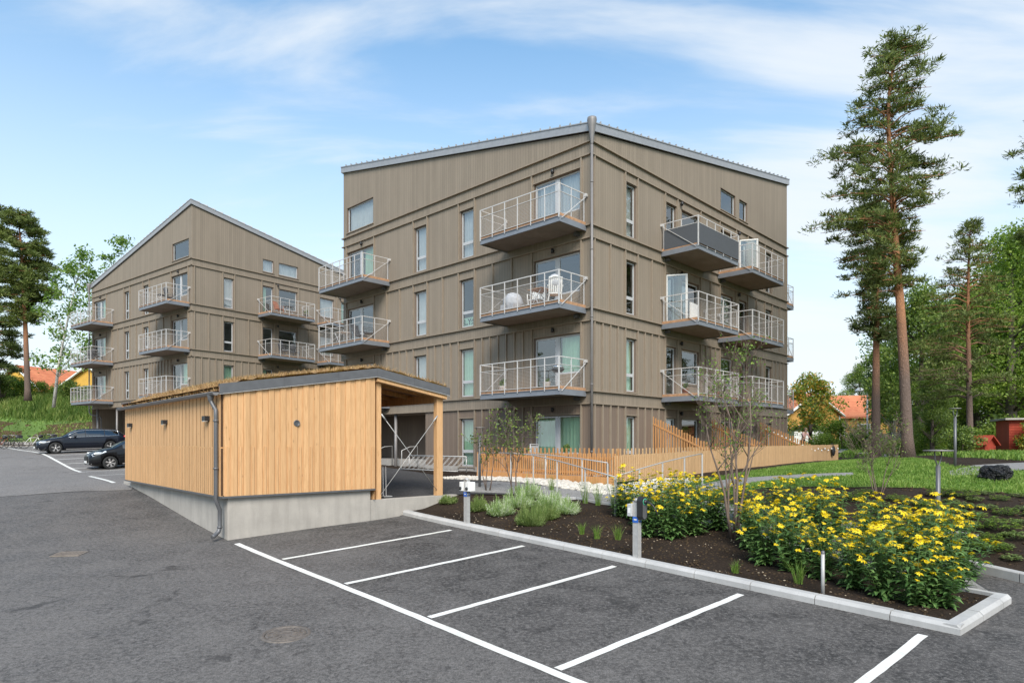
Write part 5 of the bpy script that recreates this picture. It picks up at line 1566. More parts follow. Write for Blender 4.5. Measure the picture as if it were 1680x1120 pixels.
G1 = 'leafy trees of the grove on the right'
tA = broad_tree('leafy_tree', base_on(1512, 43), 10.8, 6.2, 31, 'leafy green tree in the grove just right of the tall pine trunk', group=G1, n_cl=60, per=330)
tB = broad_tree('leafy_tree', base_on(1660, 44), 14.5, 8.0, 32, 'bright green leafy tree in the grove at the right edge', 'bright_leaf', group=G1, n_cl=64, per=330)
tC = broad_tree('leafy_tree', base_on(1600, 50), 12.0, 7.0, 33, 'dark leafy tree behind the young thin pine', group=G1, n_cl=56, per=230, leaf=(0.16, 0.3))
for i, (px_, Y, src, rz, sc, lab) in enumerate((
    (1548, 48, tB, 1.0, 0.72, 'yellow-green leafy tree between the tall pine and the young pine'),
    (1478, 58, tC, 2.0, 0.85, 'dark leafy tree behind the tall pine trunk'),
    (1630, 58, tA, 0.7, 1.45, 'tall leafy tree at the back of the grove left of the bright one'),
    (1700, 52, tC, 1.9, 1.35, 'dark leafy tree cut by the right edge'),
    (1560, 66, tC, 3.0, 1.15, 'distant leafy tree behind the grove'),
    (1745, 44, tB, 2.4, 1.1, 'bright leafy tree just beyond the right edge of the grove'),
    (1410, 112, tA, 0.3, 1.12, 'round-topped dark tree behind the orange roof on the right'),
    (1462, 74, tC, 4.0, 0.78, 'dark tree right of the orange-roofed house'),
    (1530, 36, tA, 5.0, 0.42, 'small dark tree in front of the grove, right of the tall pine trunk'))):
    copy_tree(src, loc=base_on(px_, Y), rz=rz, scale=sc, label=lab, group=G1)
# round maple with orange leaves in front of the far yellow house
broad_tree('maple_tree', base_on(1330, 55, HG), 5.9, 4.9, 41, 'small maple turning orange beside the far end of the big building', 'maple_leaf', group=None, crown0=0.26, n_cl=40, per=170, leaf=(0.14, 0.26), cat='maple tree', clr=0.19)
sh1 = shrub('green_shrub', base_on(1385, 52, HG), 2.4, 4.2, 51, 'bright yellow-green shrub below the orange-roofed house', 'bright_leaf', 'shrubs under the trees', 18, 260, (0.12, 0.22))
sh2 = shrub('green_shrub', base_on(1575, 30, HG), 1.5, 1.7, 52, 'round green shrub at the foot of the young pine', 'broad_leaf', 'shrubs under the trees', 14, 240, (0.06, 0.13))
for i, (px_, Y, src, sc, lab) in enumerate(((1420, 47, sh1, 0.62, 'low shrub at the foot of the street lamp'), (1535, 38, sh1, 0.7, 'yellow-green shrub right of the tall pine trunk'), (1460, 42, sh1, 0.42, 'low shrub behind the darker pine'),
    (1505, 40, sh2, 1.2, 'shrub directly behind the tall pine trunk'), (1602, 40, sh1, 0.7, 'broad shrub in front of the dark grove'), (1640, 41, sh2, 1.8, 'tall shrub left of the red shed'), (1690, 39, sh1, 0.9, 'shrub behind the red shed at the right edge'),
    (1350, 50, sh1, 0.55, 'small bright shrub by the green shed doors'), (1560, 62, sh1, 1.5, 'wide shrub deep inside the grove'), (1625, 60, sh1, 1.6, 'wide shrub far behind the playhouse'), (1690, 60, sh1, 1.7, 'wide shrub far behind the red shed'), (1500, 70, sh1, 1.5, 'wide shrub far behind the tall pine'))):
    copy_tree(src, loc=base_on(px_, Y, HG), rz=i * 1.1, scale=sc, label=lab, group='shrubs under the trees')
for i, (px_, py_, Y, src, sc, lab) in enumerate(((25, 652, 69, sh1, 1.0, 'wide shrub behind the left pine trunk'), (75, 655, 70, sh1, .8, 'bright shrub between the pine and the birch'), (110, 655, 68, sh2, 1.5, 'dark round shrub right of the leaning birch'), (140, 658, 70, sh1, .7, 'shrub below the left balconies'), (5, 650, 67, sh2, 1.6, 'dark shrub at the left edge of the bank'), (180, 672, 72, sh1, .8, 'shrub seen under the left balconies by the yellow gable'))):
    copy_tree(src, loc=base_at(px_, py_, Y), rz=i * 0.9, scale=sc, label=lab, group='shrubs on the left bank')
# trees on the open side beyond the road, outside the frame but mirrored in the windows
for i, (x, y, lab) in enumerate(((-44, 24, 'pine beyond the road, outside the left edge'), (-52, 12, 'second pine beyond the road, outside the left edge'))):
    src = [o for o in COL.objects if o.name.startswith('pine_tree') and o.get('label', '').startswith('tall pine on')][0]
    copy_tree(src, loc=(x, y, HT(x, y)), rz=i * 2.0, scale=0.8, label=lab)

# ------------------------------------------------------------------ grass as stuff
def in_poly(P, poly):
    x, y = P[:, 0], P[:, 1]; c = np.zeros(len(P), bool); n = len(poly)
    for i in range(n):
        x0, y0 = poly[i][:2]; x1, y1 = poly[(i + 1) % n][:2]
        m = ((y0 > y) != (y1 > y)) & (x < (x1 - x0) * (y - y0) / (y1 - y0 + 1e-12) + x0)
        c ^= m
    return c
def rand_in(poly, n, excl=()):
    xs = [p[0] for p in poly]; ys = [p[1] for p in poly]; out = []; tot = 0
    while tot < n:
        P = np.column_stack([nrng.uniform(min(xs), max(xs), n * 2), nrng.uniform(min(ys), max(ys), n * 2)])
        m = in_poly(P, poly)
        for e in excl: m &= ~in_poly(P, e)
        P = P[m]; out.append(P); tot += len(P)
    return np.concatenate(out)[:n]
simple('lawn_base', (0.105, 0.150, 0.035), 0.95, 0, 0.35, 3, bmp=0.5)
lawn = [atg(*p) for p in ((1090, 806), (1150, 789), (1200, 780), (1373, 757.5), (1480, 750), (1560, 766), (1690, 776), (1830, 786), (1830, 818), (1680, 812), (1600, 806), (1520, 802), (1400, 800), (1310, 799), (1250, 801), (1190, 815), (1120, 826))]
patch('lawn', [(p.x, p.y) for p in lawn], HG, 0.018, M['lawn_base'], 1.0)
pathpoly = [(p.x, p.y) for p in [atg(*p) for p in ((1062,822),(1130,800),(1200,787),(1290,781),(1400,777),(1400,782),(1300,787),(1240,793),(1180,805),(1110,826))]]
P = rand_in([(p.x, p.y) for p in lawn], 85000, [pathpoly])
den = np.sin(P[:, 0] * 1.3) * np.sin(P[:, 1] * 1.1 + P[:, 0] * .4)
P = P[nrng.random(len(P)) < 0.75 + 0.25 * den]
tufts(None, 'lawn_grass', np.column_stack([P, HG.many(P) + 0.01]), 0.03, 0.11, 0.022, M['grass'], 0.9, kind='stuff')
# rough grass edge behind the lawn
P = rand_in([(p.x, p.y) for p in [atg(*q) for q in ((1380, 745), (1480, 743), (1560, 750), (1680, 756), (1830, 760), (1830, 752), (1600, 742), (1400, 737))]], 14000)
tufts(None, 'rough_grass', np.column_stack([P, HG.many(P) + 0.0]), 0.08, 0.25, 0.05, M['grass'], 0.8, kind='stuff')
P = rand_in([(14, 38), (70, 38), (90, 110), (20, 90)], 26000)
tufts(None, 'meadow_grass', np.column_stack([P, HT.many(P)]), 0.15, 0.5, 0.12, M['grass'], 0.8, kind='stuff')
# tall grass on the left bank
P = rand_in([(-70, 64.6), (-28, 63.6), (-24, 76), (-75, 78)], 60000)
tufts(None, 'bank_grass', np.column_stack([P, HT.many(P)]), 0.25, 0.85, 0.06, M['tall_grass'], 0.8, kind='stuff')
P = rand_in([(-70, 59.3), (-30, 59.3), (-28, 64.6), (-70, 64.8)], 9000)
tufts(None, 'bank_weeds', np.column_stack([P, HT.many(P)]), 0.08, 0.35, 0.09, M['tall_grass'], 0.9, kind='stuff')
patch('bank_earth', [(-74, 58.2), (-28, 58.2), (-26, 63.4), (-74, 63.8)], HT, 0.06, M['bank_soil'], 1.0)
# garden chips
stones('soil_clods', lambda n: rand_in([tuple(nk(9.98, 14.3)), tuple(nk(9.98, 2.45)), tuple(nk(11.6, 2.4)), (5.1, 13.3), (2.8, 16.8), (-1.3, 18.4)], n), 2600, HG, 0.008, 0.03, M['bank_soil'], 0.0)
simple('wood_chip', (0.34, 0.27, 0.19), 0.9, 0, 0.4, 9)
stones('bark_chips', lambda n: rand_in([tuple(nk(9.98, 14.3)), tuple(nk(9.98, 2.45)), tuple(nk(11.6, 2.4)), (5.1, 13.3), (2.8, 16.8), (-1.3, 18.4)], n), 260, HG, 0.008, 0.020, M['wood_chip'], 0.01)
stones('garden_clods', lambda n: rand_in([(8.1, 12.2), (8.6, 10.9), (9.8, 8.6), (20, 8), (24, 18), (13, 18), (9, 16), (6.5, 16.5)], n), 2400, HG, 0.012, 0.05, M['bank_soil'], 0.0)
# low stone wall at the foot of the bank
mb = MB()
t = thing('stone_wall', (-52, 58.0, HT(-48, 58.0) - 0.1), 0, 'low dry stone wall behind the parked bicycles at the foot of the bank', 'stone wall')
for i in range(60):
    for k in range(2):
        x = -8 + i * 0.46 + k * 0.2 + rnd.uniform(-.05, .05)
        mb.ico((x, rnd.uniform(-.05, .05), 0.18 + k * 0.34 + (HT(-52 + x, 58.0) - HT(-48, 58)) * 0.6), 0.26, sub=1, jit=0.2, sc=(1.1, 0.7, 0.75))
mb.build('stones', M['stone_grey'], t)

# ------------------------------------------------------------------ small trees and planting
def sapling(base, H, spread, stems, seed, label, name='multi_stem_tree', leaves=600, leafsize=(0.03, 0.07), mat='birch_leaf', cat='small tree', r0=0.032, leaf_from=0.35, levels=3, nb=4):
    rr = random.Random(seed); t = thing(name, base, 0, label, cat); mb = MB(); tips = []
    def grow(p, d, L, r, lev):
        pts = [p]; q = p; dd = d
        nseg = 5
        for i in range(nseg):
            dd = (dd + Vector((rr.uniform(-.16, .16), rr.uniform(-.16, .16), rr.uniform(-.02, .12)))).normalized()
            q = q + dd * (L / nseg); pts.append(q)
            if lev > 0 and i >= 1:
                for _ in range(nb if i > 1 else 1):
                    if rr.random() < 0.55:
                        az = rr.uniform(0, 6.283)
                        nd = (dd * 0.75 + Vector((math.cos(az), math.sin(az), 0.25)) * 0.75).normalized()
                        grow(q, nd, L * rr.uniform(0.28, 0.5), r * (0.5 - 0.06 * i), lev - 1)
            if q.z > H * leaf_from and lev < levels: tips.append(q.copy())
        mb.tube(pts, [max(0.0022, r * (1 - 0.75 * k / nseg)) for k in range(nseg + 1)], 6 if lev >= levels - 1 else 4)
        tips.append(q.copy())
    for s in range(stems):
        az = 2 * math.pi * s / stems + rr.uniform(-.4, .4)
        d = Vector((math.cos(az) * spread, math.sin(az) * spread * 0.7, 1)).normalized()
        grow(Vector((math.cos(az) * 0.06, math.sin(az) * 0.06, 0)), d, H * rr.uniform(0.7, 0.95), r0 * rr.uniform(0.8, 1.1), levels)
    mb.build('branches', M['twig'], t)
    if leaves:
        tp_ = np.array([p[:] for p in tips if p.z > H * leaf_from]); idx = nrng.integers(0, len(tp_), leaves)
        P = tp_[idx] + nrng.normal(size=(leaves, 3)) * 0.055
        V, F_ = leaf_quads(P, leafsize[0], leafsize[1], 0.2, 0.6); np_mesh('leaves', V, F_, M[mat], t)
    return t
b = atg(1203, 884); sapling((b.x, b.y, b.z), 3.4, 0.20, 5, 61, 'nearly bare multi-stemmed young tree in the flower bed', leaves=800, leafsize=(0.035, 0.08), r0=0.034, nb=3)
b = atg(1222, 876); 
b = atg(842, 812); sapling((b.x, b.y, b.z), 2.1, 0.16, 3, 62, 'small leafy sapling right of the post lamp by the yard', leaves=520, leafsize=(0.05, 0.10), mat='broad_leaf', r0=0.022, leaf_from=0.2)
b = atg(800, 806); sapling((b.x, b.y, b.z), 1.7, 0.22, 3, 63, 'small leafy sapling growing around the post lamp', leaves=350, leafsize=(0.05, 0.10), mat='broad_leaf', r0=0.02, leaf_from=0.2)
b = atg(1440, 818); sapling((b.x, b.y, b.z), 1.55, 0.25, 5, 64, 'thin-stemmed shrub with sparse leaves at the edge of the lawn', leaves=800, leafsize=(0.03, 0.06), mat='broad_leaf', r0=0.014, leaf_from=0.25)
b = atg(1200, 830); sapling((b.x, b.y, b.z), 2.9, 0.12, 2, 65, 'thin bare sapling behind the multi-stemmed tree', leaves=420, leafsize=(0.04, 0.08), r0=0.024)

def lance_leaf(base, d, up, L, W, fold=0.25, droop=0.3):
    """6-point folded leaf"""
    s = d.cross(up).normalized(); n = s.cross(d).normalized()
    b_ = base; m1 = base + d * L * 0.35 - n * droop * L * 0.05; m2 = base + d * L * 0.7 - n * droop * L * 0.22; tip = base + d * L - n * droop * L * 0.55
    return [b_, m1 + s * W * .5 + n * fold * W * .4, m2 + s * W * .34 + n * fold * W * .3, tip, m2 - s * W * .34 + n * fold * W * .3, m1 - s * W * .5 + n * fold * W * .4, m1, m2]
def flower_plant(seed):
    rr = random.Random(seed)
    t = thing('coneflower_plant', (0, 0, 0), 0, '', 'flowering plant'); st, lv = MB(), MB(); tops = []
    for s in range(19):
        az = rr.uniform(0, 6.283); r0_ = rr.uniform(0, 0.16); H = rr.uniform(0.50, 1.12); ln = rr.uniform(0.02, 0.34)
        p0 = Vector((r0_ * math.cos(az), r0_ * math.sin(az), -0.03)); p2 = p0 + Vector((math.cos(az) * ln, math.sin(az) * ln, H)); p1 = p0.lerp(p2, 0.55) - Vector((math.cos(az), math.sin(az), 0)) * ln * 0.12
        st.tube([p0, p1, p2], [0.006, 0.0045, 0.003], 5)
        n = 11; a = rr.uniform(0, 3.14)
        for i in range(1, n):
            k = i / n; q = p0.lerp(p1, k * 2) if k < .5 else p1.lerp(p2, k * 2 - 1)
            a += math.pi / 2 + rr.uniform(-.3, .3)
            sz = 0.205 * (1 - 0.42 * k) * rr.uniform(0.75, 1.15)
            for e in (0, math.pi):
                d = Vector((math.cos(a + e), math.sin(a + e), rr.uniform(0.1, 0.55))).normalized()
                v = lance_leaf(q, d, Vector((0, 0, 1)), sz, sz * 0.46, 0.25, rr.uniform(0.3, 1.1))
                lv.face([v[0], v[1], v[6]], 0, True); lv.face([v[1], v[2], v[7], v[6]], 0, True); lv.face([v[2], v[3], v[7]], 0, True)
                lv.face([v[0], v[6], v[5]], 0, True); lv.face([v[6], v[7], v[4], v[5]], 0, True); lv.face([v[7], v[3], v[4]], 0, True)
        tops.append(p2)
        for _ in range(1):
            if rr.random() < 0.35:
                q = p1.lerp(p2, 0.7); e = q + Vector((rr.uniform(-.12, .12), rr.uniform(-.12, .12), rr.uniform(.1, .28))); st.tube([q, e], [0.003, 0.002], 4); tops.append(e)
    st.build('stems', M['stem'], t); lv.build('leaves', M['flower_leaf'], t)
    return t, tops
def bloom_mesh(seed):
    rr = random.Random(seed); mb = MB(); n = 12
    for i in range(n):
        a = 2 * math.pi * i / n + rr.uniform(-.12, .12); L = rr.uniform(0.046, 0.064); w = 0.012; dz = rr.uniform(-0.020, 0.012)
        c, s = math.cos(a), math.sin(a)
        P_ = lambda r, o, z: (c * r - s * o, s * r + c * o, z)
        mb.face([P_(0.008, 0, 0), P_(L * .55, w, 0.006), P_(L * .95, w * .6, dz), P_(L, 0, dz - .002), P_(L * .95, -w * .6, dz), P_(L * .55, -w, 0.006)], 0, True)
    mb.lathe([(0.0, 0.016), (0.008, 0.014), (0.012, 0.006), (0.012, 0.0)], n=8, m=1)
    return mb.build('flower', [M['petal'], M['flower_eye']])
blooms = [bloom_mesh(s) for s in (1, 2, 3)]
protos = []
for sd in (71, 72, 73, 74):
    t, tops = flower_plant(sd)
    for i, p in enumerate(tops):
        bl = blooms[(i + sd) % 3]; c = bpy.data.objects.new('flower', bl.data); COL.objects.link(c); c.parent = t; c.location = p
        c.rotation_euler = (rnd.uniform(-.5, .5), rnd.uniform(-.5, .5), rnd.uniform(0, 6)); c.scale = (rnd.uniform(.7, 1.3),) * 3
    protos.append(t)
for b_ in blooms: bpy.data.objects.remove(b_)
FL1 = [(1028,838),(1040,852),(1072,838),(1112,836),(1020,846),(1062,880),(1100,884),(1138,878),(1176,868),(1048,862),(1086,864),(1124,860),(1160,852),(1058,846),(1100,846),(1140,842)]
FL2 = [(1252,925),(1300,938),(1350,950),(1402,966),(1450,980),(1500,992),(1546,996),(1236,902),(1290,912),(1345,924),(1400,938),(1456,952),(1512,965),(1566,966),
       (1232,882),(1290,890),(1350,903),(1410,914),(1470,930),(1530,940),(1580,948),(1250,864),(1310,872),(1370,880),(1430,890),(1490,904),(1540,916),(1216,858),(1276,850),(1340,858)]
used = set()
for gi, (lst, lab) in enumerate(((FL1, 'yellow-flowered leafy perennial in the clump beside the right charging post'), (FL2, 'yellow-flowered leafy perennial in the big mass filling the right end of the kerbed bed'))):
    for i, (x, y) in enumerate(lst):
        p = atg(x, y); pi_ = (i * 3 + gi) % 4
        sc = rnd.uniform(0.80, 1.14) * (1.0 if gi == 0 else 1.02)
        if pi_ not in used:
            o = protos[pi_]; used.add(pi_); o.location = p; o['label'] = lab; o['group'] = 'yellow flowers in the kerbed bed'; o.rotation_euler = (0, 0, i * 1.7); o.scale = (sc,) * 3
        else: copy_tree(protos[pi_], loc=p, rz=i * 1.7, scale=sc, label=lab, group='yellow flowers in the kerbed bed')

def mound(base, R, H, n, mat, label, group, name='flowering_shrub', cat='shrub', w=0.012, tipmat=None):
    t = thing(name, base, 0, label, cat, group)
    r = R * np.sqrt(nrng.random(n)); a = nrng.uniform(0, 6.283, n)
    lump = 0.72 + 0.38 * np.sin(a * 3 + R * 40) * np.sin(r / R * 5 + H * 30); hh = H * (1 - 0.50 * (r / R) ** 2) * nrng.uniform(0.45, 1.25, n) * lump
    P0_ = np.column_stack([r * .45 * np.cos(a), r * .45 * np.sin(a), np.zeros(n)]); P1_ = np.column_stack([r * np.cos(a), r * np.sin(a), hh])
    mid = P0_ * .5 + P1_ * .5 + np.column_stack([np.cos(a), np.sin(a), np.zeros(n)]) * 0.03
    az = nrng.uniform(0, 6.283, n); W_ = np.column_stack([np.cos(az), np.sin(az), np.zeros(n)]) * w / 2
    V = np.stack([P0_ - W_ * .5, P0_ + W_ * .5, mid + W_, mid - W_, P1_ + W_ * .7, P1_ - W_ * .7], 1).reshape(-1, 3)
    i = np.arange(n)[:, None] * 6
    F_ = np.concatenate([i + np.array([[0, 1, 2, 3]]), i + np.array([[3, 2, 4, 5]])])
    np_mesh('stems', V, F_, M['stem'] if tipmat else M[mat], t)
    k = nrng.integers(0, n, n * 5); f = nrng.uniform(0.35, 1.05, n * 5)[:, None]
    Q = P0_[k] * (1 - f) + P1_[k] * f + nrng.normal(size=(n * 5, 3)) * 0.02
    V, F_ = leaf_quads(Q, 0.015, 0.045, -0.3, 0.35)
    np_mesh('leaves', V, F_, M[tipmat or mat], t)
    return t
leafmat('heather_leaf', [(0.139, 0.248, 0.046), (0.341, 0.465, 0.171), (0.800, 0.800, 0.713)], 0.6, 0.3, 3.0)
leafmat('fresh_leaf', [(0.09, 0.15, 0.035), (0.19, 0.27, 0.075), (0.36, 0.42, 0.17)], 0.6, 0.35, 3.0)
for i, (x, y, R, H, mt, lab) in enumerate(((785, 838, .34, .42, 'fresh_leaf', 'green bushy shrub hugging the left charging post'), (820, 846, .42, .5, 'heather_leaf', 'pale flowering shrub, leftmost of the white-flowered row'), (850, 832, .5, .5, 'heather_leaf', 'pale flowering shrub in the middle of the white-flowered row'),
    (905, 832, .5, .5, 'heather_leaf', 'pale flowering shrub right of the feathery mound'), (872, 862, .42, .62, 'fresh_leaf', 'feathery yellow-green shrub bulging forward in the bed'), (928, 842, .42, .42, 'heather_leaf', 'pale flowering shrub at the right end of the row'), (895, 852, .4, .45, 'fresh_leaf', 'light green shrub in front of the white-flowered row'),
    (735, 826, .28, .24, 'fresh_leaf', 'low green tuft against the concrete retaining wall'), (868, 818, .45, .55, 'heather_leaf', 'taller pale shrub at the back of the row'))):
    p = atg(x, y); mound((p.x, p.y, p.z), R, H, 620, mt, lab, 'low shrubs in the bed')
def grass_tuft(x, y, H, n, lab, group, R=0.06):
    p = atg(x, y); t = thing('ornamental_grass', (p.x, p.y, p.z), 0, lab, 'grass plant', group)
    r = R * np.sqrt(nrng.random(n)); a = nrng.uniform(0, 6.283, n)
    tufts(t, 'blades', np.column_stack([r * np.cos(a), r * np.sin(a), np.zeros(n)]), H * .45, H, 0.007, M['grass'], 0.75)
for x, y, H, lab in ((955, 876, .30, 'small grass tuft left of three between the charging posts'), (979, 884, .34, 'small grass tuft, middle of three between the charging posts'), (1014, 886, .40, 'grass tuft nearest the right charging post'), (1206, 940, .25, 'tiny grass tuft near the kerb in front of the flowers')):
    grass_tuft(x, y, H, 70, lab, 'short grasses in the bed')
for x, y, H, lab in ((960, 826, .85, 'tall slim grass beside the path, leftmost of three'), (981, 829, .8, 'tall slim grass beside the path, middle of three'), (1007, 833, .85, 'tall slim grass beside the handrail end post'), (905, 806, .6, 'slim grass standing behind the white-flowered shrubs'), (1310, 958, .45, 'arching grass at the front of the flower mass')):
    grass_tuft(x, y, H, 60, lab, 'tall grasses in the bed', 0.07)
def ground_plant(p, R, H, n, mat, label, group, name='leafy_perennial'):
    t = thing(name, p, 0, label, 'leafy plant', group); mb = MB()
    for i in range(n):
        az = rnd.uniform(0, 6.283); r = R * math.sqrt(rnd.random()) * .8; z = H * rnd.uniform(.3, 1.0) * (1 - .4 * r / R)
        q = Vector((r * math.cos(az), r * math.sin(az), z)); a2 = rnd.uniform(0, 6.283)
        for e in (-0.9, 0, 0.9):
            d = Vector((math.cos(az + e + a2 * .1), math.sin(az + e + a2 * .1), rnd.uniform(-.1, .4))).normalized(); L = rnd.uniform(.05, .085)
            v = lance_leaf(q, d, Vector((0, 0, 1)), L, L * .6)
            mb.face([v[0], v[1], v[2], v[3], v[7], v[6]], 0, True); mb.face([v[0], v[6], v[7], v[3], v[4], v[5]], 0, True)
        if i % 4 == 0: mb.tube([(q.x * .3, q.y * .3, 0), q], 0.003, 4, 1)
    mb.build('leaves', [M[mat], M['stem']], t)
    return t
gp1 = ground_plant(tuple(atg(1560, 848)), .34, .22, 90, 'fresh_leaf', 'light green low leafy plant in the dug bed right of the flowers', 'low leafy plants in the dug bed')
gp2 = ground_plant(tuple(atg(1640, 870)), .42, .28, 130, 'bright_leaf', 'light green low leafy plant in the dug bed right of the flowers', 'low leafy plants in the dug bed')
gpts = [(1575,835),(1600,850),(1620,836),(1650,846),(1676,838),(1590,868),(1665,885),(1630,905),(1660,920),(1600,900),(1560,826),(1530,838),(1600,822),(1640,822),(1670,816),(1560,868),(1680,862),(1530,862),(1500,830),(1470,822),(1440,832),(1400,822),(1360,822),(1420,812),(1320,820),(1580,816),(1620,812),(1700,850),(1710,880),(1625,888),(1480,838),(1545,815),(1650,900)]
for i, (x, y) in enumerate(gpts):
    p = atg(x, y); copy_tree((gp1, gp2)[i % 2], loc=p, rz=i * 1.3, scale=rnd.uniform(.5, .95), label='light green low leafy plant in the dug bed right of the flowers', group='low leafy plants in the dug bed')

# ------------------------------------------------------------------ charging posts, lamps, marker
KA = math.atan2(-NV.y, -NV.x)                       # facing the parking bays
def face_rz(): return TH + math.pi / 2              # local -Y... local +X points along KV
def charger(px_, py_, kind, label):
    p = atg(px_, py_); t = thing('charging_post', (p.x, p.y, p.z - 0.03), TH + math.pi / 2, label, 'charging post')
    # local +X = KV (left, away), local +Y = -NV (toward the bays)
    mb = MB(); w, d = 0.055, 0.045
    mb.box(-w, -d, 0, w, d, 1.08); mb.box(-w - 0.004, -d * .35, 0, w + 0.004, d * .35, 1.0)
    for sx in (-1, 1): mb.box(sx * w - 0.006, -d - 0.004, 0, sx * w + 0.006, d + 0.004, 1.08)
    mb.build('post', M['galv'], t)
    mb = MB(); mb.lathe([(0.0, 0.0), (0.055, 0.0), (0.05, 0.035), (0.03, 0.055), (0.0, 0.06)], (0, 0, 1.08), 16); mb.box(-w, -d, 1.06, w, d, 1.085)
    mb.build('cap', M['galv'], t)
    mb = MB(); mb.box(-w - 0.003, d + 0.004, 0.69, w + 0.003, d + 0.010, 0.80); mb.box(-w - .006, -d - .006, 0.69, -w - .001, d + .010, 0.80)
    lo = mb.build('label', M['blue_label'], t)
    mb = MB()
    for x in (-0.034, -0.012, 0.010): mb.box(x, d + 0.011, 0.735, x + 0.018, d + 0.013, 0.76)
    for y in (-0.03, 0.0, 0.022): mb.box(-w - .008, y, 0.735, -w - .0065, y + 0.016, 0.76)
    mb.build('lettering', M['white_paint'], lo)
    if kind == 'white':
        for sx, nm in ((-1, 'charger_box'), (1, 'charger_box')):
            mb = MB(); x0 = -0.20 if sx < 0 else 0.06; x1 = -0.06 if sx < 0 else 0.17
            mb.box(x0, -0.10, 0.82, x1, 0.10, 1.04)
            o = mb.build(nm, M['white_paint'], t, 0.012)
            mb = MB(); mb.lathe([(0.0, 0.125), (0.038, 0.12), (0.042, 0.10)], ((x0 + x1) / 2 + 0.01, 0, 0.885), 20, 0, 'Y')
            mb.lathe([(0.0, 0.130), (0.02, 0.13), (0.022, 0.118)], ((x0 + x1) / 2 + .01, 0, 0.885), 16, 0, 'Y')
            mb.build('socket', M['black'], o)
    else:
        mb = MB(); mb.box(0.06, -0.09, 0.80, 0.16, 0.09, 1.03); o = mb.build('meter_box', M['frame_grey'], t, 0.01)
        mb = MB(); mb.box(0.162, -0.06, 0.84, 0.165, 0.05, 0.98); mb.box(0.08, 0.092, 0.86, 0.14, 0.094, 0.96); mb.build('meter_label', M['white_paint'], o)
        mb = MB()
        n = 32; prof = []
        for i in range(n):
            a = 2 * math.pi * i / n; prof.append((0.085 * math.cos(a), (0.13 if math.sin(a) >= 0 else -0.13) + 0.085 * math.sin(a)))
        for xa, xb in ((-0.06, -0.17),):
            for i in range(n):
                j = (i + 1) % n; mb.face([(xa, prof[i][0], 0.96 + prof[i][1]), (xa, prof[j][0], 0.96 + prof[j][1]), (xb, prof[j][0], 0.96 + prof[j][1]), (xb, prof[i][0], 0.96 + prof[i][1])], 0, True)
            mb.face([(xb, p_[0], 0.96 + p_[1]) for p_ in prof]); mb.face([(xa, p_[0], 0.96 + p_[1]) for p_ in prof[::-1]])
        o = mb.build('charger_body', M['black'], t, 0.012)
        mb = MB()
        mb.face([(-0.176, p_[0] * .78, 0.96 + p_[1] * .9) for p_ in prof]); mb.build('front_plate', M['dark_metal'], o)
        mb = MB(); mb.lathe([(0.062, -0.178), (0.062, -0.184), (0.044, -0.184), (0.044, -0.176)], (0, 0, 1.08), 24, 0, 'X'); mb.build('status_ring', M['led_green'], o)
        mb = MB(); mb.lathe([(0.0, -0.22), (0.035, -0.22), (0.04, -0.176)], (0, 0, 1.08), 20, 0, 'X')
        mb.tube([(-0.19, 0, 1.08), (-0.27, 0.0, 1.075), (-0.36, 0.0, 1.02), (-0.42, -0.01, 0.93), (-0.44, -0.02, 0.86)], [0.024, 0.022, 0.016, 0.012, 0.011], 10); mb.build('plug', M['black'], o)
    return t
charger(766, 859, 'white', 'galvanised charging post with two white socket boxes, left of two beside the kerb')
charger(1045, 915, 'dark', 'galvanised charging post with a black oval charger and plug, right of two beside the kerb')

def post_lamp(p, H, label, R=0.25):
    t = thing('post_lamp', p, 0, label, 'lamp post', 'dark post lamps with flat discs')
    mb = MB(); mb.tube([(0, 0, -0.2), (0, 0, H - 0.28)], 0.040, 14); mb.lathe([(0.045, 0), (0.07, 0), (0.07, 0.01)], n=14); mb.build('pole', M['dark_metal'], t)
    for a in (0.4, 0.4 + math.pi):
        mb = MB(); mb.tube([(0, 0, H - 0.30), (0.02 * math.cos(a), 0.02 * math.sin(a), H - 0.27), (0.085 * math.cos(a), 0.085 * math.sin(a), H - 0.15), (0.10 * math.cos(a), 0.10 * math.sin(a), H)], [0.02, 0.014, 0.012, 0.012], 8); mb.build('arm', M['dark_metal'], t)
    mb = MB(); mb.lathe([(0, H), (R, H), (R, H + 0.022), (0, H + 0.03)], n=32); mb.build('disc', M['pipe_grey'], t)
p = ray(1539, 895, 12.5); post_lamp((p.x, p.y, HG(p.x, p.y)), 1.75, 'dark post lamp with a flat disc rising behind the yellow flowers')
p = ray(1567, 766, 20); post_lamp((p.x, p.y, HG(p.x, p.y)), 1.80, 'dark post lamp standing in the lawn near the young pine', 0.16)
p = ray(787, 790, 19.8); post_lamp((p.x, p.y, HG(p.x, p.y)), 1.80, 'dark post lamp wrapped by a sapling beside the picket fence', 0.16)
p = atg(1350, 974); t = thing('marker_post', p, 0, 'thin galvanised marker post standing at the front of the yellow flowers', 'marker post')
mb = MB(); mb.tube([(0, 0, -0.1), (0, 0, 0.62)], 0.027, 14); mb.build('pipe', M['galv'], t); mb = MB(); mb.lathe([(0.0, 0.65), (0.02, 0.645), (0.03, 0.62), (0.03, 0.60)], n=14); mb.build('cap', M['dark_metal'], t)

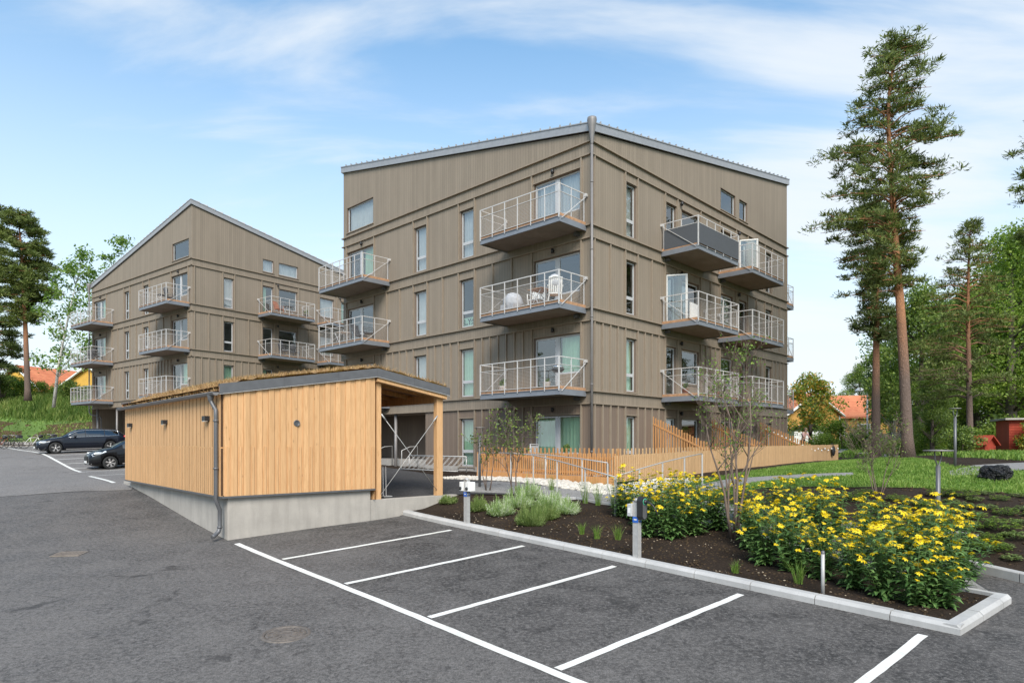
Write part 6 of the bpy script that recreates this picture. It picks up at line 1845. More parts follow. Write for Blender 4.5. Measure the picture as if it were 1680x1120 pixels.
def street_lamp():
    b = base_on(1423, 50, HG, 0); H = 4.4; t = thing('street_lamp', b, math.pi, 'pale street lamp with a white domed hood beside the orange-roofed house', 'street lamp')
    mb = MB(); mb.tube([(0, 0, -0.3), (0, 0, 1.2), (0, 0, H)], [0.09, 0.07, 0.055], 12); mb.build('pole', M['frame_grey'], t)
    mb = MB(); mb.tube([(0, 0, H - 0.02), (0.3, 0, H + 0.02), (0.45, 0, H + 0.02)], 0.035, 8); mb.build('arm', M['frame_grey'], t)
    mb = MB(); mb.lathe([(0.0, 0.26), (0.15, 0.24), (0.30, 0.14), (0.36, 0.02), (0.36, -0.02), (0.0, -0.06)], (0.55, 0, H), 24); mb.build('hood', M['white_paint'], t)
street_lamp()

# black plastic sheet bundle on the lawn
def bundle():
    p = ray(1633, 783, 17.6); p.z = HG(p.x, p.y); t = thing('plastic_bundle', (p.x, p.y, p.z), 0.1, 'crumpled black plastic bundle lying on the lawn', 'plastic bundle')
    from mathutils import noise as mnoise
    bm = bmesh.new(); bmesh.ops.create_icosphere(bm, subdivisions=5, radius=1)
    for v in bm.verts:
        d = v.co.normalized(); q = d * 2.1
        n1 = mnoise.noise(q); n2 = 1 - abs(mnoise.noise(d * 4.3 + Vector((3, 1, 7)))) * 2; n3 = 1 - abs(mnoise.noise(d * 9.1)) * 2
        k = 0.92 + 0.22 * n1 + 0.13 * n2 + 0.06 * n3
        dip = max(0, d.z) * max(0, 1 - math.hypot(d.x, d.y) * 1.5) * 0.12
        v.co = Vector((d.x * 0.37 * k, d.y * 0.33 * k, max(-0.03, 0.18 + d.z * 0.27 * k - dip)))
    me = bpy.data.meshes.new('sheet'); bm.to_mesh(me); bm.free()
    for f in me.polygons: f.use_smooth = False
    me.materials.append(M['black_plastic']); o = bpy.data.objects.new('sheet', me); COL.objects.link(o); o.parent = t
bundle()

# ------------------------------------------------------------------ houses beyond
def gable_house(name, base, rz, W, L, He, Hr, wall, label, trim='white_paint', wins=(), cat='house', group=None, ov=0.4):
    """ridge along local Y, gable faces -Y"""
    t = thing(name, base, rz, label, cat, group); mb = MB()
    mb.face([(-W/2, 0, -1), (W/2, 0, -1), (W/2, 0, He), (0, 0, Hr), (-W/2, 0, He)]); mb.face([(W/2, L, -1), (-W/2, L, -1), (-W/2, L, He), (0, L, Hr), (W/2, L, He)])
    mb.face([(-W/2, L, -1), (-W/2, 0, -1), (-W/2, 0, He), (-W/2, L, He)]); mb.face([(W/2, 0, -1), (W/2, L, -1), (W/2, L, He), (W/2, 0, He)])
    mb.build('wall', M[wall], t)
    mb = MB(); sl = (Hr - He) / (W / 2)
    for s in (-1, 1):
        e = (s * (W/2 + ov), He - sl * ov + 0.05); r = (0, Hr + 0.05)
        q = [(e[0], -ov, e[1]), (e[0], L + ov, e[1]), (r[0], L + ov, r[1]), (r[0], -ov, r[1])]
        mb.face(q if s < 0 else q[::-1]); q2 = [(x, y, z + 0.16) for x, y, z in q]; mb.face(q2[::-1] if s < 0 else q2)
        mb.face([q[0], q[1], q2[1], q2[0]])
    ro = mb.build('roof', M['roof_tile'], t)
    for s in (-1, 1):
        mb = MB(); mb.bar((s * (W/2 + ov), -ov - 0.02, He - sl * ov + 0.05), (0, -ov - 0.02, Hr + 0.08), 0.05, 0.30, up=(0, 1, 0)); mb.bar((s * (W/2 + ov), -ov - 0.02, He - sl * ov + 0.1), (0, -ov - 0.02, Hr + 0.1), 0.26, 0.06, up=(0, 1, 0)); mb.build('verge_board', M[trim], ro)
        mb = MB(); mb.box(s * W / 2 - 0.08, -0.03, -1, s * W / 2 + 0.08, 0.1, He); mb.build('corner_board', M[trim], t)
    for side, s, z, w, h in wins:
        mb = MB()
        def wb(a, b, c, d, d0, d1, m=0):
            if side == 'S': mb.box(a, -d1, c, b, -d0, d, m)
            elif side == 'W': mb.box(-W/2 - d1, a, c, -W/2 - d0, b, d, m)
            else: mb.box(W/2 + d0, a, c, W/2 + d1, b, d, m)
        wb(s - w/2 - .1, s - w/2, z - .1, z + h + .1, 0.0, 0.06); wb(s + w/2, s + w/2 + .1, z - .1, z + h + .1, 0, 0.06); wb(s - w/2, s + w/2, z - .1, z, 0, .06); wb(s - w/2, s + w/2, z + h, z + h + .1, 0, .06)
        wb(s - .04, s + .04, z, z + h, 0.012, .04)
        o = mb.build('window', M['white_paint'], t); mb = MB(); wb(s - w/2, s + w/2, z, z + h, 0.001, 0.01); mb.build('pane', M['car_glass'] if False else M['seat_grey'], o)
    return t
GH = 'yellow houses with tiled roofs behind the left bank'
p = ray(28, 655, 88); gable_house('yellow_house', (p.x, p.y, 6.9), -0.35, 8.5, 11, 3.4, 6.3, 'yellow_wall', 'yellow gabled house behind the left pine trunk', wins=(('S', -1.5, 0.8, 1.2, 1.2),), group=GH)
p = ray(145, 655, 86); gable_house('yellow_house', (p.x, p.y, 7.0), 0.15, 7.6, 12, 2.8, 5.9, 'yellow_wall', 'yellow gabled house seen between the birch and the left balconies', wins=(('S', 1.0, 0.8, 1.1, 1.2),), group=GH)
p = ray(90, 655, 94); gable_house('yellow_house', (p.x + 9, p.y, 6.7), math.pi / 2 - 0.1, 9.0, 19, 2.6, 5.6, 'yellow_wall', 'long low house with orange tiled roof between the two yellow gables', wins=(('E', 3, 0.9, 1.2, 1.0), ('W', 9, 0.9, 1.0, 1.1), ('W', 12.5, 0.9, 1.0, 1.1), ('W', 15.5, 0.9, 1.0, 1.1)), group=GH)
p = base_on(1385, 82); gable_house('orange_roof_house', (p[0] + 5.5, p[1] + 3, p[2] - 1.3), math.pi / 2 - 0.12, 8.5, 11, 4.3, 7.0, 'ochre_wall', 'ochre house with orange tiled roof and white windows behind the street lamp', wins=(('W', 3.0, 2.0, 1.3, 1.3), ('W', 6.0, 2.0, 1.3, 1.3), ('W', 8.8, 2.0, 1.3, 1.3)))
p = base_on(1320, 80); gable_house('ochre_house', (p[0] + 0.2, p[1] - 2, p[2] - 1.0), 0.35, 8.0, 9, 4.2, 6.6, 'ochre_wall', 'ochre house directly behind the orange-leaved maple', wins=(('S', -1.8, 1.5, 1.2, 1.3),))
p = base_on(1480, 100); gable_house('far_house', (p[0], p[1], p[2] + 0.4), 1.2, 8.0, 10, 3.4, 5.6, 'ochre_wall', 'distant ochre house glimpsed through the grove beside the tall pine', wins=(('S', 1.0, 1.2, 1.2, 1.2),))
def green_shed():
    b = base_on(1322, 66, HG, 0); t = thing('green_shed', (b[0] + 0.3, b[1], 2.35), -0.35, 'low dark green shed with white double doors beyond the fence end', 'shed')
    mb = MB(); W, L = 4.2, 3.5
    mb.face([(-W/2, 0, 0), (W/2, 0, 0), (W/2, 0, 1.95), (0, 0, 2.45), (-W/2, 0, 1.95)]); mb.box(-W/2, 0.01, 0, W/2, L, 1.9); mb.build('wall', M['green_wall'], t)
    mb = MB()
    for s in (-1, 1): mb.bar((s * (W/2 + .3), L / 2 - .1, 1.93), (0, L / 2 - .1, 2.53), L + .5, .1, up=(0, 0, 1))
    mb.build('roof', M['dark_metal'], t)
    for s in (-1, 1): mb = MB(); mb.box(s * 0.04, -0.05, 0.05, s * 1.35, -0.003, 1.75); mb.build('door', M['white_paint'], t)
green_shed()
def red_house(p, rz, W, L, He, Hr, label, name):
    t = thing(name, p, rz, label, 'wooden hut'); mb = MB()
    mb.face([(-W/2, 0, 0), (W/2, 0, 0), (W/2, 0, He), (0, 0, Hr), (-W/2, 0, He)]); mb.face([(W/2, L, 0), (-W/2, L, 0), (-W/2, L, He), (0, L, Hr), (W/2, L, He)]); mb.box(-W/2, 0.002, 0, W/2, L - .002, He)
    n = int(He / 0.14)
    for i in range(n): mb.box(-W/2 - 0.02, -0.02, i * .14, W/2 + .02, -0.001, i * .14 + .12)
    mb.build('wall', M['timber_red'], t); mb = MB()
    for s in (-1, 1): mb.bar((s * (W/2 + .18), L/2, He - .1), (0, L/2, Hr + .05), L + .35, .06, up=(0, 0, 1))
    mb.build('roof', M['timber_red'], t)
    mb = MB(); mb.box(-0.3, -0.03, 0.05, 0.3, -0.021, He * .8); mb.build('door', M['timber_red'], t)
    return t
p = base_on(1624, 33, HG, 0); red_house(p, 0.5, 1.0, 0.95, 0.66, 1.0, 'little red wooden playhouse with a pitched roof beside the red shed', 'playhouse')
p = base_on(1712, 35, HG, 0); t = thing('red_shed', p, -0.40, 'red timber shed with horizontal boards and a creeper on it, at the right edge', 'shed')
mb = MB(); mb.box(-1.5, 0, 0, 2.5, 2.5, 2.0)
for i in range(14): mb.box(-1.52, -0.025, i * .142, 2.52, -0.001, i * .142 + .125)
mb.build('wall', M['timber_red'], t); mb = MB(); mb.box(-1.75, -0.3, 2.0, 2.8, 2.7, 2.10); mb.build('roof', M['concrete'], t)
q = shrub('climbing_plant', (p[0] - 1.0, p[1] - 0.25, p[2]), 2.1, 0.9, 57, 'green creeper climbing the front of the red shed', 'maple_leaf', None, 12, 160, (0.08, 0.15), 'climbing plant')
# mesh fence by the pine
a_, b_ = base_on(1446, 46, HG, 0), base_on(1482, 45, HG, 0)
t = thing('mesh_fence', a_, 0, 'grey metal mesh fence beyond the lawn, left of the tall pine trunk', 'fence')
v = Vector(b_) - Vector(a_); L = v.length; d = v / L; mb = MB()
for i in range(28): q = d * (L * i / 27); mb.bar(q + Vector((0, 0, 0.05)), q + Vector((0, 0, 1.25)), 0.02, 0.02)
for z in (0.1, 0.4, 0.7, 1.0, 1.24): mb.bar(Vector((0, 0, z)), v + Vector((0, 0, z)), 0.02, 0.03)
mb.build('mesh', M['galv'], t)
for k in (0, 0.5, 1): mb = MB(); q = v * k; mb.bar(q + Vector((0, 0, -.2)), q + Vector((0, 0, 1.35)), 0.07, 0.07); mb.build('post', M['galv'], t)
# hedge with orange leaves
shrub('orange_shrub', base_on(1514, 41, HG), 1.7, 1.5, 58, 'orange-leaved shrub right of the tall pine trunk', 'maple_leaf', None, 14, 200, (0.08, 0.15))
# tape or rope between trunk and fence
# ------------------------------------------------------------------ cars
def car(spec, p, heading, label, paint, name):
    rr = spec; L = rr['L']; t = thing(name, p, heading, label, 'car')
    def cv(key, x): xs = [a for a, _ in rr[key]]; ys = [b for _, b in rr[key]]; return float(np.interp(x, xs, ys))
    xs = sorted(set([round(L * i / 46, 3) for i in range(47)] + [0.03, L - 0.03] + [a for a in rr['marks']]))
    wsA, wsB, glA, glB, rgA, rgB = rr['glass']
    V, F_, mi = [], [], []
    for x in xs:
        w = cv('w', x); wt = cv('wt', x); zt_ = cv('top', x); zb_ = min(cv('belt', x), zt_ - 0.015); z0 = cv('bot', x)
        half = [(0, z0), (w * .8, z0), (w * .97, z0 + .09), (w, (z0 + zb_) / 2 - .04), (w * .985, zb_ - .09), (w * .93, zb_), (wt, zt_ - min(.07, (zt_ - zb_) * .35)), (wt * .80, zt_ - 0.012), (wt * .45, zt_ + .004), (0, zt_ + .012)]
        ring = half + [(-a, b) for a, b in half[-2:0:-1]]
        V += [(-x, a, b) for a, b in ring]
    R_ = 18
    for i in range(len(xs) - 1):
        xm = (xs[i] + xs[i + 1]) / 2
        for j in range(R_):
            j2 = (j + 1) % R_; F_.append((i * R_ + j, i * R_ + j2, (i + 1) * R_ + j2, (i + 1) * R_ + j))
            m = 0
            if j in (5, 12) and glA < xm < glB: m = 1
            if j in (6, 7, 8, 9, 10, 11) and (wsA < xm < wsB or rgA < xm < rgB): m = 1
            mi.append(m)
    bm = bmesh.new(); vs = [bm.verts.new(v) for v in V]
    for f, m in zip(F_, mi): ff = bm.faces.new([vs[k] for k in f]); ff.material_index = m; ff.smooth = True
    bm.faces.new([vs[k] for k in range(R_)][::-1]); bm.faces.new([vs[(len(xs) - 1) * R_ + k] for k in range(R_)])
    bmesh.ops.recalc_face_normals(bm, faces=bm.faces[:])
    me = bpy.data.meshes.new('body'); bm.to_mesh(me); bm.free(); me.materials.append(M[paint]); me.materials.append(M['car_glass'])
    body = bpy.data.objects.new('body', me); COL.objects.link(body)
    cm = MB()
    for ax in rr['axles']:
        for s in (-1, 1): cm.lathe([(0.0, s * 0.5), (rr['rw'] + .055, s * 0.5), (rr['rw'] + .055, s * 1.2), (0.0, s * 1.2)], (-ax, 0, rr['rw']), 28, 0, 'Y')
    cut = cm.build('cut', M['black'])
    bm = bmesh.new(); bm.from_mesh(cut.data); bmesh.ops.remove_doubles(bm, verts=bm.verts[:], dist=1e-5); bmesh.ops.recalc_face_normals(bm, faces=bm.faces[:]); bm.to_mesh(cut.data); bm.free()
    md = body.modifiers.new('b', 'BOOLEAN'); md.operation = 'DIFFERENCE'; md.object = cut; md.solver = 'EXACT'
    dg = bpy.context.evaluated_depsgraph_get(); dg.update(); nm = bpy.data.meshes.new_from_object(body.evaluated_get(dg)); body.modifiers.clear(); body.data = nm; nm.name = 'body'
    bpy.data.objects.remove(cut); body.parent = t
    if len(nm.materials) == 0: nm.materials.append(M[paint]); nm.materials.append(M['car_glass'])
    mb = MB(); mb.box(-glA - .25, -0.55, 0.45, -glB + .2, 0.55, 0.80); mb.box(-wsB - .55, .18, .8, -wsB - .38, .55, 1.18); mb.box(-wsB - .55, -.55, .8, -wsB - .38, -.18, 1.18); mb.box(-wsB - 1.4, -.55, .8, -wsB - 1.25, .55, 1.15)
    mb.build('seats', M['seat_grey'], t)
    wmid = cv('w', L / 2)
    for ax in rr['axles']:
        for s in (-1, 1):
            mb = MB(); r = rr['rw']; y = s * (wmid - 0.02)
            mb.lathe([(r * .66, y - s * .01), (r * .70, y + s * .0), (r * .95, y - s * .005), (r, y - s * .04), (r, y - s * .20), (r * .6, y - s * .21)], (-ax, 0, r), 36, 0, 'Y')
            tw = mb.build('wheel', M['tyre'], t)
            mb = MB(); mb.lathe([(r * .70, y - s * .012), (r * .66, y - s * .03), (r * .62, y - s * .05)], (-ax, 0, r), 36, 0, 'Y'); mb.lathe([(0, y - s * .016), (r * .12, y - s * .018), (r * .14, y - s * .04)], (-ax, 0, r), 16, 0, 'Y')
            for k in range(rr['spokes']):
                a = 2 * math.pi * k / rr['spokes'] + .3
                for e in (-.13, .13):
                    mb.bar((-ax + r * .10 * math.cos(a), y - s * .03, r + r * .10 * math.sin(a)), (-ax + r * .66 * math.cos(a + e), y - s * .022, r + r * .66 * math.sin(a + e)), 0.035, 0.02, up=(0, 1, 0))
            mb.build('rim', M['alloy'], tw)
            mb = MB(); mb.lathe([(0, y - s * .09), (r * .68, y - s * .09)], (-ax, 0, r), 24, 0, 'Y'); mb.build('brake_disc', M['black'], tw)
    # trim lines round the side windows
    for s in (-1, 1):
        mb = MB(); lo, hi = [], []
        n = 18
        for i in range(n + 1):
            x = glA + (glB - glA) * i / n; w = cv('w', x); wt = cv('wt', x); zt_ = cv('top', x); zb_ = min(cv('belt', x), zt_ - .015)
            lo.append((-x, s * (w * .93 + .006), zb_ + .012)); hi.append((-x, s * (wt + .008), zt_ - min(.07, (zt_ - zb_) * .35) - .01))
        if rr['chrome']:
            mb.tube(lo + hi[::-1][:], 0.014, 6); mb.build('window_trim', M['chrome'], t)
        mb = MB()
        for xp in rr['pillars']:
            w = cv('w', xp); wt = cv('wt', xp); zt_ = cv('top', xp); zb_ = cv('belt', xp); mb.bar((-xp, s * (w * .93 + .004), zb_), (-xp - .03, s * (wt + .006), zt_ - .07), .07, .02, up=(1, 0, 0))
        mb.build('pillar', M['black'], t)
        x = glA + .32; w = cv('w', x); mb = MB(); mb.ico((-x, s * (w + .10), cv('belt', x) + .06), .1, sub=2, sc=(.75, 1.0, .7)); mb.bar((-x, s * w * .92, cv('belt', x) + .02), (-x, s * (w + .06), cv('belt', x) + .05), .05, .03); mb.build('mirror', M[paint], t)
        mb = MB(); w0 = cv('w', .12)
        hx = rr['lamp']
        mb.face([(-hx[0], s * (cv('w', hx[0]) * .80), hx[2]), (-hx[0] - .02, s * (cv('w', hx[0]) + .012), hx[2] - .01), (-hx[1], s * (cv('w', hx[1]) + .012), hx[3] + .0), (-hx[1] + .02, s * (cv('w', hx[1]) * .95), hx[3] + .06), (-hx[0] - .02, s * cv('w', hx[0]) * .78, hx[2] + .10)])
        mb.ico((-(hx[0] + hx[1]) / 2 + .03, s * (cv('w', (hx[0] + hx[1]) / 2) * .955), (hx[2] + hx[3]) / 2 + .03), .12, sub=3, sc=(1.8, .42, .62))
        mb.build('headlight', M['lens'], t)
        mb = MB(); mb.ico((-.10, s * (cv('w', .10) * .86), .33), .06, sub=2, sc=(.6, 1, 1)); mb.build('fog_lamp', M['chrome'], t)
        mb = MB(); mb.ico((-(L - .12), s * cv('w', L - .12) * .90, .92), .12, sub=3, sc=(1.2, .6, .75)); mb.build('tail_light', M['red_lens'], t)
        mb = MB(); mb.box(-rr['axles'][1] + .5, s * (wmid - .01), .22, -rr['axles'][0] - .5, s * (wmid + .006), .27); mb.build('sill_trim', M['pipe_grey'], t)
    mb = MB()
    for i in range(5): mb.box(0.012 + i * .001, -.36, .40 + i * .05, 0.03, .36, .42 + i * .05)
    mb.box(-0.02, -.40, .37, 0.012, .40, .66); mb.build('grille', M['black'], t)
    mb = MB(); mb.box(0.03, -.26, .34, 0.045, .26, .45); mb.build('number_plate', M['white_paint'], t)
    mb = MB(); mb.box(-.3, -.6, .16, -L + .3, .6, .3); mb.build('underside', M['black'], t)
    return t
WAGON = dict(L=4.72, axles=(0.90, 3.72), rw=0.335, spokes=5, chrome=True, pillars=(2.42, 3.42), marks=(1.30, 2.02, 4.2, 4.62), glass=(1.30, 2.02, 1.55, 4.20, 4.25, 4.60), lamp=(.10, .62, .60, .70),
    top=[(0, .60), (.06, .70), (.25, .80), (.8, .93), (1.30, 1.00), (1.6, 1.18), (2.02, 1.385), (2.5, 1.44), (3.3, 1.44), (4.0, 1.38), (4.25, 1.33), (4.6, 1.02), (4.72, .86)],
    belt=[(0, .55), (.25, .72), (.8, .86), (1.3, .93), (2.5, .955), (3.8, .975), (4.3, .99), (4.72, .80)],
    w=[(0, .60), (.08, .72), (.25, .82), (.6, .89), (1.2, .92), (3.6, .92), (4.2, .89), (4.6, .80), (4.72, .72)], wt=[(0, .50), (.8, .68), (1.30, .70), (2.02, .60), (2.6, .585), (3.6, .57), (4.25, .55), (4.72, .60)],
    bot=[(0, .28), (.3, .20), (4.3, .20), (4.72, .32)])
HATCH = dict(L=4.06, axles=(0.84, 3.43), rw=0.315, spokes=6, chrome=False, pillars=(2.35,), marks=(1.05, 1.95, 3.6, 4.0), glass=(1.05, 1.95, 1.40, 3.50, 3.65, 3.98), lamp=(.12, .70, .66, .84),
    top=[(0, .62), (.05, .74), (.22, .85), (.6, .96), (1.05, 1.04), (1.5, 1.28), (1.95, 1.43), (2.4, 1.46), (3.1, 1.43), (3.65, 1.34), (3.98, 1.05), (4.06, .85)],
    belt=[(0, .56), (.22, .76), (.6, .88), (1.05, .95), (2.4, 1.0), (3.4, 1.06), (4.06, .85)],
    w=[(0, .58), (.08, .70), (.25, .79), (.6, .85), (1.2, .865), (3.2, .87), (3.7, .84), (4.06, .70)], wt=[(0, .48), (.6, .62), (1.05, .66), (1.95, .57), (2.6, .56), (3.65, .52), (4.06, .58)],
    bot=[(0, .26), (.3, .18), (3.7, .20), (4.06, .30)])
def park(spec, px_, Y, paint, label, name):
    # left front wheel seen at pixel column px_, distance Y; car points back along -NV
    u = (px_ - 840) / F_PX; wl_ = Vector((u * Y, Y))
    fwd = -NV; left = Vector((-fwd.y, fwd.x))
    front = wl_ - left * 0.9 + fwd * spec['axles'][0]
    c = wl_ - left * .9 - fwd * 1.3
    z0 = HA(wl_.x, wl_.y); z1 = HA(*(wl_ - fwd * 2.6)); pitch = math.atan2(z0 - z1, 2.6)
    t = car(spec, (front.x, front.y, z0 + 0.0 + math.tan(pitch) * spec['axles'][0] + .012), math.atan2(fwd.y, fwd.x), label, paint, name)
    t.rotation_euler = (0, -pitch, math.atan2(fwd.y, fwd.x))
park(WAGON, 92, 38.6, 'paint_blueblack', 'dark blue-black estate car with chrome window trim parked in the far bays', 'estate_car')
park(HATCH, 182.5, 31.3, 'paint_black', 'shiny black hatchback half hidden behind the wooden shed', 'hatchback')

# ------------------------------------------------------------------ bicycles
def bicycle(p, rz, label, lean=0.08, basket=False, bag=None, group='parked bicycles', frame='black'):
    t = thing('bicycle', p, rz, label, 'bicycle', group); t.rotation_euler = (lean, 0, rz)
    for x in (-0.52, 0.52):
        mb = MB()
        n = 28
        mb.tube([(x + .33 * math.cos(2 * math.pi * k / n), 0, .34 + .33 * math.sin(2 * math.pi * k / n)) for k in range(n + 1)], 0.020, 6)
        w = mb.build('wheel', M['tyre'], t)
        mb = MB()
        for k in range(14): a = 2 * math.pi * k / 14; mb.bar((x, 0, .34), (x + .32 * math.cos(a), 0, .34 + .32 * math.sin(a)), .004, .004)
        mb.build('spokes', M['alloy'], w)
    mb = MB(); B = (0.0, 0, .30); S = (-.18, 0, .82); Hh = (.34, 0, .85); Fk = (.52, 0, .34); Rk = (-.52, 0, .34)
    for a, b in ((B, S), (B, Hh), (S, Hh), (Rk, B), (Rk, S), (Hh, Fk)): mb.tube([a, b], .017, 6)
    mb.build('frame', M[frame], t)
    mb = MB(); mb.tube([(.34, 0, .85), (.31, 0, 1.0)], .014, 6); mb.tube([(.15, -.28, 1.02), (.28, -.22, 1.03), (.31, 0, 1.0), (.28, .22, 1.03), (.15, .28, 1.02)], .014, 6); mb.build('handlebar', M['alloy'], t)
    mb = MB(); mb.tube([S, (-.21, 0, .94)], .014, 6); mb.ico((-.23, 0, .96), .12, sub=2, sc=(1.1, .6, .3)); mb.build('saddle', M['black'], t)
    for s in (-.56, -.30):
        pass
    mb = MB(); mb.tube([(-.75, 0, .74), (-.2, 0, .74)], .012, 5); mb.tube([(-.70, 0, .74), (-.52, 0, .34)], .008, 5); mb.build('rack', M['black'], t)
    if basket:
        mb = MB(); mb.box(.40, -.16, .82, .70, .16, .84); mb.box(.40, -.17, .84, .41, .17, 1.04); mb.box(.69, -.17, .84, .70, .17, 1.04); mb.box(.41, -.17, .84, .69, -.16, 1.04); mb.box(.41, .16, .84, .69, .17, 1.04); mb.build('basket', M['seat_grey'], t)
    if bag: mb = MB(); mb.ico((-.5, 0, .86), .16, sub=2, sc=(1.1, .9, .9), jit=.05); mb.build('bag', M[bag], t)
for px_, Y, rz, bk_, lab, fr in ((2, 52, 1.1, False, 'dark red bicycle cut by the left edge of the picture', 'timber_red'), (18, 50, 1.25, True, 'black bicycle with a basket parked near the left edge', 'black'), (53, 49, 0.9, False, 'bicycle with a white leaning frame right in front of the estate car', 'white_paint'), (76, 54, 1.2, True, 'dark bicycle with a basket behind the bonnet of the estate car', 'black'), (84, 55, 1.0, False, 'dark bicycle standing beside the basket bicycle behind the estate car', 'black'), (12, 53, .95, False, 'plain dark bicycle behind the basket bicycle at the left edge', 'black')):
    u = (px_ - 840) / F_PX; bicycle((u * Y, Y, HA(u * Y, Y) + .02), rz, lab, .1, bk_, 'black' if bk_ else None, frame=fr)
def slp(x, y): return Vector((SO.x + x * math.cos(SA) - y * math.sin(SA), SO.y + x * math.sin(SA) + y * math.cos(SA)))
q = slp(4.12, 1.35); bicycle((q.x, q.y, 1.52), SA + math.pi / 2, 'black bicycle parked inside the open half of the wooden shed', .06, False, 'black', None)
q = slp(4.30, .45); t = thing('bicycle_stand', (q.x, q.y, 1.51), SA, 'galvanised bicycle hoop just inside the shed post', 'bicycle stand')
mb = MB()
for e in (-.04, .05): mb.tube([(e, 0, 0), (e + .02, .1, .03), (e + .20, .42, .78), (e + .24, .5, .80)], .014, 8)
mb.box(-.12, -.1, 0, .14, .1, .02); mb.build('hoop', M['galv'], t)

# ------------------------------------------------------------------ things on the balconies
ZB1, ZB2, ZB3 = FH + .062, 2 * FH + .062, 3 * FH + .062
def on_balc(b, F, s, d, k): return bpt(b, F, s, d, k * FH + .064)
def chair(p, rz, mat, label, cover=None, group='balcony chairs'):
    t = thing('balcony_chair', p, rz, label, 'chair', group); mb = MB(); mb.box(-.24, -.22, .40, .24, .22, .45); mb.build('seat', M[mat], t)
    mb = MB()
    for i in range(7): x = -.22 + i * .073; mb.bar((x, .22, .45), (x * 1.0, .34, .98), .05, .02)
    mb.tube([(-.24, .33, .92), (0, .37, 1.0), (.24, .33, .92)], .02, 6); mb.build('backrest', M[mat], t)
    for sx, sy in ((-1, -1), (1, -1), (1, 1), (-1, 1)): mb = MB(); mb.tube([(sx * .21, sy * .19, .42), (sx * .26, sy * .25, 0)], .018, 6); mb.build('leg', M[mat], t)
    for sx in (-1, 1): mb = MB(); mb.tube([(sx * .26, -.22, .2), (sx * .27, -.22, .64), (sx * .27, .28, .68)], .018, 6); mb.build('armrest', M[mat], t)
    if cover:
        mb = MB(); mb.ico((0, .20, .86), .26, sub=3, sc=(1.0, .5, .95), jit=.02); mb.build('cushion', M[cover], t)
    return t
def table(p, rz, mat, label, r=.35):
    t = thing('folding_table', p, rz, label, 'table'); mb = MB()
    for i in range(7): mb.box(-r, -r + i * 2 * r / 7, .70, r, -r + (i + 1) * 2 * r / 7 - .012, .72)
    mb.build('tabletop', M[mat], t)
    for sx in (-1, 1):
        mb = MB(); mb.bar((sx * .28, -.28, 0), (sx * .28, .28, .70), .025, .025); mb.bar((sx * .28, .28, 0), (sx * .28, -.28, .70), .025, .025); mb.build('crossed_legs', M['frame_grey'], t)
def potted(p, label, H=.5, pot='terracotta', seed=5, mat='broad_leaf'):
    t = thing('potted_plant', p, 0, label, 'potted plant'); mb = MB(); mb.lathe([(0, 0), (.10, 0), (.14, .24), (.15, .25), (.12, .25), (0, .22)], n=16); mb.build('pot', M[pot], t)
    P = blob_points([(0, 0, .25 + H * .4), (.06, 0, .25 + H * .7)], [H * .4, H * .3], 90, .9, .1); V, F_ = leaf_quads(P, .05, .11, .1, .5); np_mesh('foliage', V, F_, M[mat], t)
aL = math.radians(ANG_A)
# second balcony up, right column of the left facade: covered chair, table, two white chairs
p = on_balc(bA, 'L', 3.15, .75, 2); t = thing('covered_armchair', p, aL, 'armchair under a crumpled pale grey cover on a middle balcony', 'armchair')
mb = MB(); mb.ico((0, 0, .42), .42, sub=3, sc=(.95, .9, 1.0), jit=.05); mb.box(-.36, -.34, 0, .36, .34, .35); mb.build('cover', M['cover_grey'], t)
table(on_balc(bA, 'L', 1.75, .75, 2), aL, 'deck_wood', 'slatted wooden folding table on the same balcony as the covered armchair')
chair(on_balc(bA, 'L', 2.2, .5, 2), aL - 1.2, 'white_paint', 'white garden chair left of the folding table on the middle balcony')
chair(on_balc(bA, 'L', 1.0, .85, 2), aL + 2.4, 'white_paint', 'white garden chair with a cushion nearest the building corner', 'cover_grey')
# lowest balcony: grill, pot, plant
p = on_balc(bA, 'L', .75, .95, 1); t = thing('kettle_grill', p, 0, 'small black kettle grill on crossed legs on the lowest near balcony', 'grill')
mb = MB(); mb.ico((0, 0, .68), .22, sub=3, sc=(1, 1, .55)); mb.build('bowl', M['black'], t)
mb = MB(); mb.ico((0, 0, .76), .20, sub=3, sc=(1, 1, .5)); mb.build('lid', M['chrome'], t)
for k in range(3): a = k * 2.1; mb = MB(); mb.tube([(-.15 * math.cos(a), -.15 * math.sin(a), .62), (.24 * math.cos(a), .24 * math.sin(a), 0)], .012, 6); mb.build('leg', M['galv'], t)
potted(on_balc(bA, 'L', 3.6, .9, 1), 'small plant in a pale pot at the far end of the lowest near balcony', .3, 'white_paint')
potted(on_balc(bA, 'L', 1.15, 1.1, 1), 'low plant in a white pot beside the kettle grill', .12, 'white_paint')
for F, s, z in (('L', 2.55, 2 * FH + .5), ('L', 2.95, FH + .62)): pass
# left column: dark chairs and a folding frame
chair(on_balc(bA, 'L', 13.0, .7, 2), aL + 1.0, 'seat_grey', 'dark chair on the left column middle balcony, nearer the door')
chair(on_balc(bA, 'L', 13.9, .6, 2), aL + .3, 'seat_grey', 'dark chair on the left column middle balcony, in front of the window')
table(on_balc(bA, 'L', 15.2, .8, 2), aL, 'white_paint', 'white folding table at the outer end of the left column middle balcony', .3)
potted(on_balc(bA, 'R', 5.1, .9, 1), 'plant in a brown pot on the first balcony of the right facade', .25)
potted(on_balc(bA, 'R', 7.5, 1.1, 1), 'bushy plant on the first right-facade balcony behind the bare tree', .5)
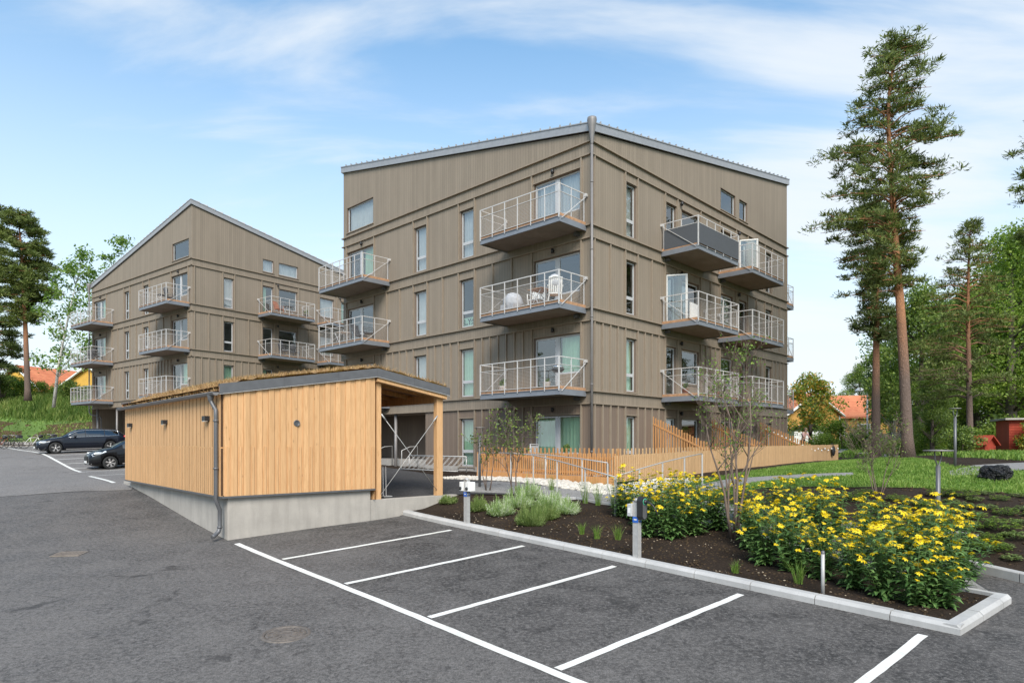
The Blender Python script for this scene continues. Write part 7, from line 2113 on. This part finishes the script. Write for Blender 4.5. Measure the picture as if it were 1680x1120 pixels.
# white board leaning inside the open balcony door
p = on_balc(bA, 'R', 6.6, .5, 2); t = thing('white_board', p, aL + .12, 'white board leaning on the middle balcony of the right facade', 'board'); mb = MB(); mb.box(-.45, -.03, 0, .45, .03, 1.0); mb.build('panel', M['white_paint'], t)
# opened balcony doors (white casements standing out from the wall)
def open_door(b, s, k, ang):
    mb = MB(); w, h = .80, 2.05; z = k * FH + .06; a = math.radians(ang)
    hx, hy = s, -.02
    def P_(u, v, q=0): return (hx + u * math.cos(a) + q * math.sin(a), hy - u * math.sin(a) + q * math.cos(a), z + v)
    for (u0, v0), (u1, v1) in (((0, 0), (0, h)), ((w, 0), (w, h)), ((0, .03), (w, .03)), ((0, h - .03), (w, h - .03))): mb.bar(P_(u0, v0), P_(u1, v1), .07, .05)
    o = mb.build('open_door', M['white_paint'], b); mb = MB(); mb.face([P_(.03, .05), P_(w - .03, .05), P_(w - .03, h - .05), P_(.03, h - .05)]); mb.build('pane', M['glass'], o)
open_door(bA, 5.16, 2, 62); open_door(bA, 12.05, 3, 62)
# left building balconies
aB = math.radians(ANG_B)
chair(on_balc(bB, 'L', 1.6, .7, 3), aB + 1.0, 'seat_grey', 'dark chair on the top near balcony of the left building', 'seat_grey')
table(on_balc(bB, 'L', 2.6, .7, 3), aB, 'seat_grey', 'dark low table on the top near balcony of the left building', .3)
chair(on_balc(bB, 'L', 13.4, .7, 2), aB + .6, 'seat_grey', 'dark armchair on the outer middle balcony of the left building, near the door', 'seat_grey')
chair(on_balc(bB, 'L', 14.9, .7, 2), aB - .6, 'seat_grey', 'dark armchair on the outer middle balcony of the left building, at the far end', 'seat_grey')
chair(on_balc(bB, 'R', 5.9, .8, 3), aB + .3, 'terracotta', 'brown cushioned chair on the upper right balcony of the left building')
table(on_balc(bB, 'R', 6.7, .8, 3), aB, 'seat_grey', 'dark table on the upper right balcony of the left building', .3)
potted(on_balc(bB, 'R', 7.9, 1.2, 3), 'dark potted plant at the end of the left building upper right balcony', .4, 'black')
chair(on_balc(bB, 'R', 7.2, .8, 2), aB, 'seat_grey', 'dark armchair on the middle right balcony of the left building, right one', 'seat_grey')
chair(on_balc(bB, 'R', 6.3, .8, 2), aB + .5, 'seat_grey', 'dark armchair on the middle right balcony of the left building, left one', 'seat_grey')
# notice with letters in one window of the near building
p = bpt(bA, 'L', 6.62, -.155, 2 * FH + .14); t = thing('window_banner', p, aL - math.pi / 2, 'pale paper with dark letters standing in a window of the near building', 'banner')
mb = MB(); mb.box(-.36, -.004, 0, .36, .004, .40); mb.build('paper', M['curtain_green'], t)
cu = bpy.data.curves.new('letters', 'FONT'); cu.body = 'L.Y:S'; cu.size = .34; cu.align_x = 'CENTER'; cu.extrude = .004; cu.offset = .008
o = bpy.data.objects.new('letters', cu); COL.objects.link(o); dg = bpy.context.evaluated_depsgraph_get(); me = bpy.data.meshes.new_from_object(o.evaluated_get(dg)); bpy.data.objects.remove(o)
me.materials.clear(); me.materials.append(M['black']); d_ = bpy.data.objects.new('letters', me); COL.objects.link(d_); d_.parent = t; d_.rotation_euler = (math.radians(90), 0, 0); d_.location = (0, -.008, .1)
# terrace items
p = bpt(bA, 'L', 1.35, 1.3, .06); t = thing('terrace_chair', p, aL, 'pale metal chair on the ground-floor terrace behind the picket fence', 'chair')
mb = MB(); mb.box(-.22, -.2, .42, .22, .2, .46); mb.build('seat', M['galv'], t); mb = MB(); mb.tube([(-.22, .2, 0), (-.22, .22, 1.0), (.22, .22, 1.0), (.22, .2, 0)], .022, 6); mb.box(-.2, .2, .5, .2, .23, .95); mb.build('backrest', M['galv'], t)
for s in (-1, 1): mb = MB(); mb.tube([(s * .2, -.18, .44), (s * .2, -.2, 0)], .018, 6); mb.build('leg', M['galv'], t)
potted(bpt(bA, 'L', .55, .8, .42), 'green plant on the terrace beside the downpipe', .42, 'black', mat='fresh_leaf')
p = lp(17.2, -2.66); t = thing('black_bag', (p.x, p.y, 2.28), aL, 'black bag hanging on the outside of the pale fence', 'bag')
mb = MB(); mb.ico((0, -.04, .26), .26, sub=3, sc=(.75, .28, 1.0), jit=.02); mb.build('sack', M['black'], t); mb = MB(); mb.tube([(-.1, -.03, .5), (-.06, .03, .66), (.06, .03, .66), (.1, -.03, .5)], .012, 6); mb.build('strap', M['black'], t)

# ------------------------------------------------------------------ the person beyond the fence
def person():
    Y = 47.0; x = (1317.5 - 840) / F_PX * Y; z = HG(x, Y)
    t = thing('person', (x, Y, z), math.radians(200), 'person in a pale pink top and dark shorts bending forward beyond the pale fence', 'person')
    def skin(name, joints, edges, root, mat, parent, sub=2):
        me = bpy.data.meshes.new(name); me.from_pydata([j[:3] for j in joints], [], []); me = bpy.data.meshes.new(name); me.from_pydata([j[:3] for j in joints], edges, [])
        o = bpy.data.objects.new(name, me); COL.objects.link(o); me.materials.append(M[mat])
        m = o.modifiers.new('skin', 'SKIN'); m.use_smooth_shade = True
        for i, j in enumerate(joints): me.skin_vertices[0].data[i].radius = (j[3], j[3] if len(j) < 5 else j[4]); me.skin_vertices[0].data[i].use_root = (i == root)
        s = o.modifiers.new('sub', 'SUBSURF'); s.levels = sub; s.render_levels = sub
        dg = bpy.context.evaluated_depsgraph_get(); dg.update(); nm = bpy.data.meshes.new_from_object(o.evaluated_get(dg)); o.modifiers.clear(); o.data = nm; o.parent = parent
        if not nm.materials: nm.materials.append(M[mat])
        return o
    J = [(0, 0, .95, .13), (0, .05, 1.15, .12), (0, .15, 1.36, .14), (0, .21, 1.46, .055), (0, .27, 1.55, .075), (0, .29, 1.64, .085)]
    E_ = [(0, 1), (1, 2), (2, 3), (3, 4), (4, 5)]
    for s in (-1, 1):
        b0 = len(J); J += [(s * .10, 0, .88, .085), (s * .12, .05, .50, .055), (s * .12, -.02, .09, .038), (s * .13, .12, .04, .032)]; E_ += [(0, b0), (b0, b0 + 1), (b0 + 1, b0 + 2), (b0 + 2, b0 + 3)]
        a0 = len(J); J += [(s * .19, .17, 1.38, .05), (s * .24, .30, 1.14, .040), (s * .20, .50, 1.00, .030), (s * .19, .56, .97, .034)]; E_ += [(2, a0), (a0, a0 + 1), (a0 + 1, a0 + 2), (a0 + 2, a0 + 3)]
        for f in range(5):
            k = len(J); off = (f - 2) * .018; L = (.05, .075, .08, .075, .06)[f]
            if f == 0: J += [(s * (.19 - .045), .575, .965, .010), (s * (.19 - .06), .61, .95, .008)]
            else: J += [(s * .19 + off, .60, .955, .010), (s * .19 + off, .60 + L * .8, .925, .008)]
            E_ += [(a0 + 3, k), (k, k + 1)]
    body = skin('body', J, E_, 0, 'skin', t)
    mb = MB(); mb.ico((0, .385, 1.61), .018, sub=1)
    for s in (-1, 1): mb.ico((s * .085, .28, 1.62), .022, sub=1)
    mb.build('face', M['skin'], body)
    mb = MB()
    for s in (-1, 1): mb.ico((s * .032, .372, 1.645), .010, sub=1)
    mb.build('eyes', M['black'], body)
    skin('shirt', [(0, .03, 1.05, .155), (0, .08, 1.2, .145), (0, .15, 1.38, .16), (-.2, .18, 1.38, .07), (.2, .18, 1.38, .07), (-.24, .27, 1.2, .06), (.24, .27, 1.2, .06)], [(0, 1), (1, 2), (2, 3), (2, 4), (3, 5), (4, 6)], 0, 'shirt_pink', t)
    skin('shorts', [(0, 0, .98, .15), (0, 0, .90, .15), (-.11, .02, .78, .105), (.11, .02, .78, .105), (-.12, .04, .6, .09), (.12, .04, .6, .09)], [(0, 1), (1, 2), (1, 3), (2, 4), (3, 5)], 0, 'black', t)
    mb = MB(); mb.ico((0, .265, 1.68), .105, sub=2, sc=(.95, 1.05, .85)); mb.ico((0, .19, 1.60), .07, sub=2); mb.build('hair', M['hair'], t)
person()
for b_ in (bA, bB):
    pass
